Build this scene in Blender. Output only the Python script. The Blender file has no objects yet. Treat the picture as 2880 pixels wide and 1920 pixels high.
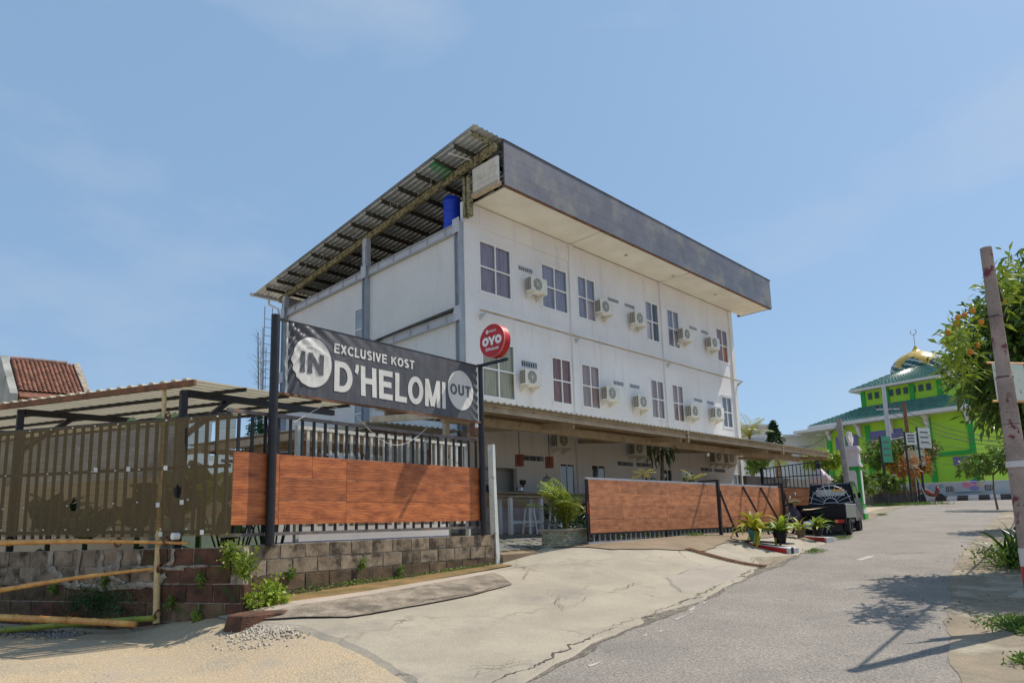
import bpy, bmesh, math, random
import numpy as np
from mathutils import Vector, Matrix, geometry
from mathutils import noise as mnoise
rad = math.radians
SC = bpy.context.scene
COL = SC.collection
random.seed(7)
rng = np.random.default_rng(5)

# ------------------------------------------------------------------ camera
# world axes: X runs along the street front of the hotel, Y goes into the plot, Z up; eye at z = 0
FPX, CX, CY, PITCH, ROLL, YAW = 1906.75, 1442.2, 1177.6, .155885, -.028853, .779851
_cp, _sp, _c, _s = math.cos(PITCH), math.sin(PITCH), math.cos(ROLL), math.sin(ROLL)
_B = np.array([[math.sin(YAW), -math.cos(YAW), 0], [math.cos(YAW), math.sin(YAW), 0], [0, 0, 1]])
MC = np.array([[_c, -_s, 0], [_s, _c, 0], [0, 0, 1]]) @ np.array([[1, 0, 0], [0, _sp, -_cp], [0, _cp, _sp]]) @ _B
RT, FW = _B[0], _B[1]
cam_d = bpy.data.cameras.new('camera')
cam = bpy.data.objects.new('camera', cam_d)
COL.objects.link(cam)
cm = Matrix.Identity(4)
for i in range(3):
    cm[i][0], cm[i][1], cm[i][2] = MC[0][i], -MC[1][i], -MC[2][i]
cam.matrix_world = cm
cam_d.sensor_width = 36
cam_d.lens = FPX / 2880 * 36
cam_d.shift_x = (1440 - CX) / 2880
cam_d.shift_y = (CY - 960) / 2880
cam_d.clip_start, cam_d.clip_end = .1, 3000
SC.camera = cam

# ------------------------------------------------------------------ light
SUN_AZ, SUN_EL = rad(-16.5), rad(54)       # azimuth from +X
SKY_STRENGTH, SUN_STRENGTH, EXPOSURE = .15, 2.95, .72
world = bpy.data.worlds.new('World')
SC.world = world
world.use_nodes = True
nt = world.node_tree
nt.nodes.clear()
w_out = nt.nodes.new('ShaderNodeOutputWorld')
w_bg = nt.nodes.new('ShaderNodeBackground')
w_sky = nt.nodes.new('ShaderNodeTexSky')
w_sky.sky_type = 'NISHITA'
w_sky.sun_disc = False
w_sky.sun_elevation = SUN_EL
w_sky.sun_rotation = math.pi / 2 - SUN_AZ
w_sky.air_density, w_sky.dust_density, w_sky.ozone_density = 1.0, .8, 2.0
w_bg.inputs[1].default_value = SKY_STRENGTH
tc = nt.nodes.new('ShaderNodeTexCoord')
mp = nt.nodes.new('ShaderNodeMapping')
mp.inputs['Scale'].default_value = (1, 1, 2.6)
n1 = nt.nodes.new('ShaderNodeTexNoise')
n1.inputs['Scale'].default_value = 2.3
n1.inputs['Detail'].default_value = 9
n1.inputs['Roughness'].default_value = .55
cr = nt.nodes.new('ShaderNodeValToRGB')
cr.color_ramp.elements[0].position = .50
cr.color_ramp.elements[1].position = .80
cr.color_ramp.elements[1].color = (.5, .5, .5, 1)
evn = nt.nodes.new('ShaderNodeMixRGB')
evn.inputs[0].default_value = .82
evn.inputs[2].default_value = (1.0, 1.62, 2.44, 1)
mx = nt.nodes.new('ShaderNodeMixRGB')
mx.inputs[2].default_value = (2.2, 2.55, 3.05, 1)
tint = nt.nodes.new('ShaderNodeMixRGB')
tint.blend_type = 'MULTIPLY'
tint.inputs[0].default_value = 1
tint.inputs[2].default_value = (1, 1, 1, 1)
L = nt.links.new
L(tc.outputs['Generated'], mp.inputs[0]); L(mp.outputs[0], n1.inputs['Vector'])
L(n1.outputs['Fac'], cr.inputs[0]); L(w_sky.outputs[0], tint.inputs[1])
L(tint.outputs[0], evn.inputs[1]); L(evn.outputs[0], mx.inputs[1]); L(cr.outputs[0], mx.inputs[0])
L(mx.outputs[0], w_bg.inputs[0]); L(w_bg.outputs[0], w_out.inputs[0])
sd = bpy.data.lights.new('sun', 'SUN')
sd.energy = SUN_STRENGTH
sd.angle = rad(.5)
sd.color = (1, .93, .82)
sun = bpy.data.objects.new('sun', sd)
COL.objects.link(sun)
SUNV = Vector((math.cos(SUN_AZ) * math.cos(SUN_EL), math.sin(SUN_AZ) * math.cos(SUN_EL), math.sin(SUN_EL)))
sun.rotation_euler = SUNV.to_track_quat('Z', 'Y').to_euler()
SC.view_settings.view_transform = 'Standard'
SC.view_settings.look = 'None'
SC.view_settings.exposure = EXPOSURE
SC.view_settings.gamma = 1
SC.view_settings.use_curve_mapping = False

# ------------------------------------------------------------------ survey helpers
def ray(x, y):
    return MC.T @ np.array([(x - CX) / FPX, (y - CY) / FPX, 1.])
def at(x, y, D):                     # point seen there at forward distance D
    d = ray(x, y); return d * D / (d @ FW)
def on_y(x, y, Y):
    d = ray(x, y); return d * Y / d[1]
def on_x(x, y, X):
    d = ray(x, y); return d * X / d[0]
def W(r, f, z):
    return np.array([RT[0] * r + FW[0] * f, RT[1] * r + FW[1] * f, z])
YE = np.array([(-30, 0), (-6, 3), (4.4, 4.41), (6.3, 4.91), (9, 5.26), (10.85, 5.72), (13.6, 6.12), (18.5, 7.16), (28, 9.12), (36.8, 10.65), (46, 12.1), (70, 16)])
YR = np.array([(-30, -9), (0, -1.2), (7.5, 1.24), (8.9, 1.55), (13, 2.44), (17.5, 3.17), (37, 5.6), (52, 6.5), (70, 8)])
HH = np.array([(-5, 0), (2.8, 0), (3.7, .26), (4.2, .31), (8.9, .27), (10, .38), (11.2, .46), (16, .36), (19, .2), (21, .05), (24, 0), (60, 0)])
def G(X, Y):
    X = np.asarray(X, float); Y = np.asarray(Y, float)
    f = FW[0] * X + FW[1] * Y
    z = -1.7 + .054 * np.clip(f, -20, 46)
    e = np.interp(X, YE[:, 0], YE[:, 1])
    t = np.clip((Y - e) / np.maximum(9 - e, .5), 0, 1)
    return z + np.interp(X, HH[:, 0], HH[:, 1]) * t * t * (3 - 2 * t)
def g(X, Y): return float(G(X, Y))
def gp(x, y):
    d = ray(x, y); k = np.linspace(2, 90, 9000)
    P = d[None] * k[:, None]
    i = int(np.argmax(P[:, 2] < G(P[:, 0], P[:, 1])))
    return P[i]

# ------------------------------------------------------------------ objects
OFF = {}
def tag(o, label=None, cat=None, group=None, kind=None):
    if label: o['label'] = label
    if cat: o['category'] = cat
    if group: o['group'] = group
    if kind: o['kind'] = kind
    return o
def thing(name, label, cat, loc=(0, 0, 0), rz=0, group=None):
    o = bpy.data.objects.new(name, None)
    COL.objects.link(o)
    o.location = loc; o.rotation_euler = (0, 0, rz)
    o.empty_display_size = .2
    OFF[o.name] = Vector(loc)
    return tag(o, label, cat, group)
def link_mesh(name, me, parent=None, M=None, local=False, label=None, kind=None):
    """world-space mesh unless local; M places a shared mesh"""
    o = bpy.data.objects.new(name, me)
    COL.objects.link(o)
    off = Vector((0, 0, 0))
    if parent is not None:
        o.parent = parent
        off = OFF.get(parent.name, off)
    if M is not None:
        o.matrix_local = Matrix.Translation(-off) @ M
        OFF[o.name] = M.translation.copy()
    elif local:
        OFF[o.name] = off.copy()
    else:
        o.location = -off
        OFF[o.name] = Vector((0, 0, 0))
    if label: o['label'] = label
    if kind: o['kind'] = kind
    return o
def dup(root, loc=None, rz=None, label=None, M=None):
    r = root.copy(); COL.objects.link(r)
    if loc is not None: r.location = loc
    if rz is not None: r.rotation_euler = (0, 0, rz)
    if label: r['label'] = label
    for ch in root.children:
        c = ch.copy(); COL.objects.link(c); c.parent = r
        for gch in ch.children:
            d = gch.copy(); COL.objects.link(d); d.parent = c
    return r

class MB:
    def __init__(s): s.v = []; s.f = []; s.m = []; s.mats = []
    def mat(s, m):
        if m not in s.mats: s.mats.append(m)
        return s.mats.index(m)
    def add(s, vs, fs, m=None):
        b = len(s.v); s.v += [tuple(map(float, v)) for v in vs]
        s.f += [tuple(b + i for i in f) for f in fs]
        s.m += [s.mat(m) if m else 0] * len(fs)
        return s
    def box(s, x0, x1, y0, y1, z0, z1, m=None):
        vs = [(x, y, z) for z in (z0, z1) for y in (y0, y1) for x in (x0, x1)]
        return s.add(vs, [(0, 2, 3, 1), (4, 5, 7, 6), (0, 1, 5, 4), (2, 6, 7, 3), (0, 4, 6, 2), (1, 3, 7, 5)], m)
    def beam(s, p, q, w, h, up=(0, 0, 1), m=None):
        p = Vector(p); q = Vector(q); d = (q - p).normalized(); up = Vector(up)
        if abs(d.dot(up)) > .98: up = Vector((1, 0, 0))
        a = d.cross(up).normalized() * w / 2; b = a.cross(d).normalized() * h / 2
        vs = [p - a - b, p + a - b, p - a + b, p + a + b, q - a - b, q + a - b, q - a + b, q + a + b]
        return s.add(vs, [(0, 2, 3, 1), (4, 5, 7, 6), (0, 1, 5, 4), (2, 6, 7, 3), (0, 4, 6, 2), (1, 3, 7, 5)], m)
    def tube(s, pts, r, n=8, m=None, cap=True):
        pts = [Vector(p) for p in pts]
        if not hasattr(r, '__len__'): r = [r] * len(pts)
        rings = []; ref = Vector((.31, .17, 1)).normalized()
        for i, p in enumerate(pts):
            d = (pts[min(i + 1, len(pts) - 1)] - pts[max(i - 1, 0)]).normalized()
            if abs(d.dot(ref)) > .95: ref = Vector((1, .2, .1)).normalized()
            a = d.cross(ref).normalized(); b = d.cross(a)
            rings.append([p + (a * math.cos(6.28318 * k / n) + b * math.sin(6.28318 * k / n)) * r[i] for k in range(n)])
        vs = [v for R in rings for v in R]; fs = []
        for i in range(len(pts) - 1):
            for k in range(n):
                k2 = (k + 1) % n
                fs.append((i * n + k, i * n + k2, (i + 1) * n + k2, (i + 1) * n + k))
        if cap:
            fs.append(tuple(range(n))); fs.append(tuple(reversed(range((len(pts) - 1) * n, len(pts) * n))))
        return s.add(vs, fs, m)
    def lathe(s, prof, c=(0, 0, 0), n=20, m=None, ang=None):
        vs = []; c = Vector(c)
        for (r, z) in prof:
            for k in range(n):
                t = 6.28318 * (k + .5) / n
                vs.append(c + Vector((r * math.cos(t), r * math.sin(t), z)))
        fs = []
        for i in range(len(prof) - 1):
            for k in range(n):
                k2 = (k + 1) % n
                fs.append((i * n + k, i * n + k2, (i + 1) * n + k2, (i + 1) * n + k))
        fs.append(tuple(reversed(range(n)))); fs.append(tuple(range((len(prof) - 1) * n, len(prof) * n)))
        return s.add(vs, fs, m)
    def prism(s, poly, a, b, axis='y', m=None):   # poly of 2D points extruded a..b along axis
        n = len(poly)
        def pt(p, t): return {'y': (p[0], t, p[1]), 'x': (t, p[0], p[1]), 'z': (p[0], p[1], t)}[axis]
        vs = [pt(p, a) for p in poly] + [pt(p, b) for p in poly]
        fs = [tuple(range(n)), tuple(reversed(range(n, 2 * n)))] + [(i, (i + 1) % n + 0, n + (i + 1) % n, n + i) for i in range(n)]
        return s.add(vs, fs, m)
    def mesh(s, name, m=None, bevel=0, smooth=False, fixn=True):
        me = bpy.data.meshes.new(name)
        me.from_pydata(s.v, [], s.f)
        if m: me.materials.append(m)
        else:
            for q in s.mats: me.materials.append(q)
        if not m and len(s.mats) > 1: me.polygons.foreach_set('material_index', s.m)
        if fixn or bevel:
            bm = bmesh.new(); bm.from_mesh(me)
            if bevel:
                bmesh.ops.bevel(bm, geom=[e for e in bm.edges], offset=bevel, segments=1, affect='EDGES')
            bmesh.ops.recalc_face_normals(bm, faces=bm.faces)
            bm.to_mesh(me); bm.free()
        if smooth:
            me.polygons.foreach_set('use_smooth', [True] * len(me.polygons))
        return me
    def build(s, name, m=None, parent=None, local=False, label=None, kind=None, **k):
        return link_mesh(name, s.mesh(name, m, **k), parent, None, local, label, kind)
def np_mesh(name, verts, faces, mat, smooth=False):
    """fast mesh: verts Nx3, faces MxK array"""
    me = bpy.data.meshes.new(name)
    verts = np.asarray(verts, np.float32); faces = np.asarray(faces, np.int32)
    me.vertices.add(len(verts)); me.vertices.foreach_set('co', verts.ravel())
    k = faces.shape[1]
    me.loops.add(faces.size); me.loops.foreach_set('vertex_index', faces.ravel())
    me.polygons.add(len(faces))
    me.polygons.foreach_set('loop_start', np.arange(0, faces.size, k, dtype=np.int32))
    try: me.polygons.foreach_set('loop_total', np.full(len(faces), k, np.int32))
    except Exception: pass
    if smooth: me.polygons.foreach_set('use_smooth', [True] * len(faces))
    if mat: me.materials.append(mat)
    me.update(calc_edges=True); me.validate()
    return me
def one(name, mb, m, label, cat, group=None, **k):
    """a top-level thing that is one mesh"""
    return tag(mb.build(name, m, None, **k), label, cat, group)
def frame_mat(o, u, w=(0, 0, 1)):
    u = Vector(u).normalized(); w = Vector(w).normalized(); v = w.cross(u).normalized(); w = u.cross(v)
    M = Matrix.Identity(4)
    for i in range(3): M[i][0], M[i][1], M[i][2], M[i][3] = u[i], v[i], w[i], o[i]
    return M

# ------------------------------------------------------------------ materials
def mat(name, col, col2=None, rough=.75, scale=2., lo=.35, hi=.65, bump=.15, bscale=60, objrand=0., metal=0., stain=None, st_scale=1.2, st_lo=.55, st_hi=.7, stretch=(1, 1, 1), coord='pos', detail=6, trans=0., spec=.4, bdist=.01, speck=.35, streak=None, crackle=None):
    m = bpy.data.materials.new(name); m.use_nodes = True
    t = m.node_tree; N = t.nodes; N.clear(); l = t.links.new
    out = N.new('ShaderNodeOutputMaterial'); bs = N.new('ShaderNodeBsdfPrincipled')
    bs.inputs['Roughness'].default_value = rough; bs.inputs['Metallic'].default_value = metal
    bs.inputs['Specular IOR Level'].default_value = spec
    if coord == 'pos':
        gmt = N.new('ShaderNodeNewGeometry'); src = gmt.outputs['Position']
    else:
        gmt = N.new('ShaderNodeTexCoord'); src = gmt.outputs['Object']
    mpn = N.new('ShaderNodeMapping'); mpn.inputs['Scale'].default_value = stretch; l(src, mpn.inputs[0]); vec = mpn.outputs[0]
    oi = None
    if objrand:
        oi = N.new('ShaderNodeObjectInfo')
        ad = N.new('ShaderNodeVectorMath'); ad.operation = 'MULTIPLY_ADD'
        cmb = N.new('ShaderNodeCombineXYZ'); l(oi.outputs['Random'], cmb.inputs[0]); l(oi.outputs['Random'], cmb.inputs[1])
        ad.inputs[1].default_value = (37, 91, 13); l(cmb.outputs[0], ad.inputs[0]); l(vec, ad.inputs[2]); vec = ad.outputs[0]
    c2 = col2 or tuple(c * .72 for c in col)
    nz = N.new('ShaderNodeTexNoise'); nz.inputs['Scale'].default_value = scale; nz.inputs['Detail'].default_value = detail; nz.inputs['Roughness'].default_value = .62
    l(vec, nz.inputs['Vector'])
    rp = N.new('ShaderNodeMapRange'); rp.inputs[1].default_value = lo; rp.inputs[2].default_value = hi; l(nz.outputs['Fac'], rp.inputs[0])
    mixc = N.new('ShaderNodeMixRGB'); mixc.inputs[1].default_value = (*c2, 1); mixc.inputs[2].default_value = (*col, 1); l(rp.outputs[0], mixc.inputs[0])
    cur = mixc.outputs[0]
    # fine speckle
    n3 = N.new('ShaderNodeTexNoise'); n3.inputs['Scale'].default_value = bscale; n3.inputs['Detail'].default_value = 4; l(vec, n3.inputs['Vector'])
    sp = N.new('ShaderNodeMixRGB'); sp.blend_type = 'OVERLAY'; sp.inputs[0].default_value = speck
    l(cur, sp.inputs[1]); l(n3.outputs['Fac'], sp.inputs[2]); cur = sp.outputs[0]
    if stain:
        n2 = N.new('ShaderNodeTexNoise'); n2.inputs['Scale'].default_value = st_scale; n2.inputs['Detail'].default_value = 9; n2.inputs['Roughness'].default_value = .68; l(vec, n2.inputs['Vector'])
        r2 = N.new('ShaderNodeMapRange'); r2.inputs[1].default_value = st_lo; r2.inputs[2].default_value = st_hi; l(n2.outputs['Fac'], r2.inputs[0])
        mz = N.new('ShaderNodeMixRGB'); mz.inputs[2].default_value = (*stain, 1); l(cur, mz.inputs[1]); l(r2.outputs[0], mz.inputs[0]); cur = mz.outputs[0]
    if streak:
        ms_ = N.new('ShaderNodeMapping'); ms_.inputs['Scale'].default_value = (1.7, 1.7, .28); l(vec, ms_.inputs[0])
        n4 = N.new('ShaderNodeTexNoise'); n4.inputs['Scale'].default_value = 1.4; n4.inputs['Detail'].default_value = 7; n4.inputs['Roughness'].default_value = .7; l(ms_.outputs[0], n4.inputs['Vector'])
        r4 = N.new('ShaderNodeMapRange'); r4.inputs[1].default_value = .54; r4.inputs[2].default_value = .74; r4.inputs[4].default_value = streak[1]; l(n4.outputs['Fac'], r4.inputs[0])
        m4 = N.new('ShaderNodeMixRGB'); m4.inputs[2].default_value = (*streak[0], 1); l(cur, m4.inputs[1]); l(r4.outputs[0], m4.inputs[0]); cur = m4.outputs[0]
    if crackle:
        n5 = N.new('ShaderNodeTexNoise'); n5.inputs['Scale'].default_value = 1.7; n5.inputs['Detail'].default_value = 6; l(vec, n5.inputs['Vector'])
        a5 = N.new('ShaderNodeVectorMath'); a5.operation = 'MULTIPLY_ADD'; a5.inputs[1].default_value = (.9, .9, .9); l(n5.outputs['Color'], a5.inputs[0]); l(vec, a5.inputs[2])
        v5 = N.new('ShaderNodeTexVoronoi'); v5.feature = 'DISTANCE_TO_EDGE'; v5.inputs['Scale'].default_value = crackle[0]; l(a5.outputs[0], v5.inputs['Vector'])
        r5 = N.new('ShaderNodeMapRange'); r5.inputs[1].default_value = 0; r5.inputs[2].default_value = crackle[1]; r5.inputs[3].default_value = crackle[3]; r5.inputs[4].default_value = 0; l(v5.outputs['Distance'], r5.inputs[0])
        g5 = N.new('ShaderNodeMath'); g5.operation = 'MULTIPLY'; g6 = N.new('ShaderNodeMapRange'); g6.inputs[1].default_value = .45; g6.inputs[2].default_value = .6; l(nz.outputs['Fac'], g6.inputs[0]); l(r5.outputs[0], g5.inputs[0]); l(g6.outputs[0], g5.inputs[1])
        m5 = N.new('ShaderNodeMixRGB'); m5.inputs[2].default_value = (*crackle[2], 1); l(cur, m5.inputs[1]); l(g5.outputs[0], m5.inputs[0]); cur = m5.outputs[0]
    if objrand:
        hs = N.new('ShaderNodeHueSaturation'); mr = N.new('ShaderNodeMapRange'); mr.inputs[3].default_value = 1 - objrand; mr.inputs[4].default_value = 1 + objrand
        l(oi.outputs['Random'], mr.inputs[0]); l(mr.outputs[0], hs.inputs['Value']); l(cur, hs.inputs['Color']); cur = hs.outputs[0]
    l(cur, bs.inputs['Base Color'])
    if bump:
        bp = N.new('ShaderNodeBump'); bp.inputs['Strength'].default_value = bump; bp.inputs['Distance'].default_value = bdist
        l(n3.outputs['Fac'], bp.inputs['Height']); l(bp.outputs[0], bs.inputs['Normal'])
    if trans:
        tl = N.new('ShaderNodeBsdfTranslucent'); ms = N.new('ShaderNodeMixShader'); ms.inputs[0].default_value = trans
        l(cur, tl.inputs[0]); l(bs.outputs[0], ms.inputs[1]); l(tl.outputs[0], ms.inputs[2]); l(ms.outputs[0], out.inputs[0])
    else: l(bs.outputs[0], out.inputs[0])
    return m
def wood_mat(name, c1, c2, objrand=.1, sx=2.0, sz=9):
    """printed wood grain running along X"""
    m = bpy.data.materials.new(name); m.use_nodes = True
    t = m.node_tree; N = t.nodes; l = t.links.new; bs = N['Principled BSDF']
    bs.inputs['Roughness'].default_value = .5
    tc_ = N.new('ShaderNodeTexCoord'); oi = N.new('ShaderNodeObjectInfo')
    cmb = N.new('ShaderNodeCombineXYZ'); l(oi.outputs['Random'], cmb.inputs[0]); l(oi.outputs['Random'], cmb.inputs[2])
    ad = N.new('ShaderNodeVectorMath'); ad.operation = 'MULTIPLY_ADD'; ad.inputs[1].default_value = (53, 1, 71); l(cmb.outputs[0], ad.inputs[0]); l(tc_.outputs['Object'], ad.inputs[2])
    mpn = N.new('ShaderNodeMapping'); mpn.inputs['Scale'].default_value = (sx, 1, sz); l(ad.outputs[0], mpn.inputs[0])
    wv = N.new('ShaderNodeTexWave'); wv.bands_direction = 'Z'; wv.inputs['Scale'].default_value = .9; wv.inputs['Distortion'].default_value = 14; wv.inputs['Detail'].default_value = 3; wv.inputs['Detail Scale'].default_value = .7
    l(mpn.outputs[0], wv.inputs['Vector'])
    nz = N.new('ShaderNodeTexNoise'); nz.inputs['Scale'].default_value = 2.2; nz.inputs['Detail'].default_value = 8; nz.inputs['Roughness'].default_value = .6
    mp2 = N.new('ShaderNodeMapping'); mp2.inputs['Scale'].default_value = (1.3, 1, 4.0); l(ad.outputs[0], mp2.inputs[0]); l(mp2.outputs[0], nz.inputs['Vector'])
    mx1 = N.new('ShaderNodeMixRGB'); mx1.inputs[1].default_value = (*c1, 1); mx1.inputs[2].default_value = (*c2, 1)
    r1 = N.new('ShaderNodeMapRange'); r1.inputs[1].default_value = .5; r1.inputs[2].default_value = 1.; r1.inputs[4].default_value = .42; l(wv.outputs['Fac'], r1.inputs[0]); l(r1.outputs[0], mx1.inputs[0])
    r2 = N.new('ShaderNodeMapRange'); r2.inputs[1].default_value = .40; r2.inputs[2].default_value = .68; r2.inputs[4].default_value = .9; l(nz.outputs['Fac'], r2.inputs[0])
    mx2 = N.new('ShaderNodeMixRGB'); mx2.inputs[2].default_value = (*[a * .75 for a in c2], 1); l(mx1.outputs[0], mx2.inputs[1]); l(r2.outputs[0], mx2.inputs[0])
    l(mx2.outputs[0], bs.inputs['Base Color'])
    hs = N.new('ShaderNodeHueSaturation'); mr = N.new('ShaderNodeMapRange'); mr.inputs[3].default_value = .80; mr.inputs[4].default_value = 1.12; l(oi.outputs['Random'], mr.inputs[0]); l(mr.outputs[0], hs.inputs['Value']); l(mx2.outputs[0], hs.inputs['Color']); l(hs.outputs[0], bs.inputs['Base Color'])
    bp = N.new('ShaderNodeBump'); bp.inputs['Strength'].default_value = .25; bp.inputs['Distance'].default_value = .004; l(wv.outputs['Fac'], bp.inputs['Height']); l(bp.outputs[0], bs.inputs['Normal'])
    return m
def plain(name, col, rough=.5, metal=0., spec=.5, emit=None):
    m = bpy.data.materials.new(name); m.use_nodes = True
    b = m.node_tree.nodes['Principled BSDF']
    b.inputs['Base Color'].default_value = (*col, 1); b.inputs['Roughness'].default_value = rough; b.inputs['Metallic'].default_value = metal; b.inputs['Specular IOR Level'].default_value = spec
    return m
def glass_mat(name, tintc, refl=.14, rough=.03):
    m = bpy.data.materials.new(name); m.use_nodes = True
    t = m.node_tree; N = t.nodes; N.clear(); l = t.links.new
    out = N.new('ShaderNodeOutputMaterial'); tr = N.new('ShaderNodeBsdfTransparent'); gl = N.new('ShaderNodeBsdfGlossy'); ms = N.new('ShaderNodeMixShader')
    tr.inputs[0].default_value = (*tintc, 1); gl.inputs['Roughness'].default_value = rough
    fr = N.new('ShaderNodeFresnel'); fr.inputs[0].default_value = 1.5
    mr = N.new('ShaderNodeMath'); mr.operation = 'ADD'; mr.inputs[1].default_value = refl; mr.use_clamp = True
    l(fr.outputs[0], mr.inputs[0]); l(mr.outputs[0], ms.inputs[0]); l(tr.outputs[0], ms.inputs[1]); l(gl.outputs[0], ms.inputs[2]); l(ms.outputs[0], out.inputs[0])
    return m
def cloth_mat(name, col, see=.4):
    m = bpy.data.materials.new(name); m.use_nodes = True
    t = m.node_tree; N = t.nodes; N.clear(); l = t.links.new
    out = N.new('ShaderNodeOutputMaterial'); tr = N.new('ShaderNodeBsdfTransparent'); df = N.new('ShaderNodeBsdfPrincipled'); ms = N.new('ShaderNodeMixShader')
    tr.inputs[0].default_value = (.95, .9, .78, 1)
    df.inputs['Roughness'].default_value = .85; df.inputs['Specular IOR Level'].default_value = .15
    tcn = N.new('ShaderNodeTexCoord'); mpn = N.new('ShaderNodeMapping'); mpn.inputs['Scale'].default_value = (.6, .6, 60); l(tcn.outputs['Object'], mpn.inputs[0])
    nz = N.new('ShaderNodeTexNoise'); nz.inputs['Scale'].default_value = 1.5; nz.inputs['Detail'].default_value = 5; l(mpn.outputs[0], nz.inputs[0])
    n2 = N.new('ShaderNodeTexNoise'); n2.inputs['Scale'].default_value = 1.3; l(tcn.outputs['Object'], n2.inputs[0])
    mc = N.new('ShaderNodeMixRGB'); mc.inputs[1].default_value = (*[c * .6 for c in col], 1); mc.inputs[2].default_value = (*[c * 1.5 for c in col], 1); l(nz.outputs[0], mc.inputs[0])
    l(mc.outputs[0], df.inputs['Base Color'])
    r = N.new('ShaderNodeMapRange'); r.inputs[1].default_value = .3; r.inputs[2].default_value = .7; r.inputs[3].default_value = see - .1; r.inputs[4].default_value = see + .1; l(nz.outputs[0], r.inputs[0]); l(r.outputs[0], ms.inputs[0])
    l(df.outputs[0], ms.inputs[1]); l(tr.outputs[0], ms.inputs[2]); l(ms.outputs[0], out.inputs[0])
    return m

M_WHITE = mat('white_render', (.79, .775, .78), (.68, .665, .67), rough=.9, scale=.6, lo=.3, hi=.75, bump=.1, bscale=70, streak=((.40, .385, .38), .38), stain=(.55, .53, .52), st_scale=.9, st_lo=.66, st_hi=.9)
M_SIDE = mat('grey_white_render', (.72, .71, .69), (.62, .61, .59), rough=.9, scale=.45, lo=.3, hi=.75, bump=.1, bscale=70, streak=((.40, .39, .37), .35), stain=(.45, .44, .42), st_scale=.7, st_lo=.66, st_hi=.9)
M_WALLCREAM = mat('cream_render', (.74, .73, .70), (.66, .65, .61), rough=.9, scale=.7, stain=(.4, .38, .34), st_scale=1.1, st_lo=.68, st_hi=.85)
M_SOFFIT = mat('cream_soffit', (.80, .77, .70), (.70, .66, .58), rough=.9, scale=.8, stain=(.5, .42, .33), st_scale=1.5, st_lo=.68, st_hi=.85)
M_STEEL = mat('painted_steel', (.36, .40, .46), (.28, .31, .36), rough=.6, scale=1.5, stain=(.45, .38, .32), st_scale=3, st_lo=.64, st_hi=.75)
M_STEELL = mat('light_steel', (.50, .52, .56), (.42, .44, .48), rough=.6, scale=1.5, stain=(.4, .35, .3), st_scale=3, st_lo=.66, st_hi=.75)
M_YSTEEL = mat('yellowed_steel', (.36, .32, .19), (.19, .17, .09), rough=.8, scale=5, lo=.4, hi=.6, stain=(.05, .05, .03), st_scale=9, st_lo=.5, st_hi=.58)
M_FASCIA = mat('grey_cladding', (.155, .16, .195), (.10, .105, .135), rough=.45, scale=1.1, lo=.35, hi=.7, bump=.03, bscale=150, stain=(.26, .25, .20), st_scale=.8, st_lo=.5, st_hi=.72, detail=10)
M_ZINC = mat('zinc_sheet', (.62, .68, .74), (.42, .46, .50), rough=.42, metal=.55, scale=1.5, bump=.05, stain=(.2, .17, .14), st_scale=2.5, st_lo=.62, st_hi=.75)
M_PURLIN = mat('dark_channel', (.07, .07, .055), (.03, .03, .025), rough=.7, scale=5, stain=(.2, .1, .04), st_scale=7, st_lo=.6, st_hi=.7)
M_DARK = mat('dark_interior', (.045, .045, .045), (.03, .03, .03), rough=.95)  # near-black colour stands in for the shade inside the hotel
M_CREAMSHEET = mat('cream_roof_sheet', (.62, .58, .47), (.52, .48, .38), rough=.6, scale=1.2, bump=.05, stain=(.36, .30, .22), st_scale=2.2, st_lo=.6, st_hi=.75)
M_CREAMTRANS = mat('cream_translucent_sheet', (.66, .60, .46), (.56, .50, .38), rough=.6, scale=1.2, bump=.05, stain=(.36, .30, .22), st_scale=2.2, st_lo=.6, st_hi=.75, trans=.35)  # translucency added to brighten the carport roof seen from below
M_BEAM = mat('tan_steel_channel', (.50, .40, .28), (.36, .28, .19), rough=.75, scale=2.5, stain=(.12, .08, .05), st_scale=3.5, st_lo=.58, st_hi=.72)
M_BLACK = mat('black_painted_steel', (.025, .024, .03), (.015, .015, .018), rough=.42, scale=4, bump=.1, bscale=80, stain=(.10, .055, .035), st_scale=5, st_lo=.62, st_hi=.75)
M_RAIL = mat('weathered_grey_rail', (.20, .17, .16), (.10, .085, .08), rough=.6, scale=6, stain=(.30, .13, .05), st_scale=6, st_lo=.58, st_hi=.68)
M_RUST = mat('rusty_brown_steel', (.27, .12, .06), (.12, .06, .035), rough=.8, scale=6)
M_OLDWHITE = mat('flaking_white_paint', (.78, .78, .72), (.62, .63, .58), rough=.7, scale=6, stain=(.32, .17, .08), st_scale=7, st_lo=.57, st_hi=.64)
M_WOOD = wood_mat('orange_wood_board', (.60, .185, .055), (.27, .06, .018))
M_WOOD2 = wood_mat('orange_wood_board_gate', (.62, .25, .105), (.36, .115, .045))
M_BLOCK = mat('concrete_block', (.37, .285, .20), (.22, .165, .11), rough=.95, scale=4, bump=.7, bscale=70, objrand=.12, stain=(.06, .045, .03), st_scale=3.5, st_lo=.46, st_hi=.62, bdist=.02)
M_BLOCKB = mat('mossy_brown_block', (.20, .13, .075), (.08, .052, .03), rough=.95, scale=6, bump=.8, bscale=70, objrand=.2, stain=(.07, .09, .02), st_scale=5, st_lo=.58, st_hi=.68, bdist=.02)
M_BLOCKR = mat('red_brown_block', (.17, .075, .045), (.06, .034, .022), rough=.95, scale=5, bump=.8, bscale=70, objrand=.2, stain=(.06, .085, .02), st_scale=3.5, st_lo=.56, st_hi=.66, bdist=.02)
M_MORTAR = mat('pale_mortar', (.46, .40, .33), (.24, .20, .15), rough=.95, scale=7, bump=.8, bscale=60, stain=(.08, .06, .04), st_scale=4, st_lo=.52, st_hi=.66, bdist=.02)
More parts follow.
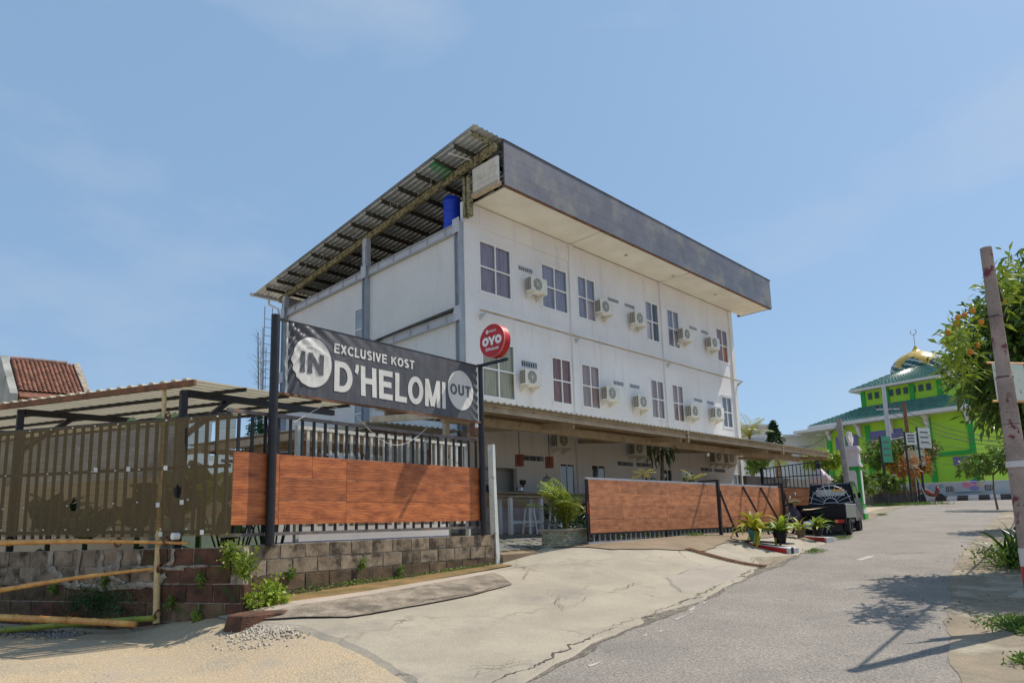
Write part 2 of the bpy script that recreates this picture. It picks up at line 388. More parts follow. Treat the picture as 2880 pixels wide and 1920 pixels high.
M_BAMBOO = mat('yellow_bamboo', (.78, .42, .12), (.55, .24, .06), rough=.42, scale=7, bump=.15, stain=(.22, .10, .04), st_scale=9, st_lo=.6, st_hi=.72)
M_BAMBOOP = mat('pale_bamboo', (.66, .50, .26), (.50, .34, .15), rough=.45, scale=7, bump=.15, stain=(.25, .16, .08), st_scale=9, st_lo=.62, st_hi=.74)
M_BAMBOOG = mat('green_bamboo', (.34, .36, .04), (.18, .24, .03), rough=.4, scale=5, bump=.1, stain=(.4, .3, .08), st_scale=5, st_lo=.55, st_hi=.7)
M_LEAF = mat('bright_leaf', (.36, .44, .04), (.16, .26, .025), rough=.5, scale=9, bump=.05, objrand=.25, trans=.3)
M_LEAFY = mat('yellow_leaf', (.50, .42, .03), (.25, .27, .02), rough=.5, scale=9, bump=.05, objrand=.2, trans=.3)
M_LEAFD = mat('dark_leaf', (.045, .105, .025), (.02, .055, .014), rough=.4, scale=3, bump=.05, objrand=.2, trans=.2)
M_MANGO = mat('mango_leaf', (.16, .25, .04), (.055, .11, .022), rough=.33, scale=2.2, lo=.4, hi=.6, bump=.05, trans=.3, stain=(.30, .36, .06), st_scale=2.2, st_lo=.56, st_hi=.68)
M_MIDLEAF = mat('mid_leaf', (.19, .28, .04), (.08, .15, .025), rough=.5, scale=2.2, bump=.05, trans=.25, stain=(.3, .32, .06), st_scale=4, st_lo=.58, st_hi=.7)
M_ORLEAF = mat('orange_leaf', (.55, .15, .03), (.38, .22, .04), rough=.5, scale=4, trans=.25)
M_BARK = mat('grey_bark', (.22, .17, .12), (.10, .08, .06), rough=.9, scale=6, bump=.6, bscale=40)
M_SAND = mat('sandy_concrete_ground', (.50, .365, .215), (.37, .305, .215), speck=.8, rough=.95, scale=1.1, lo=.38, hi=.66, bump=.5, bscale=55, stain=(.33, .29, .24), st_scale=.55, st_lo=.52, st_hi=.68, bdist=.02, detail=10)
M_DRIVE = mat('tan_concrete_drive', (.40, .345, .262), (.31, .268, .205), speck=.6, crackle=(.42, .012, (.12, .095, .07), .8), rough=.92, scale=.9, lo=.36, hi=.68, bump=.3, bscale=80, stain=(.245, .215, .175), st_scale=1.1, st_lo=.52, st_hi=.72, detail=10)
M_DRIVEB = mat('brown_stained_concrete', (.27, .20, .13), (.19, .14, .09), rough=.92, scale=1.4, bump=.3, bscale=80, stain=(.15, .12, .05), st_scale=2.2, st_lo=.56, st_hi=.7)
M_MOSSY = mat('orange_moss_concrete', (.26, .155, .06), (.13, .10, .035), rough=.95, scale=2.6, bump=.4, bscale=60, stain=(.10, .13, .03), st_scale=3, st_lo=.58, st_hi=.68)
M_PATCH = mat('grey_drain_slab', (.33, .275, .21), (.19, .155, .115), speck=.8, rough=.95, scale=4, bump=.6, bscale=45, stain=(.12, .10, .075), st_scale=2.5, st_lo=.48, st_hi=.64)
M_ROAD = mat('worn_asphalt', (.285, .25, .212), (.215, .19, .165), speck=1., rough=.95, scale=.8, lo=.35, hi=.7, bump=1., bscale=42, stain=(.20, .175, .155), st_scale=1.2, st_lo=.55, st_hi=.75, bdist=.012, detail=12)
M_VERGE = mat('brown_verge', (.28, .22, .15), (.19, .155, .11), rough=.95, scale=2, bump=.6, bscale=50, stain=(.36, .31, .23), st_scale=1.4, st_lo=.52, st_hi=.66)
M_STONEPAVE = mat('grey_stone_paving', (.23, .22, .21), (.15, .145, .135), rough=.9, scale=2, bump=.5, bscale=40, objrand=.2, stain=(.10, .12, .04), st_scale=1.5, st_lo=.5, st_hi=.64)
M_FRAMEW = plain('white_aluminium', (.78, .78, .76), .45)
M_GLASS = glass_mat('window_glass', (.97, .97, .98), .04)
M_GLASSD = glass_mat('dark_glass', (.35, .38, .4), .12)
M_ACBODY = mat('ac_casing', (.72, .70, .63), (.64, .62, .55), rough=.5, scale=3, bump=0.02, objrand=.05, stain=(.45, .40, .32), st_scale=4, st_lo=.66, st_hi=.8)
M_ACDARK = plain('ac_grille', (.10, .095, .09), .6)
M_CURT = mat('mauve_curtain', (.56, .46, .54), (.38, .29, .36), rough=.9, scale=14, stretch=(1, 1, .05))
M_CURTR = mat('rust_curtain', (.55, .26, .18), (.36, .15, .12), rough=.9, scale=14, stretch=(1, 1, .05))
M_CURTC = mat('cream_curtain', (.80, .76, .52), (.50, .46, .32), rough=.9, scale=16, stretch=(1, 1, .05))
M_CURTG = mat('grey_curtain', (.60, .57, .66), (.38, .37, .45), rough=.9, scale=10, stretch=(1, 1, .05))
M_CURTP = mat('pink_curtain', (.80, .62, .58), (.58, .44, .42), rough=.9, scale=10, stretch=(1, 1, .05))
M_RED = mat('red_paint', (.55, .02, .02), (.42, .015, .015), rough=.4, scale=3, bump=.02)
M_BANNER = mat('grey_banner_vinyl', (.105, .105, .115), (.075, .075, .085), rough=.45, scale=2.2, bump=.03, stain=(.16, .15, .15), st_scale=3, st_lo=.6, st_hi=.8, stretch=(4, 4, .6))
M_PRINT = mat('off_white_print', (.74, .71, .66), (.62, .60, .56), rough=.5, scale=2.5, bump=.03)
M_PRINTD = plain('dark_print', (.10, .10, .11), .5)
M_TERRA = mat('clay_roof_tile', (.30, .12, .075), (.16, .075, .05), rough=.85, scale=4, objrand=.3, stain=(.08, .05, .035), st_scale=5, st_lo=.52, st_hi=.66)
M_GREENW = mat('lime_green_wall', (.36, .62, .045), (.32, .56, .045), rough=.8, scale=.5)
M_GREENT = mat('green_trim', (.03, .36, .05), (.025, .30, .04), rough=.7, scale=1)
M_GTILE = mat('green_glazed_tile', (.07, .21, .16), (.04, .13, .10), rough=.25, scale=2, bump=.1, stain=(.20, .24, .22), st_scale=3, st_lo=.6, st_hi=.7)  # paler blotches in the colour stand in for sun glare on the tiles
M_MURAL = mat('pale_painted_wall', (.46, .50, .50), (.38, .42, .44), rough=.8, scale=.8, stain=(.50, .47, .40), st_scale=1, st_lo=.52, st_hi=.68)
M_PINKW = mat('pink_white_render', (.66, .58, .58), (.58, .50, .50), rough=.8, scale=2)
M_OFFW = mat('off_white_panel', (.66, .64, .62), (.58, .56, .54), rough=.8, scale=2)
M_POLE = mat('flaking_metal_pole', (.38, .29, .25), (.24, .19, .16), rough=.7, scale=2.5, bump=.3, stain=(.15, .035, .045), st_scale=6, st_lo=.56, st_hi=.62)
M_CONCP = mat('concrete_pole', (.36, .33, .31), (.26, .24, .22), rough=.9, scale=3, bump=.3)
M_TRUCK = plain('black_car_paint', (.006, .006, .010), .25, 0, .22)
M_TYRE = plain('tyre_rubber', (.02, .02, .02), .8)
M_CHROME = plain('bare_metal', (.6, .6, .6), .25, 1)
M_WIRE = plain('black_cable', (.02, .02, .02), .6)
M_BLUE = plain('blue_plastic', (.01, .05, .55), .35)
print('part1 ok')
# ------------------------------------------------------------------ ground
def sheet(name, poly, res, lift, m, skirt=0., jitter=0., jseg=.25):
    pts = [Vector((p[0], p[1])) for p in poly]
    # densify + jitter the outline
    out = []
    for i, p in enumerate(pts):
        q = pts[(i + 1) % len(pts)]; n = max(1, int((q - p).length / jseg))
        for k in range(n):
            s = p.lerp(q, k / n)
            if jitter:
                s = s + Vector((mnoise.noise(Vector((s.x * 2.1, s.y * 2.1, 3))) + .5 * mnoise.noise(Vector((s.x * 7, s.y * 7, 1))), mnoise.noise(Vector((s.x * 2.1, s.y * 2.1, 9))) + .5 * mnoise.noise(Vector((s.x * 7, s.y * 7, 5))))) * jitter
            out.append(s)
    xs = [p.x for p in out]; ys = [p.y for p in out]; nb = len(out)
    P = list(out)
    gx = np.arange(min(xs) + res / 2, max(xs), res); gy = np.arange(min(ys) + res / 2, max(ys), res)
    A = np.array([(p.x, p.y) for p in out]); Bq = np.roll(A, -1, 0)
    X, Y = np.meshgrid(gx, gy); X = X.ravel(); Y = Y.ravel()
    ins = np.zeros(len(X), bool); dmin = np.full(len(X), 1e9)
    for (ax, ay), (bx, by) in zip(A, Bq):
        c = ((ay > Y) != (by > Y)) & (X < (bx - ax) * (Y - ay) / (by - ay + 1e-12) + ax); ins ^= c
        L2 = (bx - ax) ** 2 + (by - ay) ** 2 + 1e-12
        t = np.clip(((X - ax) * (bx - ax) + (Y - ay) * (by - ay)) / L2, 0, 1)
        dmin = np.minimum(dmin, (X - ax - t * (bx - ax)) ** 2 + (Y - ay - t * (by - ay)) ** 2)
    ok = ins & (dmin > (res * .3) ** 2)
    P += [Vector((x, y)) for x, y in zip(X[ok], Y[ok])]
    r = geometry.delaunay_2d_cdt(P, [(i, (i + 1) % nb) for i in range(nb)], [], 1, 1e-5)
    V = np.array([(v.x, v.y) for v in r[0]]); Z = G(V[:, 0], V[:, 1]) + lift
    mb = MB(); mb.add(np.column_stack([V, Z]), [tuple(f) for f in r[2]])
    if skirt:
        orient = sum(out[i - 1].x * out[i].y - out[i].x * out[i - 1].y for i in range(nb))
        lo = [(p.x, p.y, g(p.x, p.y) + lift) for p in out] + [(p.x, p.y, g(p.x, p.y) + lift - skirt) for p in out]
        cen = None
        for i in range(nb):
            e = out[(i + 1) % nb] - out[i - 1]; nrm = Vector((e.y, -e.x)).normalized() * (1 if orient > 0 else -1) * .09
            lo[nb + i] = (lo[nb + i][0] + nrm.x, lo[nb + i][1] + nrm.y, lo[nb + i][2])
        mb.add(lo, [(i, (i + 1) % nb, nb + (i + 1) % nb, nb + i) for i in range(nb)])
    o = mb.build(name, m, fixn=False)
    tag(o, kind='structure')
    return o
# terrain
def axis(a, b, fine0, fine1, st, big):
    l = [fine0]; x = fine0; s = st
    while x > a: s = min(s * 1.35, big); x -= s; l.insert(0, x)
    x = fine0
    while x < fine1: x += st; l.append(x)
    s = st
    while x < b: s = min(s * 1.35, big); x += s; l.append(x)
    return np.array(l)
ax = axis(-600, 1500, -8, 60, .4, 120); ay = axis(-600, 1500, -6, 24, .4, 120)
XX, YY = np.meshgrid(ax, ay); ZZ = G(XX, YY)
nx, ny = len(ax), len(ay)
idx = np.arange(nx * ny).reshape(ny, nx)
F_ = np.stack([idx[:-1, :-1], idx[:-1, 1:], idx[1:, 1:], idx[1:, :-1]], -1).reshape(-1, 4)
tag(link_mesh('ground', np_mesh('ground', np.stack([XX, YY, ZZ], -1).reshape(-1, 3), F_, M_SAND)), kind='structure')
def edge_pts(A, x0, x1, n=60, d=0.):
    return [(x, float(np.interp(x, A[:, 0], A[:, 1])) + d) for x in np.linspace(x0, x1, n)]
road_poly = edge_pts(YR, -14, 58, 80) + [(62, 30), (52, 30)] + list(reversed(edge_pts(YE, -14, 46, 80)))
sheet('road', road_poly, .5, .010, M_ROAD, jitter=.05)
verge_poly = edge_pts(YE, 13, 47, 30) + list(reversed(edge_pts(YE, 13, 47, 30, .9)))
sheet('verge', verge_poly, .4, .018, M_VERGE, jitter=.06)
sheet('verge_right', edge_pts(YR, 5.5, 40, 40, .55) + list(reversed(edge_pts(YR, 5.5, 40, 40, -6))), .5, .016, M_VERGE, jitter=.1)
E_ = lambda x, d=0: (x, float(np.interp(x, YE[:, 0], YE[:, 1])) + d)
drive_poly = [(3.62, 8.3), (3.72, 7.78), (3.95, 7.2), (4.0, 6.6), (3.96, 6.0), (3.85, 5.2), (3.6, 4.2), (4.4, 4.35), (5.3, 4.62), (6.3, 4.88), (7.2, 5.0), (7.5, 5.22), (9, 5.2), (10, 5.5), (10.9, 5.66), (12.2, 5.95), (13, 6.25), (13.6, 6.5), (14.2, 6.9), (15.7, 6.55), (18.5, 7.05), (22.5, 7.7), (25.5, 8.6), (25.5, 10.2), (10.2, 10.2), (9.2, 9.8), (9.0, 9.25), (8.2, 9.2), (3.62, 8.9)]
sheet('driveway', drive_poly, .3, .028, M_DRIVE, skirt=.04, jitter=.05, jseg=.12)
sheet('driveway_patch', [(9.4, 5.75), (10.4, 5.72), (12.1, 6.1), (12.7, 6.5), (11.6, 6.75), (10.2, 6.5)], .3, .050, M_PATCH if False else mat('dull_concrete_patch', (.36, .31, .25), (.31, .27, .22), rough=.92, scale=1.2, bump=.3), skirt=.03, jitter=.05)
sheet('driveway_stained_strip', [(11.1, 8.3), (13.4, 7.55), (14.9, 7.9), (19.5, 8.3), (21, 8.6), (21, 9.5), (10.6, 9.5)], .3, .046, M_DRIVEB, jitter=.08)
sheet('mossy_strip', [(3.75, 8.45), (3.95, 8.78), (8.85, 9.28), (8.9, 8.9), (8.0, 8.72), (4.6, 8.2)], .3, .047, M_MOSSY, jitter=.04)
sheet('drain_cover_strip', [(3.72, 7.95), (4.5, 7.3), (5.6, 7.35), (6.6, 7.45), (7.5, 7.65), (7.95, 8.45), (7.0, 8.32), (5.4, 8.12), (3.8, 8.1)], .3, .049, M_PATCH, skirt=.012, jitter=.025)
sheet('drain_edge_strip', [(3.74, 8.18), (5.4, 8.2), (7.0, 8.40), (8.0, 8.53), (8.03, 8.64), (7.0, 8.52), (5.4, 8.34), (3.76, 8.36)], .3, .051, mat('pinkish_cement_edge', (.44, .36, .29), (.36, .30, .24), bump=.4), skirt=.015, jitter=.015)
# worn white paint flecks left on the asphalt
for (x, y, w, h) in ((7.6, 4.75, .35, .07), (8.1, 4.85, .22, .05), (8.25, 4.95, .3, .06), (8.8, 5.02, .25, .06), (6.9, 4.5, .15, .05), (6.6, 4.55, .2, .04), (5.2, 4.2, .3, .06), (15.2, 5.0, 1.1, .16)):
    sheet('worn_road_paint', [(x, y), (x + w, y + .05), (x + w * .9, y + h), (x + w * .1, y + h)], .3, .014, mat('chalky_paint', (.5, .47, .43), (.34, .31, .28), bump=.4) if 'chalky_paint' not in bpy.data.materials else bpy.data.materials['chalky_paint'], jitter=.05, jseg=.05)
# crumbled dirty strip where the concrete meets the asphalt
M_EDGE = mat('crumbled_edge', (.20, .17, .135), (.11, .095, .075), speck=1., rough=.95, scale=6, bump=1., bscale=40, stain=(.34, .29, .22), st_scale=5, st_lo=.55, st_hi=.65, bdist=.02)
ee = [(x, float(np.interp(x, YE[:, 0], YE[:, 1])) - .07 - .09 * (mnoise.noise(Vector((x * 1.3, 2, 0))) + .6)) for x in np.linspace(4.0, 24, 70)] + [(x, float(np.interp(x, YE[:, 0], YE[:, 1])) + .12) for x in np.linspace(24, 4.0, 70)]
sheet('crumbled_road_edge', ee, .3, .015, M_EDGE, jitter=.07, jseg=.08)
# potholes and cracks: thin dark sunken-looking tar seams laid on the surface
M_TAR = mat('dark_tar_seam', (.13, .10, .075), (.07, .055, .045), bump=.6)
def crack(p, q, w, lift, m=M_TAR, n=26, wob=.10):
    w *= .55
    mb = MB(); vs = []; p = np.array(p, float); q = np.array(q, float); d = q - p; nn = np.array([-d[1], d[0]]) / np.hypot(*d)
    s0 = random.random() * 99
    for i in range(n + 1):
        t = i / n; c = p + d * t + nn * wob * (mnoise.noise(Vector((t * 4 + s0, s0, 0))) + .4 * mnoise.noise(Vector((t * 15 + s0, 1, s0))))
        ww = w * (.3 + abs(mnoise.noise(Vector((t * 9, s0, 4)))) * 1.6) * min(1, 4 * t + .15, 4 * (1 - t) + .15)
        for sg in (-1, 1):
            c2 = c + nn * sg * ww / 2; vs.append((c2[0], c2[1], g(*c2) + lift))
    mb.add(vs, [(2 * i, 2 * i + 1, 2 * i + 3, 2 * i + 2) for i in range(n)])
    return tag(mb.build('ground_crack', m, fixn=False), kind='structure')
for a, b, w in (((12.2, 4.1), (13.0, 3.5), .08), ((16.6, 5.0), (17.6, 4.3), .10)): crack(a, b, w, .016)
for a, b, w in (((9.6, 6.55), (8.4, 6.4), .03), ((7.7, 6.9), (6.9, 6.0), .025), ((6.9, 6.0), (8.0, 6.4), .015), ((4.2, 5.0), (5.0, 4.6), .018), ((4.1, 4.7), (4.9, 4.9), .015), ((4.5, 5.1), (4.6, 4.45), .014), ((9.0, 8.9), (8.6, 8.2), .04), ((8.6, 8.2), (7.9, 7.7), .035), ((7.9, 7.6), (4.6, 7.22), .03), ((10.3, 6.6), (12.6, 6.55), .022), ((14.2, 6.9), (13.2, 6.4), .05), ((13.1, 7.5), (13.1, 6.2), .05), ((11.0, 8.6), (11.9, 8.9), .025)):
    crack(a, b, w, .056)
xs_ = list(np.arange(4.2, 14.5, .62))
for x0, x1 in zip(xs_[:-1], xs_[1:]):
    y0, y1 = (float(np.interp(x, YE[:, 0], YE[:, 1])) + .10 + .10 * mnoise.noise(Vector((x * 2, 7, 0))) for x in (x0, x1))
    crack((x0, y0), (x1 + .1, y1), random.choice([.03, .05, .09]), .034)
# rubble along the broken edge, gravel heaps
def pebbles(name, spots, size, m, label=None):
    V = []; F = []
    base = np.array([(1, 0, 0), (-1, 0, 0), (0, 1, 0), (0, -1, 0), (0, 0, 1), (0, 0, -1)], float)
    fc = np.array([(0, 2, 4), (2, 1, 4), (1, 3, 4), (3, 0, 4), (2, 0, 5), (1, 2, 5), (3, 1, 5), (0, 3, 5)])
    for (x, y, s) in spots:
        k = size * s; b = base * (rng.uniform(.5, 1.2, 3) * k) ; a = rng.uniform(0, 6.28); ca, sa = math.cos(a), math.sin(a)
        b = b @ np.array([[ca, sa, 0], [-sa, ca, 0], [0, 0, 1]]) + rng.normal(0, .12 * k, (6, 3))
        F.append(fc + 6 * len(V)); V.append(b + np.array([x, y, g(x, y) + k * .25]))
    return tag(link_mesh(name, np_mesh(name, np.concatenate(V), np.concatenate(F), m)), label, kind='stuff')
M_PEB = mat('grey_pebble', (.36, .33, .30), (.16, .14, .12), scale=9, lo=.3, hi=.7, bump=.3)
sp = []
for i in range(900):
    x = rng.uniform(4.2, 19); x = 4.2 + (x - 4.2) * rng.uniform(.4, 1)
    sp.append((x, float(np.interp(x, YE[:, 0], YE[:, 1])) + rng.normal(-.1, .12), rng.uniform(.3, 1.3)))
o = pebbles('rubble', sp, .016, M_PEB)
sp = []
for i in range(1500):
    t = rng.uniform(0, 1); sp.append((3.75 + rng.normal(0, .22), 7.6 + rng.normal(0, .22), rng.uniform(.4, 1.5)))
pebbles('gravel', sp, .016, mat('pale_gravel', (.58, .50, .40), (.33, .28, .22), scale=9))
sp = []
for i in range(1600):
    t = rng.uniform(-.1, .55); x, y = 3.6 - .43 * t * 6.5, 8.7 + .9 * t * 6.5
    sp.append((x - .32 + rng.normal(0, .1), y - .15 + rng.normal(0, .07), rng.uniform(.5, 1.8)))
pebbles('gravel', [(x - .12, y, s) for x, y, s in sp if y > 10.2], .02, M_PEB)
sp = [(rng.uniform(1, 7.5), rng.uniform(2.5, 8), rng.uniform(.3, 1)) for _ in range(500)]
pebbles('grit', sp, .007, mat('dark_grit', (.13, .10, .08), (.07, .05, .04)))
# drain grating across the drive
gr = thing('drain_grate', 'long rusty slotted drain grate crossing the concrete driveway', 'drain', (13.1, 7.2, g(13.1, 7.2)))
for dx in (-.085, .085):
    mb = MB()
    for k in range(12):
        y0 = 6.1 + k * .14; mb.beam((13.05 + dx, y0, g(13.05, y0) + .052), (13.05 + dx, y0 + .14, g(13.05, y0 + .14) + .052), .03, .025)
    mb.build('grate_edge', M_RUST, gr)
slot = MB().box(-.085, .085, -.012, .012, -.012, .012).mesh('grate_bar', M_RUST)
for k in range(28):
    y = 6.12 + k * .06; link_mesh('grate_bar', slot, gr, Matrix.Translation((13.05, y, g(13.05, y) + .055)))
# corner stub of concrete next to the gravel
mb = MB(); c0 = (3.72, 8.02)
prof = [(-.25, -.12), (.2, -.2), (.42, -.02), (.3, .25), (-.1, .3), (-.32, .1)]
zt = g(3.8, 8.1) + .07; n = len(prof)
mb.add([(c0[0] + x, c0[1] + y, zt) for x, y in prof] + [(c0[0] + x * 1.25, c0[1] + y * 1.25, zt - .3) for x, y in prof], [tuple(range(n))] + [(i, n + i, n + (i + 1) % n, (i + 1) % n) for i in range(n)])
one('broken_kerb_stone', mb, M_BLOCKR, 'broken brown concrete stub at the corner of the block wall beside gravel', 'kerb stone', bevel=.015)
# courtyard behind the gate
tag(MB().box(8.9, 31.2, 12.6, 15.2, -.75, -.24).build('courtyard_floor', M_STONEPAVE), kind='structure')
tag(MB().box(4.2, 8.88, 10.2, 30, -1.2, -.26).build('side_yard_floor', M_DRIVEB), kind='structure')
tag(MB().box(8.885, 13.4, 15.21, 30, -1.2, -.27).build('side_yard_floor', M_DRIVEB), kind='structure')
ZC = lambda y: -.535 + (y - 9.32) * (.295 / 3.28)
tag(MB().prism([(9.32, ZC(9.32)), (12.598, ZC(12.598)), (12.598, -.8), (9.32, -.8)], 9.06, 31.2, 'x').build('forecourt_slope', M_DRIVEB), kind='structure')
pave = tag(MB().prism([(9.62, ZC(9.62) + .006), (12.3, ZC(12.3) + .006), (12.3, -.6), (9.62, -.6)], 9.1, 14.9, 'x').build('paving_bed', M_MOSSY), kind='structure')
sm = []
for q in range(5):
    n_ = 6; sh = [( .15 + .155 * math.cos(6.2832 * k / n_ + .3) * random.uniform(.82, 1.1), .13 + .14 * math.sin(6.2832 * k / n_ + .3) * random.uniform(.82, 1.1)) for k in range(n_)]
    sm.append(MB().prism(sh, 0, .022, 'z').mesh('paving_stone', M_STONEPAVE, bevel=.005))
tl_ = math.atan(.295 / 3.28)
for i in range(20):
    for j in range(10):
        x = 9.12 + i * .285 + (j % 2) * .14; y = 9.66 + j * .255
        if x + .3 > 14.9: continue
        link_mesh('paving_stone', random.choice(sm), pave, Matrix.Translation((x, y, ZC(y) + .004 + random.uniform(0, .008))) @ Matrix.Rotation(tl_, 4, 'X') @ Matrix.Rotation(random.uniform(-.15, .15), 4, 'Z'))
# ------------------------------------------------------------------ hotel
YF, XL, XR, YB = 15.21, 13.43, 31.2, 27.2
ZG, ZT = -.24, 9.62
hotel = thing('hotel_building', 'white three storey guest house with grey fascia, mono-pitch metal roof and rows of air conditioners', 'building', (22.3, 21, ZG))
def wall_with_holes(u0, u1, z0, z1, holes, put, thick):
    us = sorted({u0, u1} | {h[0] for h in holes} | {h[1] for h in holes}); zs = sorted({z0, z1} | {h[2] for h in holes} | {h[3] for h in holes})
    mb = MB()
    def inh(u, z): return any(h[0] < u < h[1] and h[2] < z < h[3] for h in holes)
    for i in range(len(us) - 1):
        for j in range(len(zs) - 1):
            if inh((us[i] + us[i + 1]) / 2, (zs[j] + zs[j + 1]) / 2): continue
            a, b, c, d = us[i], us[i + 1], zs[j], zs[j + 1]
            mb.add([put(a, 0, c), put(b, 0, c), put(b, 0, d), put(a, 0, d)], [(0, 1, 2, 3)])
            mb.add([put(a, thick, c), put(b, thick, c), put(b, thick, d), put(a, thick, d)], [(3, 2, 1, 0)])
    for (a, b, c, d) in holes + [(u0, u1, z0, z1)]:
        mb.add([put(a, 0, c), put(b, 0, c), put(b, 0, d), put(a, 0, d), put(a, thick, c), put(b, thick, c), put(b, thick, d), put(a, thick, d)],
               [(0, 1, 5, 4), (1, 2, 6, 5), (2, 3, 7, 6), (3, 0, 4, 7)])
    return mb
WIN3 = [(14.05, 15.49, 7.39, 9.13), (17.0, 18.4, 7.50, 9.13), (18.98, 20.06, 7.52, 9.18), (23.43, 24.43, 7.48, 9.18), (25.1, 26.08, 7.48, 9.18), (29.44, 30.54, 7.5, 9.15)]
WIN2 = [(14.07, 15.54, 4.0, 5.84), (17.38, 18.43, 4.16, 5.80), (19.0, 20.08, 4.17, 5.80), (23.5, 24.49, 4.19, 5.82), (25.13, 26.05, 4.2, 5.82), (29.48, 30.45, 4.3, 5.79)]
WIN1 = [(17.6, 18.38, .55, 2.08), (19.32, 20.15, .8, 2.1), (23.95, 24.76, .8, 2.12), (25.48, 26.35, .8, 2.12), (30.0, 30.8, .8, 2.12)]
V3 = [(15.85, 16.55, 8.58, 8.74), (20.86, 21.56, 8.6, 8.74), (21.98, 22.66, 8.6, 8.74), (26.97, 27.61, 8.62, 8.76), (28.01, 28.65, 8.62, 8.76)]
V2 = [(15.86, 16.62, 5.22, 5.43), (20.95, 21.59, 5.25, 5.41), (22.01, 22.68, 5.27, 5.42), (26.92, 27.65, 5.26, 5.40), (28.06, 28.69, 5.26, 5.40)]
V1 = [(15.77, 16.78, 2.08, 2.25), (20.93, 21.93, 2.13, 2.29), (22.16, 23.16, 2.15, 2.3), (27.07, 28.07, 2.14, 2.3), (28.27, 29.27, 2.14, 2.3)]
OPEN = [(14.1, 15.5, 1.0, 1.80)]
putf = lambda u, t, z: (u, YF + t, z)
holes = WIN3 + WIN2 + WIN1 + V3 + V2 + V1 + OPEN
wall_with_holes(XL, XR, ZG, 10.25, holes, putf, .16).build('front_wall', M_WHITE, hotel)
puts = lambda u, t, z: (XL + t, u, z)
SW = [(20.86, 21.5, 2.6, 8.2)]
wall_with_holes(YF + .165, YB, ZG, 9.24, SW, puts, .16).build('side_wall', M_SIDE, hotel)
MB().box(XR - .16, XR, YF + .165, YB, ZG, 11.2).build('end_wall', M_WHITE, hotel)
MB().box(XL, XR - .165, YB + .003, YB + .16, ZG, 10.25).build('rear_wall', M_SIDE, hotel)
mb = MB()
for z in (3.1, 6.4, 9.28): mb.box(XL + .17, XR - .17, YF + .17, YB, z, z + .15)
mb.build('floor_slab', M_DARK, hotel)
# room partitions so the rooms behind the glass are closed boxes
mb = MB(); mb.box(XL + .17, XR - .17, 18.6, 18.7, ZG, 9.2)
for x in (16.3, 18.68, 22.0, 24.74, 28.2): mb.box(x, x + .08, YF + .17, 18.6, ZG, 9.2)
mb.box(15.2, XR - .2, 16.6, 16.7, 9.43, 11.2); mb.prism([(16.7, 9.43), (YB, 9.43), (YB, 10.2), (16.7, 11.25)], 15.2, 15.3, 'x')  # attic walls added in near-black so the open roof space looks dark
mb.build('dark_inner_wall', M_DARK, hotel)
# windows
def window(x0, x1, z0, z1, curt, kind=0, mull=.5, trans=.5, open_pane=None):
    mb = MB(); y0, y1 = YF - .015, YF + .05; t = .045
    mb.box(x0, x0 + t, y0, y1, z0, z1); mb.box(x1 - t, x1, y0, y1, z0, z1)
    mb.box(x0 + t, x1 - t, y0, y1, z0, z0 + t); mb.box(x0 + t, x1 - t, y0, y1, z1 - t, z1)
    xm = x0 + (x1 - x0) * mull; zm = z0 + (z1 - z0) * trans
    mb.box(xm - t / 2, xm + t / 2, y0 + .003, y1 - .003, z0 + t, z1 - t)
    mb.box(x0 + t, xm - t / 2, y0 + .006, y1 - .006, zm - t / 2, zm + t / 2); mb.box(xm + t / 2, x1 - t, y0 + .006, y1 - .006, zm - t / 2, zm + t / 2)
    f = mb.build('window', M_FRAMEW, hotel)
    k = 0
    for (a, b) in ((x0 + t, xm - t / 2), (xm + t / 2, x1 - t)):
        for (c, d) in ((z0 + t, zm - t / 2), (zm + t / 2, z1 - t)):
            if open_pane == k:       # a sash slid half open
                k += 1; continue
            MB().add([(a, YF + .018, c), (b, YF + .018, c), (b, YF + .018, d), (a, YF + .018, d)], [(0, 1, 2, 3)]).build('pane', M_GLASS, f, fixn=False); k += 1
    if kind == 0 or kind == 1:
        # pleated curtain
        xa, xb = (x0, x1) if kind == 0 else (x0, x0 + (x1 - x0) * .62)
        n = int((xb - xa) / .025); vs = []; 
        for i in range(n + 1):
            x = xa + (xb - xa) * i / n; y = YF + .10 + .02 * math.sin(i * 1.15) + .012 * math.sin(i * .37)
            vs += [(x, y, z0 - .05), (x, y, z1 + .05)]
        mb = MB().add(vs, [(2 * i, 2 * i + 2, 2 * i + 3, 2 * i + 1) for i in range(n)])
        mb.build('curtain', curt, f, fixn=False)
    # plaster reveal band round the opening
    s = MB(); s.box(x0 - .05, x1 + .05, YF - .02, YF - .002, z0 - .05, z0 - .003); s.box(x0 - .05, x1 + .05, YF - .02, YF - .002, z1 + .003, z1 + .05)
    s.box(x1 + .003, x1 + .05, YF - .02, YF - .002, z0 - .003, z1 + .003); s.build('sill', M_WHITE, f)
    return f
C3 = [M_CURT, M_CURTG, M_CURTG, M_CURTG, M_CURTG, M_CURTR]
for i, w in enumerate(WIN3): window(*w, C3[i], 0 if i != 3 else 1, open_pane={2: 2, 3: 0, 4: 2, 5: 2}.get(i))
C2 = [M_CURTC, M_CURTR, M_CURTP, M_CURTP, M_CURTP, M_CURTG]
for i, w in enumerate(WIN2): window(*w, C2[i], 0)
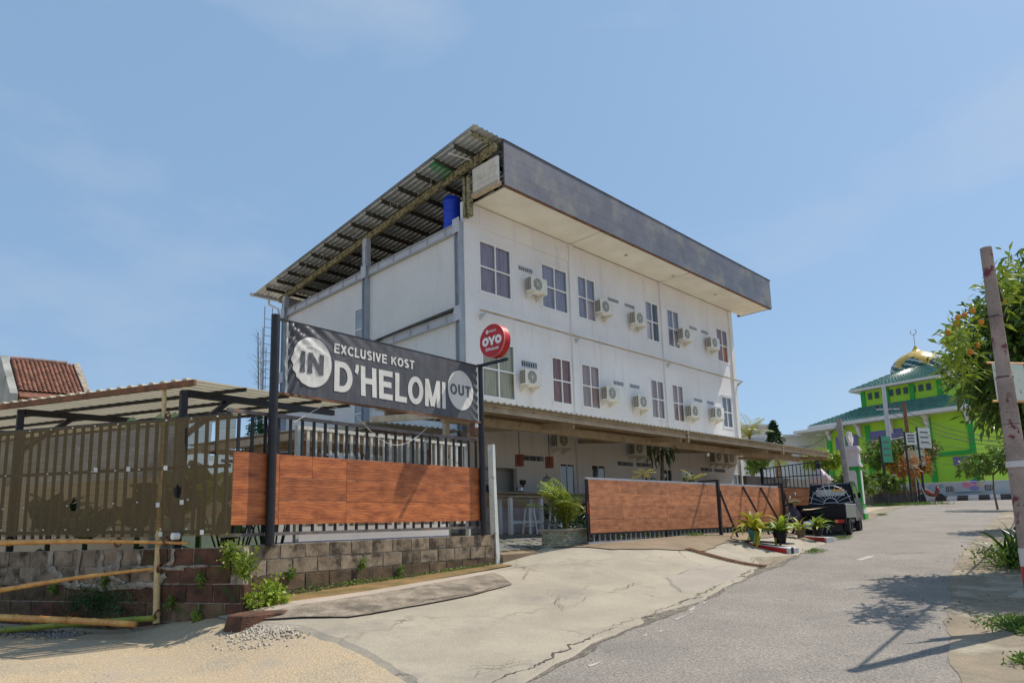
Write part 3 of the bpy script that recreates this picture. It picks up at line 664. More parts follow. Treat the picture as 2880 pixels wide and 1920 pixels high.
for i, w in enumerate(WIN1):
    x0, x1, z0, z1 = w; mb = MB(); t = .04
    mb.box(x0, x0 + t, YF - .01, YF + .04, z0, z1); mb.box(x1 - t, x1, YF - .01, YF + .04, z0, z1); mb.box((x0 + x1 - t) / 2, (x0 + x1 + t) / 2, YF - .01, YF + .04, z0, z1 - t); mb.box(x0 + t, x1 - t, YF - .012, YF + .042, z1 - t, z1)
    f = mb.build('window', M_FRAMEW, hotel)
    for (a, b) in ((x0 + t, (x0 + x1 - t) / 2), ((x0 + x1 + t) / 2, x1 - t)): MB().add([(a, YF + .015, z0), (b, YF + .015, z0), (b, YF + .015, z1 - t), (a, YF + .015, z1 - t)], [(0, 1, 2, 3)]).build('pane', M_GLASSD, f, fixn=False)
for V, dark in ((V3, 0), (V2, 0), (V1, 1)):
    for (x0, x1, z0, z1) in V:
        mb = MB(); t = .02
        mb.box(x0, x1, YF - .012, YF + .03, z0, z0 + t); mb.box(x0, x1, YF - .012, YF + .03, z1 - t, z1)
        mb.box(x0, x0 + t, YF - .012, YF + .03, z0 + t, z1 - t); mb.box(x1 - t, x1, YF - .012, YF + .03, z0 + t, z1 - t)
        f = mb.build('vent_grille', M_STEELL if not dark else M_STEEL, hotel); n = 7 if not dark else 3
        bars = MB()
        for k in range(1, n): xx = x0 + (x1 - x0) * k / n; bars.box(xx - .018, xx + .018, YF - .006, YF + .02, z0 + t, z1 - t)
        if dark:
            for q in (.35, .65): bars.box(x0 + t, x1 - t, YF, YF + .015, z0 + (z1 - z0) * q - .008, z0 + (z1 - z0) * q + .008)
        bars.build('vent_slats', M_STEELL if not dark else M_STEEL, f, kind='stuff')
# pilasters, beams of the front
for x in (18.64, 24.72, 30.92):
    MB().box(x - .14, x + .14, YF - .07, YF - .003, ZG, 10.24).build('pilaster', M_WHITE if x < 30 else M_WALLCREAM, hotel)
MB().box(XL + .02, 18.49, YF - .045, YF - .003, 9.55, 10.24).build('lintel_band', M_WHITE, hotel)
# long ledge profile between the storeys with brackets
lg = MB().box(XL + .42, 31.35, YF - .26, YF - .19, 6.655, 6.70).build('ledge_profile', M_BEAM, hotel)
for x in (14.05, 18.68, 24.76, 31.15):
    MB().prism([(YF - .004, 6.62), (YF - .24, 6.62), (YF - .24, 6.58), (YF - .004, 6.42)], x - .03, x + .03, 'x').build('bracket', M_STEELL, hotel)
# soffit
for a, b in ((13.84, 18.62), (18.66, 24.68), (24.72, 31.6), (31.63, 32.2)):
    MB().box(a, b, 13.70, 15.20, 10.27, 10.31).build('soffit_panel', M_SOFFIT, hotel)
mb = MB()
for x in (21.09, 24.47, 28.09):
    dlt = MB().lathe([(.075, 0), (.075, -.012), (.055, -.012), (.05, .0)], (x, 14.4, 10.267), 18); dl = dlt.build('downlight', M_STEELL, hotel)
    MB().lathe([(.05, 0), (.02, .001)], (x, 14.4, 10.262), 18).build('lens', M_ACDARK, dl)
# fascia cladding of three long courses with recessed seams
for k, (z0, z1) in enumerate(((10.27, 10.75), (10.755, 11.25), (11.255, 11.74))):
    for a, b in ((13.70, 19.9), (19.905, 26.1), (26.105, 32.3)):
        MB().box(a, b, 13.60, 13.66, z0, z1).build('fascia_panel', M_FASCIA, hotel)
MB().box(32.24, 32.3, 13.665, 15.4, 10.27, 11.72).build('fascia_end', M_FASCIA, hotel)
MB().box(13.68, 32.32, 13.58, 13.68, 11.743, 11.765).build('fascia_cap', M_PURLIN, hotel)
MB().box(13.70, 32.28, 13.62, 13.70, 10.235, 10.265).build('fascia_lip', M_RUST, hotel)
# left end: white blocks, channel under them, corner stub columns
for j in range(5):
    for i in range(4):
        y0 = 13.72 + i * .28 + (j % 2) * .1; z0 = 10.40 + j * .17
        if y0 + .27 > 14.86 or z0 + .16 > 10.98 + (14.9 - y0) * .1: continue
        MB().box(13.50, 13.60, y0, y0 + .27, z0, z0 + .16).build('block', mat('aerated_block', (.66, .62, .55), (.58, .54, .47), stain=(.3, .3, .2), st_lo=.62) if 'aerated_block' not in bpy.data.materials else bpy.data.materials['aerated_block'], hotel)
MB().box(13.52, 13.58, 13.70, 14.86, 10.37, 11.2).build('block_backing', M_WALLCREAM, hotel)
MB().box(13.47, 13.62, 13.66, 14.88, 10.24, 10.365).build('end_channel', M_BEAM, hotel)
for y in (14.9, 15.1): MB().box(13.40, 13.56, y, y + .12, 9.66, 11.0).build('stub_column', M_YSTEEL, hotel)
# steel frame on the side
def icol(x, y, z0, z1, d=.2, w=.22, m=M_STEEL, nm='steel_column'):
    mb = MB(); mb.box(x - d, x, y - w / 2, y - w / 2 + .02, z0, z1); mb.box(x - d, x, y + w / 2 - .02, y + w / 2, z0, z1); mb.box(x - d * .55, x - d * .55 + .015, y - w / 2 + .02, y + w / 2 - .02, z0, z1)
    return mb.build(nm, m, hotel)
for y, z1 in ((15.36, 9.55), (20.62, 10.42), (26.95, 9.95)):
    icol(XL - .003, y, ZG, z1)
    for z in (6.55, 9.42):
        if z < z1:
            p = MB().box(XL - .225, XL - .206, y - .16, y + .16, z - .25, z + .22).build('splice_plate', M_STEELL, hotel)
            b = MB()
            for i in range(3):
                for sg in (-.1, .1): b.box(XL - .235, XL - .225, y + sg - .012, y + sg + .012, z - .17 + i * .13, z - .146 + i * .13)
            b.build('bolts', M_STEEL, p, kind='stuff')
def ibeam(y0, y1, z, nm='steel_beam'):
    mb = MB(); mb.box(XL - .16, XL - .004, y0, y1, z + .26, z + .275); mb.box(XL - .16, XL - .004, y0, y1, z, z + .015); mb.box(XL - .09, XL - .075, y0, y1, z + .015, z + .26)
    b = mb.build(nm, M_STEELL, hotel); s = MB(); y = y0 + .5
    while y < y1 - .1: s.box(XL - .15, XL - .09, y, y + .012, z + .016, z + .259); y += .95
    s.build('stiffener', M_STEELL, b)
for a, b in ((15.5, 20.5), (20.75, 26.83)): ibeam(a, b, 9.25)
ibeam(15.5, 19.9, 6.35)
MB().prism([(15.5, 6.66), (15.5, 6.74), (17.6, 6.70), (20.3, 6.63), (20.3, 6.60)], XL - .24, XL - .01, 'x').build('flashing_strip', M_PURLIN, hotel)
# tall narrow stair window on the side
mb = MB(); y0, y1, z0, z1 = SW[0]; t = .04
mb.box(XL - .02, XL + .04, y0, y0 + t, z0, z1); mb.box(XL - .02, XL + .04, y1 - t, y1, z0, z1)
for k in range(8): zz = z0 + (z1 - z0 - t) * k / 7; mb.box(XL - .015, XL + .035, y0 + t, y1 - t, zz, zz + t)
f = mb.build('stair_window', M_FRAMEW, hotel)
for k in range(7):
    a = z0 + (z1 - z0 - t) * k / 7 + t; b = z0 + (z1 - z0 - t) * (k + 1) / 7
    MB().box(XL + .005, XL + .01, y0 + t, y1 - t, a, b).build('pane', mat('frosted_grey_glass', (.34, .36, .37), (.22, .24, .25), rough=.15, scale=1.5, bump=0, spec=.6) if 'frosted_grey_glass' not in bpy.data.materials else bpy.data.materials['frosted_grey_glass'], f)
# roof
def corr(o, u, v, nu, pitch, L_, h=.03, flat=.5, thick=.0):
    """corrugated sheet: ridges run along v, nu ridges stepping along u"""
    o, u, v = Vector(o), Vector(u).normalized(), Vector(v).normalized(); w = u.cross(v).normalized()
    if w.z < 0: w = -w
    prof = []
    for i in range(nu):
        b = i * pitch; prof += [(b, 0), (b + pitch * (flat), 0), (b + pitch * (flat + .12), h), (b + pitch * (1 - .12), h)]
    prof.append((nu * pitch, 0))
    vs = [o + u * a + w * c for a, c in prof] + [o + u * a + w * c + v * L_ for a, c in prof]; n = len(prof)
    return MB().add(vs, [(i, i + 1, n + i + 1, n + i) for i in range(n - 1)])
rv = Vector((0, 28.31 - 13.62, 10.44 - 11.74)); RL = rv.length
corr((12.49, 13.62, 11.755), (1, 0, 0), rv, 100, .2, RL, .035).build('roof_sheet', M_ZINC, hotel, fixn=False)
zr = lambda y: 11.74 + (10.44 - 11.74) * (y - 13.66) / (28.31 - 13.66)
y = 13.85; k = 0
while y < 28.2:
    z = zr(y); x0 = 12.6
    mb = MB(); mb.box(x0, 32.2, y, y + .06, z - .15, z - .143); mb.box(x0, 32.2, y, y + .06, z - .022, z - .012); mb.box(x0, 32.2, y, y + .008, z - .143, z - .022)
    mb.build('purlin', M_PURLIN if k else M_YSTEEL, hotel); y += .97 if k else .8; k += 1
for x in (13.45, 18.64, 24.72, 31.0):
    MB().beam((x, 13.7, zr(13.7) - .28), (x, 27.7, zr(27.7) - .28), .12, .24).build('rafter', M_YSTEEL, hotel)
for (y, z0) in ((20.62, 9.63), (26.95, 9.63)): MB().box(XL - .18, XL + .02, y - .13, y + .13, z0, zr(y) - .40).build('roof_post', M_STEELL, hotel)
# rear eave gutter with downpipe
MB().prism([(28.28, 10.40), (28.28, 10.52), (28.46, 10.52), (28.46, 10.40)], 12.4, 32.2, 'x').build('gutter', M_STEELL, hotel)
MB().tube([(13.2, 28.3, 10.4), (13.2, 28.25, 10.1), (13.25, 27.45, 9.7), (13.27, 27.35, 9.3), (13.27, 27.35, 0)], .05, 8).build('downpipe', M_FRAMEW, hotel)
# sagging torn underlay scraps and loose cable under the eave
mb = MB()
for i in range(26):
    y = random.uniform(16, 27.5); x = random.uniform(12.6, 13.3); z = zr(y) - .15; l = random.uniform(.06, .28)
    mb.tube([(x, y, z), (x + random.uniform(-.05, .05), y + .02, z - l * .6), (x + random.uniform(-.08, .08), y + .05, z - l)], .012, 4)
mb.build('torn_scraps', mat('torn_foil', (.45, .42, .36), (.2, .17, .12)), hotel, kind='stuff')
# blue drum in the roof space and green broom hanging at the eave
mb = MB().lathe([(.27, 0), (.31, .02), (.31, .45), (.33, .48), (.31, .51), (.31, .90), (.33, .93), (.31, .96), (.31, 1.3), (.33, 1.33), (.31, 1.36), (.27, 1.5)], (13.98, 16.4, 9.45), 28)
one('water_tank', mb, M_BLUE, 'blue plastic water drum standing on the top floor behind the corner column', 'drum', smooth=False)
gb = thing('green_pipes_bundle', 'bundle of thin green rods stored under the roof overhang near the ridge', 'rods', (12.9, 15.9, 11.2))
M_GRN = plain('green_rod', (.02, .28, .09), .5)
for i in range(7):
    a = Vector((12.52, 15.55 + i * .04, zr(15.6) - .17 - .012 * i)); MB().tube([a, a + Vector((1.25, .1 + .05 * i, -.02))], .013, 5).build('rod', M_GRN, gb)
MB().tube([(12.62, 14.95, zr(15) - .17), (13.5, 14.75, zr(14.8) - .2)], .018, 6).build('pale_pipe', M_FRAMEW, gb)
# ladder-like mast at the far corner
ld = thing('lattice_ladder', 'thin grey ladder standing at the far left corner of the hotel', 'ladder', (13.0, 28.2, 0))
for dx in (0, .35): MB().tube([(12.9 + dx, 28.0, -.3), (12.9 + dx, 28.0, 9.9)], .02, 6).build('rail', M_STEEL, ld)
rg = MB().tube([(0, 0, 0), (.35, 0, 0)], .013, 6).mesh('rung', M_STEEL)
for k in range(24): link_mesh('rung', rg, ld, Matrix.Translation((12.9, 28.0, .6 + k * .38)))

# ------------------------------------------------------------------ air conditioners
def make_ac(name):
    t = thing(name, '', 'air conditioner', (0, 0, 0), 0, 'air conditioner condensers on the hotel front')
    w, d, h = .80, .29, .54
    MB().box(0, w, -d, 0, 0, h).build('casing', M_ACBODY, t, local=True, bevel=.018)
    mb = MB(); cx, cz, n = w * .38, h * .5, 30
    ring = lambda r, y: [(cx + r * math.cos(6.2832 * i / n), y, cz + r * math.sin(6.2832 * i / n)) for i in range(n)]
    mb.add(ring(.215, -d - .004), [tuple(range(n))]); fan = mb.build('fan_grille', M_ACDARK, t, local=True)
    mb = MB()
    for r in (.215, .17, .125, .08):
        mb.add(ring(r, -d - .010) + ring(r - .012, -d - .010), [(i, (i + 1) % n, n + (i + 1) % n, n + i) for i in range(n)])
    for a in range(8):
        mb.beam((cx + .03 * math.cos(a * .785), -d - .009, cz + .03 * math.sin(a * .785)), (cx + .215 * math.cos(a * .785), -d - .009, cz + .215 * math.sin(a * .785)), .01, .004, (0, 1, 0))
    mb.build('fan_wires', M_ACBODY, fan, local=True)
    MB().lathe([(.035, 0), (.035, .008)], (0, 0, 0), 14).build('hub', M_ACBODY, fan, local=True)
    hb = [c for c in fan.children if c.name.startswith('hub')][0]; hb.location = (cx, -d - .01, cz); hb.rotation_euler = (math.pi / 2, 0, 0)
    side = MB()
    for j in range(6):
        for i in range(3): side.box(-.004, .0, -d + .035 + i * .08, -d + .10 + i * .08, .06 + j * .072, .115 + j * .072)
    side.build('coil_grille', M_ACDARK, t, local=True)
    for x in (.1, .62):
        MB().prism([(.09, -.01), (-.34, -.01), (-.34, -.045), (.09, -.20)], x, x + .025, 'x').build('bracket', M_ACBODY, t, local=True)
    MB().tube([(.76, -.05, .12), (.84, -.06, .05), (.83, .05, -.05), (.8, .08, -.12)], .016, 6).build('pipe', M_FRAMEW, t, local=True)
    return t
ac0 = make_ac('ac_condenser')
ACS = [(16.08, 7.80, 'upper row, the one right of the first curtained window'), (19.87, 7.83, 'upper row, to the right of the third window'), (22.12, 7.83, 'upper row, to the left of the fourth window'), (25.75, 7.83, 'upper row, right of the fifth window'), (28.2, 7.87, 'upper row, beside the last window at the right corner'),
       (15.65, 4.52, 'middle row, right of the window behind the round red sign'), (20.0, 4.50, 'middle row, right of the third window'), (22.03, 4.40, 'middle row, left of the fourth window'), (25.98, 4.42, 'middle row, right of the fifth window'), (28.1, 4.55, 'middle row, beside the last window at the right corner'),
       (17.1, 2.55, 'in the shade under the canopy, above the hanging lamps'), (21.56, 2.53, 'under the canopy, left one beside the dark palm'), (22.75, 2.53, 'under the canopy, half hidden behind the dark palm'), (27.75, 2.53, 'under the canopy, left of the pair near the right end'), (28.97, 2.53, 'under the canopy, right of the pair near the right end')]
for i, (x, z, l) in enumerate(ACS):
    o = ac0 if i == 0 else dup(ac0)
    o.location = (x, YF - .1, z); o['label'] = 'cream air conditioner, ' + l

# ------------------------------------------------------------------ canopy in front of the hotel
can = thing('canopy_roof', 'long corrugated cream canopy roof on tan steel channels along the hotel ground floor', 'canopy', (20, 13, 2.7))
cv = Vector((0, 15.15 - 10.98, 3.12 - 2.76))
corr((9.9, 10.98, 2.775), (1, 0, 0), cv, 104, .2, cv.length, .035).build('roof_sheet', M_CREAMSHEET, can, fixn=False)
# part of the canopy that runs on beside the building
cv2 = Vector((0, 22.0 - 15.16, .08))
corr((9.9, 15.16, 3.13 - .3), (1, 0, 0), cv2, 17, .2, cv2.length, .035).build('roof_sheet', M_CREAMSHEET, can, fixn=False)
def channel(p, q, h, w, m, nm, par):
    p, q = Vector(p), Vector(q); d = (q - p).normalized(); s = d.cross(Vector((0, 0, 1))).normalized() * w
    mb = MB(); mb.beam(p, q, .008, h); mb.beam(p + s / 2 + Vector((0, 0, h / 2 - .004)), q + s / 2 + Vector((0, 0, h / 2 - .004)), w, .008); mb.beam(p + s / 2 - Vector((0, 0, h / 2 - .004)), q + s / 2 - Vector((0, 0, h / 2 - .004)), w, .008)
    return mb.build(nm, m, par)
zc = lambda y: 2.76 + (y - 10.98) * (.36 / 4.17)
for a, b in ((9.9, 18.9), (18.93, 25.9), (25.93, 30.7)):
    channel((a, 11.0, 2.62), (b, 11.0, 2.62), .16, .06, M_BEAM, 'eave_channel', can)
for x in (18.9, 25.9): MB().box(x - .03, x + .03, 10.95, 11.06, 2.42, 2.78).build('joint_plate', M_BEAM, can)
for y in (11.75, 12.6, 13.5, 14.5): channel((9.95, y, zc(y) - .1), (30.7, y, zc(y) - .1), .13, .05, M_BEAM, 'purlin', can)
MB().beam((10.0, 12.2, zc(12.2) - .32), (30.4, 12.2, zc(12.2) - .32), .15, .22).build('main_beam', M_BEAM, can)
for x in (9.98, 13.4, 18.6, 24.7, 30.6):
    MB().beam((x, 11.05, 2.50), (x, 15.15, 2.88), .08, .16).build('rafter', M_BEAM, can)
MB().beam((9.93, 15.3, 2.76), (9.93, 22, 2.84), .08, .2).build('rafter', M_BEAM, can)
for y in (16.5, 18, 19.5): channel((9.9, y, 2.76), (13.3, y, 2.76), .13, .05, M_BEAM, 'purlin', can)
for x, y in ((10.1, 12.2),): MB().box(x - .06, x + .06, y - .06, y + .06, ZG, 2.45).build('post', M_PURLIN if x > 11 else M_BEAM, can)
MB().box(10.0, 10.14, 11.1, 11.24, 2.0, 2.5).build('short_bracket', M_RUST, can)
# lower roof further back in the side yard
lo = thing('side_yard_roof', 'low corrugated roof on brown beams in the yard left of the hotel, behind the bars', 'roof', (7.5, 14, 1.9))
corr((6.9, 12.9, 2.13), (1, 0, 0), (0, 1, .05), 20, .2, 7.0, .035).build('roof_sheet', M_CREAMSHEET, lo, fixn=False)
for x in (6.95, 8.2, 9.5): channel((x, 12.95, 2.02), (x, 19.8, 2.3), .16, .06, M_BEAM, 'rafter', lo)
for y in (13.0, 15.5, 18.5): channel((6.9, y, 1.95 + (y - 13) * .045), (10.8, y, 1.95 + (y - 13) * .045), .14, .06, M_BEAM, 'beam', lo)
for x, y in ((7.0, 13.1), (10.2, 13.1), (7.0, 19.5)): MB().box(x - .05, x + .05, y - .05, y + .05, -.3, 1.9).build('post', M_RUST, lo)
yw = thing('yard_wall', 'white tiled side wall with dark openings seen through the bars below the low roof', 'wall', (8.8, 16.5, -.3))
MB().box(7.2, 12.0, 17.0, 17.12, -.28, 1.35).build('wall', M_WALLCREAM, yw)
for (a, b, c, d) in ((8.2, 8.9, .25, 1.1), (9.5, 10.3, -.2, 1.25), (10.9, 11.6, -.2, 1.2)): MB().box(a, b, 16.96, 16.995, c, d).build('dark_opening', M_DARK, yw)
gw = one('yard_back_wall', MB().box(3.0, 6.6, 19.0, 19.2, -1, 3.2), mat('blue_grey_cement', (.30, .33, .38), (.20, .23, .28), scale=2.5, stain=(.42, .44, .48), st_scale=4), 'blotchy blue-grey cement wall behind the plants and the orange board fence', 'wall')
# ------------------------------------------------------------------ board fence on the block wall
A1, D1 = np.array([3.70, 8.96]), np.array([.99563, .09342]); N1 = np.array([D1[1], -D1[0]])     # N1 points to the street
def f1(s, o=0., z=0.): p = A1 + D1 * s + N1 * o; return (p[0], p[1], z)
FL = 5.0
def F1M(s, o, z): return frame_mat(f1(s, o, z), (D1[0], D1[1], 0))
bf = thing('board_fence', 'black bar fence clad with orange wood-look boards on the grey block wall', 'fence', f1(2.5, 0, -.14))
# planks: three courses
pl = {}
def plank(L_, h, m, key):
    if (key, L_) not in pl:
        pl[(key, L_)] = MB().box(0, L_, -.008, 0, 0, h).mesh('plank', m, bevel=.0015)
    return pl[(key, L_)]
rows = [(.108, .322), (.432, .322), (.756, .322)]
for j, (z, h) in enumerate(rows):
    cuts = [0.03, .72, 1.86, 4.97] if j != 2 else [0.03, .72, 1.25, 1.86, 4.97]
    for a, b in zip(cuts[:-1], cuts[1:]):
        link_mesh('plank', plank(round(b - a - .004, 3), h, M_WOOD, 'f'), bf, F1M(a, .034 + random.uniform(0, .003), z))
MB().beam(f1(-.05, .0, 1.635), f1(FL + .02, .0, 1.60), .04, .05).build('top_rail', M_RAIL, bf)
MB().beam(f1(-.1, .0, -.02), f1(FL, .0, -.01), .04, .045).build('bottom_rail', M_RAIL, bf)
MB().beam(f1(-.1, .0, .95), f1(FL, .0, .95), .03, .04).build('mid_rail', M_BLACK, bf)
barm = MB().box(-.02, .02, -.012, .012, 0, 1.60).mesh('bar', M_BLACK)
s = .12
while s < FL - .05:
    link_mesh('bar', barm, bf, F1M(s, 0, 0.0)); s += .196
# old pale gate leaf behind it
og = thing('old_gate_leaf', 'rusty pale painted gate leaf of thin bars leaning just behind the board fence', 'gate', f1(3, -.35, -.2))
for z in (1.56, 0.1): MB().beam(f1(1.25, -.35, z), f1(FL - .02, -.35, z - .01), .04, .05).build('rail', M_OLDWHITE, og)
MB().beam(f1(1.25, -.35, -.2), f1(1.25, -.35, 1.58), .09, .05).build('stile', M_OLDWHITE, og)
MB().beam(f1(FL - .05, -.35, -.2), f1(FL - .05, -.35, 1.58), .09, .05).build('stile', M_OLDWHITE, og)
bm2 = MB().box(-.022, .022, -.012, .012, 0, 1.43).mesh('bar', M_OLDWHITE)
s = 1.43
while s < FL - .1:
    link_mesh('bar', bm2, og, F1M(s, -.35, .12)); s += .135
lw = thing('low_white_wall', 'low white wall with a blue painted foot behind the board fence', 'wall', (7.5, 10.6, -.8))
MB().beam(f1(1.2, -1.0, .1), f1(FL + .05, -1.0, .1), .08, .5).build('upper_band', M_WHITE, lw)
MB().beam(f1(1.2, -.98, -.35), f1(FL + .05, -.98, -.35), .08, .39).build('blue_band', mat('blue_grey_paint', (.20, .24, .36), (.15, .18, .28), rough=.6), lw)
tb = one('teal_planter_wall', MB().beam(f1(-.3, -1.6, -.3), f1(1.6, -1.3, -.3), .1, 1.1), mat('mint_render', (.42, .52, .44), (.34, .44, .37), scale=1.5), 'pale mint low wall behind the plants left of the tall black post', 'wall')

# banner sign
BZ0, BZ1 = 1.92, 3.02
bn = thing('banner_sign', 'grey banner with large white lettering stretched between two tall black posts above the fence', 'banner sign', f1(2.6, .1, -.14))
POSTO = .10
post = MB().tube([f1(.56, POSTO, -.16), f1(.565, POSTO, 3.06)], .062, 14).build('post', M_BLACK, bn, smooth=False)
MB().tube([f1(4.89, POSTO, -.16), f1(4.875, POSTO, 3.05)], .058, 14).build('post', M_BLACK, bn)
zT = lambda s: 3.055 + .0 * s
for z in (3.00, 1.93): MB().beam(f1(.57, POSTO + .02, z), f1(4.87, POSTO + .02, z), .035, .035).build('rail', M_BLACK if z > 2 else M_RUST, bn)
S0, S1 = .74, 4.74
def wrk(s, z):
    """out-of-plane folds of the vinyl: strong at the left end, fading to the right"""
    u = (s - S0); v = (S1 - s); zc_ = z - BZ0; k = math.exp(-max(u, 0) / .17); k2 = math.exp(-v / .10)
    top = max(0., 1 - (BZ1 - z) / .55)
    d = .035 * k * math.sin((z * 1.1 - s * 1.9) * 26 + 1.5 * math.sin(z * 5)) + .018 * top * math.exp(-u / .7) * math.sin((z * 1.6 + s * 1.0) * 21)
    d += .012 * k2 * math.sin((z + s * .7) * 40) * 1.
    d += .007 * math.sin(s * 3.1 + 1) * math.sin(z * 4) + .004 * mnoise.noise(Vector((s * 5, z * 4, 2))) + .0025 * mnoise.noise(Vector((s * 20, z * 6, 7)))
    if u > .3: d += .007 * math.exp(-((z - 2.62 - .06 * math.sin(s * 7)) / .012) ** 2) * math.exp(-u / 1.2)
    return d
nu, nz = 330, 90; V = []
for i in range(nu + 1):
    for j in range(nz + 1):
        s = S0 + (S1 - S0) * i / nu; z = 1.94 + (2.985 - 1.94) * j / nz
        V.append(f1(s, POSTO + .045 + wrk(s, z), z))
ii = np.arange((nu + 1) * (nz + 1)).reshape(nu + 1, nz + 1)
F = np.stack([ii[:-1, :-1], ii[1:, :-1], ii[1:, 1:], ii[:-1, 1:]], -1).reshape(-1, 4)
cloth = link_mesh('banner_cloth', np_mesh('banner_cloth', V, F, M_BANNER, True), bn)
# ragged pale hem at both ends
for (a, b) in ((.69, .74), (4.742, 4.77)):
    mb = MB(); n = 40
    vs = []
    for j in range(n + 1):
        z = 1.945 + 1.03 * j / n; w = .02 * mnoise.noise(Vector((z * 9, a, 1)))
        vs += [f1(a + w + (.0 if a > 2 else .02), POSTO + .04 + .01 * mnoise.noise(Vector((z * 12, 4, a))), z), f1(b, POSTO + .05, z)]
    mb.add(vs, [(2 * j, 2 * j + 1, 2 * j + 3, 2 * j + 2) for j in range(n)]); mb.build('hem', M_OLDWHITE, cloth, fixn=False)
def arc(cx, cy, rx, ry, a0, a1, n=12):
    return [(cx + rx * math.cos(rad(a0 + (a1 - a0) * i / n)), cy + ry * math.sin(rad(a0 + (a1 - a0) * i / n))) for i in range(n + 1)]
T_ = .098     # half stroke
def glyph(c):
    h = T_; H = 1 - T_
    o = lambda w, y0=h, y1=H: [arc(w / 2, (y0 + y1) / 2, w / 2 - h, (y1 - y0) / 2, 0, 360, 28)]
    A = {
     'I': (.19, [[(h, 0), (h, 1)]]), 'L': (.56, [[(h, 1), (h, h), (.56, h)]]), 'T': (.62, [[(0, H), (.62, H)], [(.31, H), (.31, 0)]]),
     'H': (.68, [[(h, 0), (h, 1)], [(.68 - h, 0), (.68 - h, 1)], [(h, .52), (.68 - h, .52)]]),
     'E': (.60, [[(.60, H), (h, H), (h, h), (.60, h)], [(h, .52), (.55, .52)]]),
     'N': (.70, [[(h, 0), (h, 1)], [(.70 - h, 0), (.70 - h, 1)], [(h, .98), (.70 - h, .02)]]),
     'M': (.82, [[(h, 0), (h, 1)], [(.82 - h, 0), (.82 - h, 1)], [(h + .01, .97), (.41, .04)], [(.82 - h - .01, .97), (.41, .04)]]),
     'X': (.68, [[(.09, 1), (.59, 0)], [(.59, 1), (.09, 0)]]), 'V': (.68, [[(.08, 1), (.34, .03)], [(.60, 1), (.34, .03)]]),
     'Y': (.66, [[(.08, 1), (.33, .42)], [(.58, 1), (.33, .42)], [(.33, .45), (.33, 0)]]),
     'K': (.70, [[(h, 0), (h, 1)], [(.60, 1), (.12, .40)], [(.28, .58), (.62, 0)]]),
     'U': (.66, [[(h, 1)] + arc(.33, .34, .33 - h, .34 - h, 180, 360, 14) + [(.66 - h, 1)]]),
     'O': (.76, o(.76)), '0': (.56, o(.56)), 'C': (.70, [arc(.38, .5, .38 - h, .5 - h, 42, 318, 22)]),
     'D': (.70, [[(h, h), (.30, h)] + arc(.30, .5, .40 - h, .5 - h, -90, 90, 14) + [(h, H), (h, h)]]),
     'S': (.62, [arc(.31, .735, .31 - h, .18, 35, 270, 12) + arc(.31, .27, .31 - h, .185, 90, -145, 12)]),
     "'": (.20, [[(.11, 1), (.11, .86), (.04, .70)]]),
     '9': (.56, [arc(.28, .68, .28 - h, .32 - h, 0, 360, 20), [(.56 - h, .68), (.56 - h, .45)] + arc(.28, .38, .28 - h, .38 - h, 0, -140, 8)]),
     '2': (.56, [arc(.28, .68, .28 - h, .32 - h, 160, -25, 10) + [(h, h), (.56, h)]]),
     '5': (.56, [[(.52, H), (.13, H), (.10, .54)] + arc(.27, .33, .29 - h, .33 - h, 130, -140, 12)]),
     '3': (.56, [arc(.27, .72, .24 - h, .28 - h, 150, -80, 10), arc(.27, .29, .28 - h, .29 - h, 80, -150, 10)]),
     'G': (.74, [arc(.38, .5, .38 - h, .5 - h, 45, 330, 22) + [(.74 - h, .45), (.45, .45)]]),
     'e': (.54, [[(h, .36), (.54 - h, .36)], arc(.27, .36, .27 - h, .36 - h, 0, 315, 20)]),
     'l': (.19, [[(h, 0), (h, 1)]]), 'i': (.19, [[(h, 0), (h, .70)], [(h, .84), (h, 1)]]),
     'o': (.56, [arc(.28, .36, .28 - h, .36 - h, 0, 360, 22)]),
     'm': (.84, [[(h, 0), (h, .72)], arc(.25, .44, .17, .22, 175, 0, 8) + [(.42, 0)], arc(.59, .44, .17, .22, 175, 0, 8) + [(.76, 0)]]),
     ' ': (.30, [])}
    return A[c]
def text_mesh(txt, bold=0., res=4):
    mb = MB(); x = 0.; lay = 0
    for ch in txt:
        w, st = glyph(ch)
        for pl0 in st:
            P = [np.array(p, float) for p in pl0]; closed = np.hypot(*(P[0] - P[-1])) < 1e-4
            if closed: P = P[:-1]
            n = len(P); vs = []; lay += 1
            for i in range(n):
                a = P[(i - 1) % n] if (closed or i > 0) else None; c = P[(i + 1) % n] if (closed or i < n - 1) else None
                d1 = (P[i] - a) / np.hypot(*(P[i] - a)) if a is not None else None; d2 = (c - P[i]) / np.hypot(*(c - P[i])) if c is not None else None
                if d1 is None: d1 = d2
                if d2 is None: d2 = d1
                t = d1 + d2; t /= np.hypot(*t); nn = np.array([-t[1], t[0]]); k = min(2.2, 1 / max(.3, abs(t @ d1)))
                for sg_ in (-1, 1): q = P[i] + nn * sg_ * T_ * k; vs.append((x + q[0], q[1], lay * .0008))
            m = n if closed else n - 1
            mb.add(vs, [(2 * i, 2 * ((i + 1) % n), 2 * ((i + 1) % n) + 1, 2 * i + 1) for i in range(m)])
        x += w + .13
    return mb.mesh('t', fixn=False)
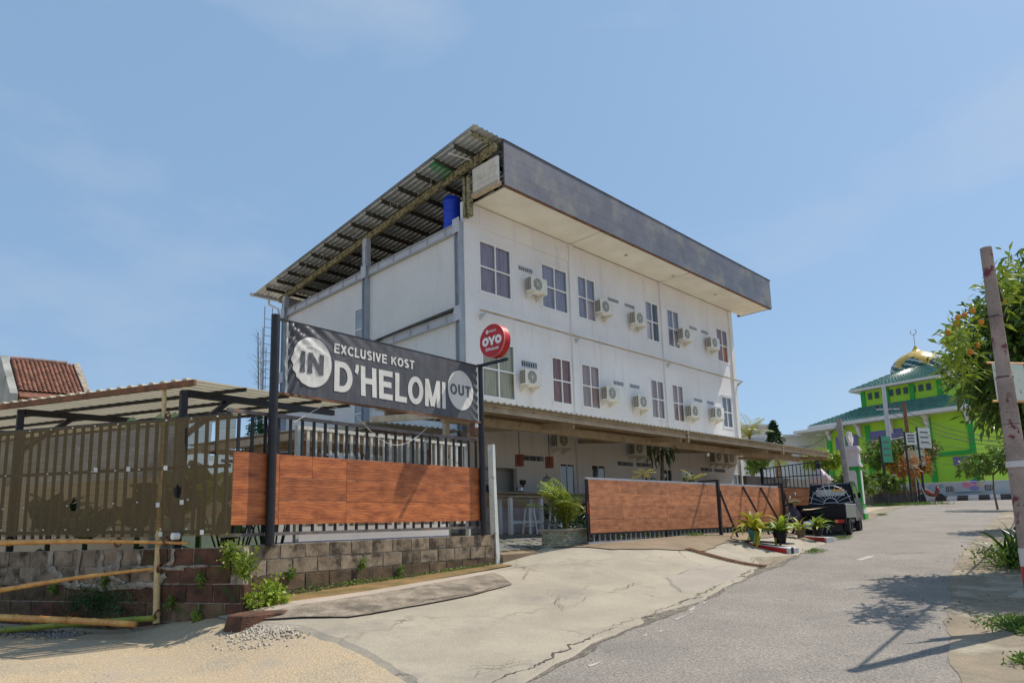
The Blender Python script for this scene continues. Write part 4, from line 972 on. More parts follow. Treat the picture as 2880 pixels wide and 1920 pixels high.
def letters(txt, s0, s1, z0, z1, place, m, name, parent, bold=.02, cuts=0, slack=0.):
    """fit text in the box s0..s1, z0..z1 (cap height) and lay it on place(s, z)"""
    me = text_mesh(txt, bold); bm = bmesh.new(); bm.from_mesh(me)
    xs = [v.co.x for v in bm.verts]; ys = [v.co.y for v in bm.verts]
    xa, xb, ya, yb = min(xs), max(xs), min(ys), max(ys)
    for v in bm.verts: v.co = Vector((s0 + (v.co.x - xa) / (xb - xa) * (s1 - s0), z0 + (v.co.y - ya) / (yb - ya) * (z1 - z0), v.co.z * .35))
    if cuts:
        for t in np.arange(z0, z1, cuts): bmesh.ops.bisect_plane(bm, geom=bm.verts[:] + bm.edges[:] + bm.faces[:], plane_co=(0, t, 0), plane_no=(0, 1, 0))
        for t in np.arange(s0, s1, cuts): bmesh.ops.bisect_plane(bm, geom=bm.verts[:] + bm.edges[:] + bm.faces[:], plane_co=(t, 0, 0), plane_no=(1, 0, 0))
    for v in bm.verts: v.co = Vector(place(v.co.x, v.co.y, v.co.z))
    me2 = bpy.data.meshes.new(name); bm.to_mesh(me2); bm.free(); me2.materials.append(m)
    bpy.data.meshes.remove(me)
    return link_mesh(name, me2, parent)
on_b = lambda e: (lambda s, z, dz=0.: f1(s, POSTO + .045 + e + dz + wrk(s, z), z))
def bdisc(sc, zc_, rs, rz, e, m, nm):
    rings, n = 26, 90; V = [on_b(e)(sc, zc_)]; Fq = []
    for i in range(1, rings + 1):
        for k in range(n):
            t = 6.28318 * k / n; V.append(on_b(e)(sc + rs * i / rings * math.cos(t), zc_ + rz * i / rings * math.sin(t)))
    fs = [(0, 1 + k, 1 + (k + 1) % n) for k in range(n)]
    for i in range(rings - 1):
        for k in range(n): fs.append((1 + i * n + k, 1 + (i + 1) * n + k, 1 + (i + 1) * n + (k + 1) % n, 1 + i * n + (k + 1) % n))
    return MB().add(V, fs).build(nm, m, cloth, fixn=False, smooth=True)
# positions along the banner measured on the sign
bdisc(1.142, 2.455, .337, .372, .010, M_PRINT, 'white_disc')
letters('IN', .94, 1.335, 2.275, 2.60, on_b(.016), M_PRINTD, 'dark_letters', cloth, bold=.05, cuts=.02)
bdisc(4.287, 2.465, .333, .368, .008, M_PRINT, 'white_disc')
letters('OUT', 4.015, 4.545, 2.365, 2.565, on_b(.013), M_PRINTD, 'dark_letters', cloth, bold=.012, cuts=.04)
def letter_row(txt, s0, s1, z0, z1, place, m, name, parent, cuts):
    ws = [glyph(c)[0] for c in txt]; tot = sum(ws) + .13 * (len(txt) - 1); k = (s1 - s0) / tot; x = s0
    for c, w in zip(txt, ws):
        if c != ' ': letters(c, x, x + w * k, z0, z1, place, m, name, parent, cuts=cuts)
        x += (w + .13) * k
letter_row('EXCLUSIVE KOST', 1.525, 3.15, 2.67, 2.822, on_b(.006), M_PRINT, 'title_letter', cloth, .05)
for ch, a_, b_ in (('D', 1.535, 1.87), ("'", 1.91, 1.99), ('H', 2.03, 2.34), ('E', 2.39, 2.675), ('L', 2.73, 2.985), ('O', 3.01, 3.36), ('M', 3.40, 3.76), ('I', 3.81, 3.895)): letters(ch, a_, b_, 2.075 if ch != "'" else 2.40, 2.555, on_b(.006), M_PRINT, 'name_letter', cloth, cuts=.05)
# loose cable looping under the banner and lamp
MB().tube([f1(.9, .1, 1.55), f1(1.5, 0, 1.9)] + [f1(2.0 + 1.6 * t, .06, 1.78 - .42 * math.sin(math.pi * t)) for t in np.linspace(0, 1, 14)] + [f1(3.75, .1, 1.93)], .005, 5).build('loose_cable', M_OFFW, bn)
lb = thing('lamp_bulb', 'small white bulb hanging below the right end of the banner', 'lamp', f1(4.75, .1, 1.8))
MB().lathe([(.012, .06), (.02, .05), (.035, 0), (.025, -.03), (.0, -.04)], f1(4.75, .1, 1.86), 12).build('bulb', M_FRAMEW, lb, smooth=True)

# round red sign
pc = np.array(f1(4.875, POSTO, 3.05)); oy = thing('round_sign', 'round red light box sign with white lettering on a black arm beside the banner', 'sign', tuple(pc))
armdir = Vector((.05, -1, .0)).normalized()
MB().beam(Vector(pc) + Vector((0, .12, -.02)), Vector(pc) + armdir * .72 + Vector((0, 0, -.02)), .05, .05).build('arm', M_BLACK, oy)
OR_, OT = .315, .17
oc = Vector(pc) + armdir * .42 + Vector((0, 0, .315 + .06)); U = armdir.copy(); Nn = Vector((-1, -.05, 0)).normalized()
def od(u, v, e): return oc + U * u + Vector((0, 0, v)) + Nn * (OT / 2 + e)
n = 64; mb = MB()
rim = [(OR_ * math.cos(6.28318 * k / n), OR_ * math.sin(6.28318 * k / n)) for k in range(n)]
mb.add([od(u, v, 0) for u, v in rim] + [od(u, v, -OT) for u, v in rim], [tuple(range(n)), tuple(reversed(range(n, 2 * n)))] + [(k, (k + 1) % n, n + (k + 1) % n, n + k) for k in range(n)])
box_ = mb.build('light_box', M_RED, oy)
mb = MB(); mb.add([od(u * 1.012, v * 1.012, .004) for u, v in rim] + [od(u * .985, v * .985, .004) for u, v in rim] + [od(u * 1.012, v * 1.012, -.02) for u, v in rim], [(k, (k + 1) % n, n + (k + 1) % n, n + k) for k in range(n)] + [(k, (k + 1) % n, 2 * n + (k + 1) % n, 2 * n + k) for k in range(n)])
mb.build('rim_trim', plain('pink_red_trim', (.75, .18, .16), .4), box_)
M_SW = plain('sign_white', (.86, .82, .80), .5)
pl_ = lambda e: (lambda s, z, dz=0.: od(s, z, e + dz))
def oring(uc, r0, r1, e=.006, zc0=0.):
    k_ = 32; mb = MB(); mb.add([od(uc + r0 * math.cos(6.28318 * i / k_), zc0 + r0 * 1.0 * math.sin(6.28318 * i / k_), e) for i in range(k_)] + [od(uc + r1 * math.cos(6.28318 * i / k_), zc0 + r1 * math.sin(6.28318 * i / k_), e) for i in range(k_)], [(i, (i + 1) % k_, k_ + (i + 1) % k_, k_ + i) for i in range(k_)]); return mb
oring(-.165, .085, .030, zc0=.0).build('logo_letter', M_SW, box_, fixn=False)
oring(.165, .085, .030, zc0=.0).build('logo_letter', M_SW, box_, fixn=False)
yv = [(-.10, .085), (-.04, .085), (0, .02), (.04, .085), (.10, .085), (.03, -.03), (.03, -.085), (-.03, -.085), (-.03, -.03)]
MB().add([od(u, v, .006) for u, v in yv], [(0, 1, 2, 8), (2, 3, 4, 5), (8, 2, 5), (8, 5, 6, 7)]).build('logo_letter', M_SW, box_, fixn=False)
letters('DHelomi', -.16, .17, -.185, -.125, pl_(.006), M_SW, 'hotel_name', box_, bold=.02)
letters('90253', -.06, .12, .165, .205, pl_(.006), M_SW, 'number', box_, bold=.01)
oring(-.115, .038, .0005, zc0=.185).build('small_badge', M_SW, box_, fixn=False)
letters('OYO', -.142, -.088, .178, .194, pl_(.009), M_RED, 'badge_letters', box_, bold=.03)

# ------------------------------------------------------------------ block walls
blk = {}
def block(L_, h, m, var):
    k = (round(L_, 2), round(h, 3), m.name, var)
    if k not in blk:
        mb = MB(); bm = bmesh.new(); mb.box(0, L_, 0, .1, 0, h); me = mb.mesh('block', m, bevel=.006)
        r = random.Random(hash((L_, h, var)) & 0xffff)
        for v in me.vertices: v.co += Vector((r.uniform(-.003, .003), r.uniform(-.004, .004), r.uniform(-.002, .002)))
        blk[k] = me
    return blk[k]
def block_wall(name, label, p0, d, length, tops, bl, hts, mats, face_n, base_z, starts=None, ends=None):
    t = thing(name, label, 'wall', (p0[0], p0[1], base_z))
    d = np.array(d) / np.hypot(*d); nn = np.array([-d[1], d[0]])      # away from the street
    z = tops
    for j, h in enumerate(hts):
        s = -(starts[j] if starts else ((j % 2) * bl / 2)); z -= h
        lim = length + (ends[j] if ends else 0)
        while s < lim:
            a = max(s, 0); b = min(s + bl - .014, lim); s += bl
            if b - a < .06: continue
            m = mats[j](a / length) if callable(mats[j]) else random.choice(mats[j]); p = (p0[0] + d[0] * a, p0[1] + d[1] * a)
            pr = random.uniform(-.006, .006)
            M = frame_mat((p[0] - nn[0] * (.012 + pr), p[1] - nn[1] * (.012 + pr), z + .007), (d[0], d[1], 0))
            link_mesh('block', block(b - a, h - .014, m, random.randrange(3)), t, M)
    q = (p0[0] + d[0] * length, p0[1] + d[1] * length)
    mb = MB(); mb.beam((p0[0] + nn[0] * .05, p0[1] + nn[1] * .05, (tops + base_z) / 2), (q[0] + nn[0] * .05, q[1] + nn[1] * .05, (tops + base_z) / 2), .094, tops - base_z - .004)
    mb.build('mortar_core', M_MORTAR, t)
    return t
G_, B_, R_ = M_BLOCK, M_BLOCKB, M_BLOCKR
block_wall('block_wall', 'grey concrete block wall three courses high carrying the orange board fence', f1(-.05, .06)[:2], D1, FL + .27, -.155, .40, [.205, .21, .215, .22], [[G_], [G_], [B_], [B_]], 1, -1.0)
# pale angled jamb at the end of the wall
jm = one('gate_jamb', MB().prism([(8.93, -.78), (9.02, -.78), (8.965, .9), (8.955, 1.55), (8.895, 1.55), (8.9, .9)], 9.36, 9.5, 'y'), M_OLDWHITE, 'tapered pale jamb at the right end of the grey block wall', 'gate jamb')
LD = np.array([-.4276, .9040]); L0 = np.array([3.70, 8.42])
lwall = block_wall('block_wall', 'mossy reddish block wall five courses high below the black netting fence, behind the bamboo poles', tuple(L0 + LD * 9.5), -LD, 9.5, -.165, .42, [.225, .225, .235, .235, .235], [lambda f: R_ if f > .80 else G_, lambda f: R_ if f > .82 else G_, lambda f: R_ if f > .7 else B_, [R_, B_], [R_, R_, B_]], -1, -1.32, starts=[.10, .3, .18, .0, .2], ends=[-.12, -.19, .04, .02, .04])
# make the left wall's blocks face the street side: smears of mortar
def lf(s, o=0., z=0.):     # o > 0 towards the street
    n_ = np.array([-LD[1], LD[0]]); p = L0 + LD * s + n_ * o; return (p[0], p[1], z)
mb = MB()
def smear(pts, w):
    vs = []
    P = [np.array(p) for p in pts]; k = []
    for a, b in zip(P[:-1], P[1:]):
        for t in np.linspace(0, 1, 9)[:-1]: k.append(a + (b - a) * t)
    k.append(P[-1])
    for i, p in enumerate(k):
        q = k[min(i + 1, len(k) - 1)] - k[max(i - 1, 0)]; q = q / (np.hypot(*q) + 1e-9); nn = np.array([-q[1], q[0]])
        ww = w * (.8 + .7 * mnoise.noise(Vector((p[0] * 9, p[1] * 9, 1)))); c = nn * .02 * mnoise.noise(Vector((p[0] * 14, p[1] * 14, 5)))
        vs += [lf(*(p + nn * ww + c)[:1], .026, (p + nn * ww + c)[1]), lf(*(p + c)[:1], .040, (p + c)[1]), lf(*(p - nn * ww + c)[:1], .026, (p - nn * ww + c)[1])]
    fs = []
    for i in range(len(k) - 1): fs += [(3 * i, 3 * i + 1, 3 * i + 4, 3 * i + 3), (3 * i + 1, 3 * i + 2, 3 * i + 5, 3 * i + 4)]
    mb.add(vs, fs)
for P_, w in (([(3.3, -.17), (3.3, -.42), (3.0, -.56)], .06), ([(2.75, -.17), (2.78, -.62)], .05), ([(2.35, -.17), (2.38, -.62), (2.0, -.64)], .06), ([(2.0, -.17), (2.05, -.4), (2.4, -.42), (1.9, -.62)], .05), ([(3.35, -.35), (2.9, -.64), (2.3, -.66), (1.4, -.62), (1.2, -.5)], .055), ([(1.7, -.17), (1.66, -.36)], .03), ([(1.1, -.17), (1.12, -.35), (1.5, -.45)], .035), ([(.3, -.39), (1.0, -.40)], .02), ([(1.7, -.4), (.9, -.42)], .025)):
    smear(P_, w)
mb.build('mortar_smear', M_MORTAR, lwall, fixn=False)

# ------------------------------------------------------------------ netting fence on the left wall
nf = thing('netting_fence', 'black bar fence covered with torn dark shade netting on the left block wall', 'fence', lf(2, 0, -.16))
FO = -.05
barm = MB().box(-.022, .022, -.012, .012, 0, 1.58).mesh('bar', M_BLACK)
s = .36
while s < 9.4:
    link_mesh('bar', barm, nf, frame_mat(lf(s, FO, 0.0), (LD[0], LD[1], 0))); s += .172
zt_ = lambda s: 1.53 + .017 * s
for z in (0, .84, 1.5): MB().beam(lf(.30, FO, z + .03), lf(9.4, FO, z + .03 + .017 * 9.4), .03, .045).build('rail', M_BLACK, nf)
M_NET = cloth_mat('shade_netting', (.19, .135, .07), .42)
ns, nz = 300, 44; V = []
def netp(s, z, zz):
    fold = .016 * math.sin(s * 9 + z * 2) * math.exp(-max(0, s - .9) * .9) + .012 * mnoise.noise(Vector((s * 2.5, z * 1.2, 3))) + .03 * math.exp(-((s - .55 + .25 * (z - .7)) / .05) ** 2) - .02 * math.exp(-((s - .75 + .35 * (z - .7)) / .07) ** 2)
    return lf(s, .03 + FO + .02 + fold, zz)
for i in range(ns + 1):
    for j in range(nz + 1):
        s = .19 + 9.21 * (i / ns) ** 1.5; z = j / nz
        zb = -.045 + .022 * s + .012 * math.sin(s * 2.2); zz = zb + (zt_(s) + .012 * mnoise.noise(Vector((s * 4, 0, 0))) - zb) * z; V.append(netp(s, z, zz))
ii = np.arange((ns + 1) * (nz + 1)).reshape(ns + 1, nz + 1); Fs = []
for i in range(ns):
    s = .19 + 9.21 * ((i + .5) / ns) ** 1.5
    for j in range(nz):
        zz = (j + .5) / nz
        # rips near the corner and beside the post
        if (abs(s - (1.0 + .12 * (zz - .8))) < .035 * max(0, 1 - abs(zz - .80) / .16)): continue
        if (s - 1.12) ** 2 / .004 + (zz - .37) ** 2 / .003 < 1 and s > 1.05: continue
        if abs(s - .52) < .03 and .66 < zz < .93: continue
        if (s - 2.95) ** 2 / .006 + (zz - .28) ** 2 / .0025 < 1: continue
        Fs.append((ii[i, j], ii[i + 1, j], ii[i + 1, j + 1], ii[i, j + 1]))
link_mesh('netting', np_mesh('netting', V, Fs, M_NET, True), nf)
mb = MB(); 
for s in np.arange(.45, 9, .43):
    for z in (zt_(s) - .03, .86 + .017 * s, .45, .06 + .02 * s): 
        if random.random() < .85: mb.box(*[c for a in zip(np.array(lf(s, .045, z)) - .008, np.array(lf(s, .045, z)) + .008) for c in a])
mb.build('cable_ties', M_FRAMEW, nf, kind='stuff')
mb = MB()
for (s, z) in ((.5, .9), (1.25, .88), (1.9, .9), (2.5, .92), (.95, .42), (1.35, .40), (.6, .03), (1.28, .02)):
    P = np.array(lf(s, .06, z)); mb.box(P[0] - .03, P[0] + .01, P[1] - .01, P[1] + .01, P[2] - .03, P[2] + .03)
mb.build('net_tags', M_FRAMEW, nf, kind='stuff')
cap = one('pipe_end', MB().tube([lf(1.03, .12, -.01), lf(1.01, .04, -.01)], .045, 16), M_FRAMEW, 'white round pipe end poking out under the netting beside the bamboo pole', 'pipe')

# ------------------------------------------------------------------ bamboo barrier
def bamboo(name, p, q, r, m, parent, bend=.02, nodes=.33, taper=.85):
    p, q = Vector(p), Vector(q); Ln = (q - p).length; d = (q - p) / Ln; sd_ = d.cross(Vector((.2, .3, 1))).normalized(); up = sd_.cross(d)
    pts = []; rr = []; t = 0; k = 0; ph = random.uniform(0, 6)
    def c(t): return p + d * t + (sd_ * math.sin(t / Ln * 3.1 + ph * 0) + up * math.sin(t / Ln * 5 + ph)) * bend
    nxt = random.uniform(.1, nodes)
    while t < Ln:
        rad_ = r * (1 - (1 - taper) * t / Ln)
        pts += [c(t), c(min(t + .012, Ln))]; rr += [rad_, rad_]
        t2 = min(t + nxt, Ln)
        if t2 < Ln - .03:
            pts += [c(t2 - .018), c(t2 - .006), c(t2), c(t2 + .006)]; rr += [rad_, rad_ * 1.20, rad_ * .92, rad_ * 1.18]
        t = t2 + .02; nxt = nodes * random.uniform(.85, 1.15)
    pts.append(c(Ln)); rr.append(r * taper)
    return MB().tube(pts, rr, 12).build(name, m, parent, smooth=True)
bb = thing('bamboo_barrier', 'barrier of tied yellow and green bamboo poles in front of the mossy block wall', 'bamboo barrier', tuple(gp(443, 1752)))
gb_ = gp(443, 1752); U0 = at(443, 1752, 8.9); U1 = at(464, 1078, 9.3)
bamboo('upright_pole', U0, U1, .042, M_BAMBOOP, bb, bend=.025, taper=.62)
bamboo('upper_pole', at(-220, 1529, 9.35), at(530, 1525, 8.85), .048, M_BAMBOO, bb, taper=.35)
bamboo('slanting_pole', at(-260, 1698, 9.0), at(450, 1596, 9.0), .040, M_BAMBOO, bb, taper=.5)
bamboo('lying_pole', at(-200, 1722, 9.0), at(382, 1756, 8.6), .046, M_BAMBOO, bb, bend=.008)
bamboo('green_pole', at(-200, 1788, 9.3), at(440, 1737, 8.85), .042, M_BAMBOOG, bb, bend=.008)
tie = MB()
for (x, y, D, r) in ((466, 1523, 8.83, .055), (448, 1600, 8.95, .05), (470, 1170, 9.25, .04), (440, 1730, 8.85, .05), (195, 1738, 9.1, .06), (205, 1739, 9.1, .06), (300, 1750, 9.0, .055), (370, 1756, 8.95, .055), (330, 1527, 9.0, .055)):
    c = Vector(at(x, y, D)); 
    for k in range(3): tie.tube([c + Vector((r * math.cos(a) * .8 + .01 * k, r * math.cos(a) * .5, r * math.sin(a) + .01 * k)) for a in np.linspace(0, 6.3, 12)], .006, 4)
tie.build('twine_ties', mat('brown_twine', (.25, .10, .04), (.12, .05, .02)), bb, kind='stuff')

# ------------------------------------------------------------------ carport roof on the left
cp = thing('carport_roof', 'cantilevered carport roof of cream corrugated sheet on black steel beams behind the netting fence', 'carport', lf(.9, -.25, -1))
vd = np.array([-(-LD[1]), LD[0] * -1 * -1]); vd = np.array([LD[1], -LD[0]])       # away from the street
def cf(s, v, z): p = L0 + LD * s + vd * v; return Vector((p[0], p[1], z))
zr2 = lambda s, v: 2.10 + .07 * v - .004 * s
o = cf(1.08, .15, zr2(0, 0)); u = Vector((LD[0], LD[1], -.004)); v = Vector((vd[0], vd[1], .07))
corr(o, u, v, 52, .2, 4.1, .03, thick=0).build('roof_sheet', M_CREAMTRANS, cp, fixn=False)
MB().beam(cf(1.06, .17, 2.055), cf(11, .17, 2.02), .05, .08).build('front_fascia', M_RUST, cp)
for s in (1.4, 4.65, 7.9):
    MB().beam(cf(s, .32, -.9), cf(s, .32, 2.0), .09, .09).build('post', M_BLACK, cp)
    MB().beam(cf(s, .37, 1.97), cf(s, 3.9 if s < 2 else 2.3, 1.97 + (.24 if s < 2 else .13)), .08, .10).build('rafter', M_BLACK, cp)
    MB().beam(cf(s, .34, 1.35), cf(s, 1.2, 2.0), .06, .07).build('brace', M_BLACK, cp)
for v_ in (1.2, 2.2, 3.1, 4.0): MB().beam(cf(1.1, v_, 2.065 + .07 * v_), cf(11, v_, 2.03 + .07 * v_), .04, .055).build('purlin', M_BLACK, cp)

# ------------------------------------------------------------------ tiled house far left
hx = at(115, 1015, 24.)
th = thing('tiled_roof_house', 'old house with a red-brown clay tile roof and grey gable beyond the carport', 'house', (hx[0], hx[1], -1.2))
R0, R1 = Vector(at(28, 1008, 23.6)), Vector(at(213, 1030, 24.8)); E0, E1 = Vector(at(48, 1094, 22.5)), Vector(at(238, 1092, 23.6))
E0.z = E1.z = (E0.z + E1.z) / 2; R0.z = R1.z = (R0.z + R1.z) / 2
ru = (R1 - R0); rd = (E0 - R0); nrow, ncol = 12, 15
tile = MB(); tw, tl = ru.length / ncol, rd.length / nrow
prof = [(0, .0), (tw * .25, .030), (tw * .5, .036), (tw * .75, .016), (tw * .98, -.004)]
tile.add([(a, 0, c + .03) for a, c in prof] + [(a, tl * 1.12, c) for a, c in prof] + [(a, 0, c + .012) for a, c in prof], [(i, i + 1, 6 + i, 5 + i) for i in range(4)] + [(10 + i, 11 + i, i + 1, i) for i in range(4)])
tme = tile.mesh('tile', M_TERRA, fixn=False)
uu = ru.normalized(); vv = -(rd - uu * rd.dot(uu)).normalized(); ww = uu.cross(vv)
if ww.z < 0: ww = -ww
for j in range(nrow + 2):
    for i in range(ncol):
        o = R0 + uu * (i * tw) + rd * ((j + 1) / nrow) + ww * .02
        M = Matrix.Identity(4)
        for k in range(3): M[k][0], M[k][1], M[k][2], M[k][3] = uu[k], vv[k], ww[k], o[k]
        link_mesh('tile', tme, th, M @ Matrix.Rotation(random.uniform(-.02, .02), 4, 'Z'))
cap = MB().tube([(0, 0, 0), (.36, 0, .01)], [.085, .10], 8).mesh('ridge_tile', mat('ridge_cement', (.36, .22, .17), (.2, .12, .09), objrand=.2))
for k in range(int(ru.length / .34)): link_mesh('ridge_tile', cap, th, frame_mat(R0 + uu * (k * .34) + Vector((0, 0, .03)), uu))
back = Vector((-ww.x, -ww.y, 0)).normalized() * 2.5
mb = MB(); ext = rd * 1.35
mb.add([R0, R1, R1 + ext, R0 + ext], [(0, 1, 2, 3)]); mb.add([R0 - ww * .02, R1 - ww * .02, R1 + back - Vector((0, 0, 1.3)), R0 + back - Vector((0, 0, 1.3))], [(0, 1, 2, 3)]); mb.build('roof_deck', M_TERRA, th, fixn=False)
gw_ = M_MORTAR
mb = MB(); a = -uu * .06
tri = [R0 + a + Vector((0, 0, .12)), R0 + ext + a + Vector((0, 0, .1)), Vector((R0.x + ext.x, R0.y + ext.y, -1.2)) + a, Vector((R0.x + back.x, R0.y + back.y, -1.2)) + a, R0 + back - Vector((0, 0, 1.1)) + a]
mb.add(tri + [p - uu * .22 for p in tri], [tuple(range(5)), tuple(reversed(range(5, 10)))] + [(i, (i + 1) % 5, 5 + (i + 1) % 5, 5 + i) for i in range(5)])
mb.build('gable_wall', mat('weathered_plaster', (.42, .42, .38), (.22, .22, .19), scale=1.2, stain=(.1, .1, .08), st_scale=1.5, st_lo=.55), th)
MB().beam(R1 + Vector((0, 0, .04)), R1 + ext + Vector((0, 0, .04)), .2, .12).build('verge_cement', M_MORTAR, th)
mb = MB(); mb.add([R0 + ext - Vector((0, 0, .2)) , R1 + ext - Vector((0, 0, .2)), Vector((R1.x + ext.x, R1.y + ext.y, -1.2)), Vector((R0.x + ext.x, R0.y + ext.y, -1.2))], [(0, 1, 2, 3)]); mb.build('front_wall', M_WALLCREAM, th, fixn=False)
# ------------------------------------------------------------------ plant helpers
def leaf_mesh(name, m, L_=.5, w=.08, droop=.5, n=5, fold=.25, tip=.0):
    """single leaf growing from the origin along +X, arching"""
    vs = []; x = z = 0.; a = 1.1
    for i in range(n + 1):
        t = i / n; ww = w * (math.sin(math.pi * min(1, t * .92 + .06)) ** .8) * .5 + tip
        vs += [(x, -ww, z + ww * fold), (x, 0, z), (x, ww, z + ww * fold)]
        a -= droop / n * 1.6; x += math.cos(a) * L_ / n; z += math.sin(a) * L_ / n
    fs = []
    for i in range(n): fs += [(3 * i, 3 * i + 3, 3 * i + 4, 3 * i + 1), (3 * i + 1, 3 * i + 4, 3 * i + 5, 3 * i + 2)]
    me = MB().add(vs, fs).mesh(name, m, fixn=False, smooth=True); return me
def leaf_cloud(name, C, size, m, parent=None, aspect=.28, up=.3, kind=None, droop=.35, colour_jit=0, outward=None):
    """many small bent leaves at points C (Nx3); outward: centres to orient from"""
    C = np.asarray(C, float); n = len(C)
    d = rng.normal(size=(n, 3)); 
    if outward is not None: d += outward * 1.3
    d[:, 2] += up; d /= np.linalg.norm(d, axis=1)[:, None]
    d[:, 2] -= droop; d /= np.linalg.norm(d, axis=1)[:, None]
    s = np.cross(d, rng.normal(size=(n, 3))); s /= np.linalg.norm(s, axis=1)[:, None]
    w = np.cross(d, s); L_ = (size * rng.uniform(.6, 1.25, n))[:, None]; a = L_ * aspect * .5
    b0 = C; m1 = C + d * L_ * .45; t1 = C + d * L_ + np.array([0, 0, -.18]) * L_
    V = np.stack([b0, m1 - s * a + w * a * .35, m1 + s * a + w * a * .35, t1, m1], 1).reshape(-1, 3)
    k = np.arange(n)[:, None] * 5
    F = np.concatenate([k + [0, 4, 1], k + [0, 2, 4], k + [1, 4, 3], k + [4, 2, 3]])
    return link_mesh(name, np_mesh(name, V, F, m), parent, kind=kind)
def rosette(root_name, label, loc, mats, n, L_, w, tilt=(20, 70), droop=(.3, .9), group=None, cat='plant'):
    t = thing(root_name, label, cat, loc, 0, group)
    return t
def add_leaves(t, base, leafs, n, tilt=(10, 70), sc=(.7, 1.1), name='leaf', az=None, r0=.02):
    for i in range(n):
        a = random.uniform(0, 6.283) if az is None else random.uniform(*az); tl = rad(random.uniform(*tilt)); s = random.uniform(*sc)
        M = Matrix.Translation(Vector(base) + Vector((math.cos(a) * r0, math.sin(a) * r0, 0))) @ Matrix.Rotation(a, 4, 'Z') @ Matrix.Rotation(tl - .3, 4, 'Y') @ Matrix.Rotation(random.uniform(-.5, .5), 4, 'X') @ Matrix.Scale(s, 4)
        link_mesh(name, random.choice(leafs), t, M)
LF_B = leaf_mesh('leaf', M_LEAF, .42, .09, .9); LF_Y = leaf_mesh('leaf', M_LEAFY, .42, .08, .9); LF_L = leaf_mesh('leaf', M_LEAFY, .6, .07, 1.5)
LF_W = leaf_mesh('leaf', M_LEAF, .30, .12, .7); LF_D = leaf_mesh('leaf', M_LEAFD, .5, .05, 1.2)
LF_BIG = leaf_mesh('leaf', M_LEAFD, .75, .34, .8, n=7); LF_BIGG = leaf_mesh('leaf', M_LEAF, .6, .26, .6, n=7)
LF_YG = leaf_mesh('leaf', M_LEAFY, .5, .22, .7, n=7)

# ------------------------------------------------------------------ sliding gate
sg = thing('sliding_gate', 'long sliding gate of orange wood-look boards in a black frame along the hotel forecourt', 'gate', (16, 9, -.45))
GX0, GX1, GY = 11.22, 20.55, 9.0
MB().box(GX0, GX1, GY - .025, GY + .025, .925, .965).build('top_rail', M_STEEL, sg)
MB().box(GX0, GX1, GY - .025, GY + .025, -.425, -.385).build('bottom_rail', M_STEEL, sg)
MB().box(GX0, GX1, GY - .02, GY + .02, -.235, -.205).build('mid_rail', M_BLACK, sg)
for x in (GX0, 14.2, 17.2, GX1 - .05): MB().box(x, x + .05, GY - .022, GY + .024, -.38, .92).build('stile', M_BLACK, sg)
MB().box(GX0 + .05, GX1 - .01, GY - .0285, GY - .0255, -.2, .92).build('seam_light_blocker', M_PURLIN, sg)  # dark sheet added behind the planks to stop light showing through the seams
for j in range(4):
    z = -.2 + j * .281; cuts = [[GX0 + .05, 14.22, 17.2, 20.2, GX1], [GX0 + .05, 12.45, 14.22, 17.2, 20.2, GX1], [GX0 + .05, 14.22, 17.2, 20.2, GX1], [GX0 + .05, 12.45, 13.05, 14.22, 16.2, 17.2, 20.2, GX1]][j]
    for a, b in zip(cuts[:-1], cuts[1:]):
        link_mesh('plank', plank(round(b - a - .005, 3), .277, M_WOOD2, 'g'), sg, Matrix.Translation((a, GY - .03 - random.uniform(0, .003), z)))
pk = MB().box(-.01, .01, -.01, .01, -.385, -.235).mesh('picket', M_STEEL)
x = GX0 + .2
while x < GX1: link_mesh('picket', pk, sg, Matrix.Translation((x, GY, 0))); x += .19
for x in (12.1, 13.9, 15.6, 17.6, 19.5): MB().box(x - .04, x + .04, GY - .05, GY + .05, g(x, GY) + .04, -.426).build('roller_block', M_BEAM, sg)
MB().box(GX0 - .01, GX0 + .012, GY - .035, GY - .03, .2, .45).build('red_reflector', M_RED, sg)
tag(MB().beam((11.0, 9.0, g(11, 9) + .055), (21, 9.0, g(21, 9) + .055), .05, .02).build('gate_track', M_RUST), kind='structure')
for (x, l) in ((16.1, 'black steel portal with a leaning brace guiding the sliding gate, near the teal flower pot'), (20.0, 'black steel portal at the far end of the sliding gate, beside the motorbike')):
    t = thing('gate_portal', l, 'gate support', (x, 8.8, -.5), 0, 'gate guide portals')
    for dx, yy in ((.0, 9.09), (.05, 8.62)): MB().box(x + dx - .04, x + dx + .04, yy - .035, yy + .035, g(x, yy) + .03, .975).build('post', M_BLACK, t)
    MB().beam((x, 9.14, 1.0), (x + .05, 8.58, 1.0), .08, .05).build('cross_bar', M_BLACK, t)
    MB().beam((x + .05, 8.66, .96), (x + .3, 8.3, g(x + .3, 8.3) + .02), .05, .05).build('brace', M_BLACK, t)
for (x, l) in ((18.2, 'black leaning brace against the sliding gate between its two portals'), (19.3, 'black leaning brace against the sliding gate just before the far portal')):
    one('gate_brace', MB().beam((x, 8.95, .9), (x + .35, 8.45, g(x + .3, 8.45) + .03), .05, .05), M_BLACK, l, 'gate support')

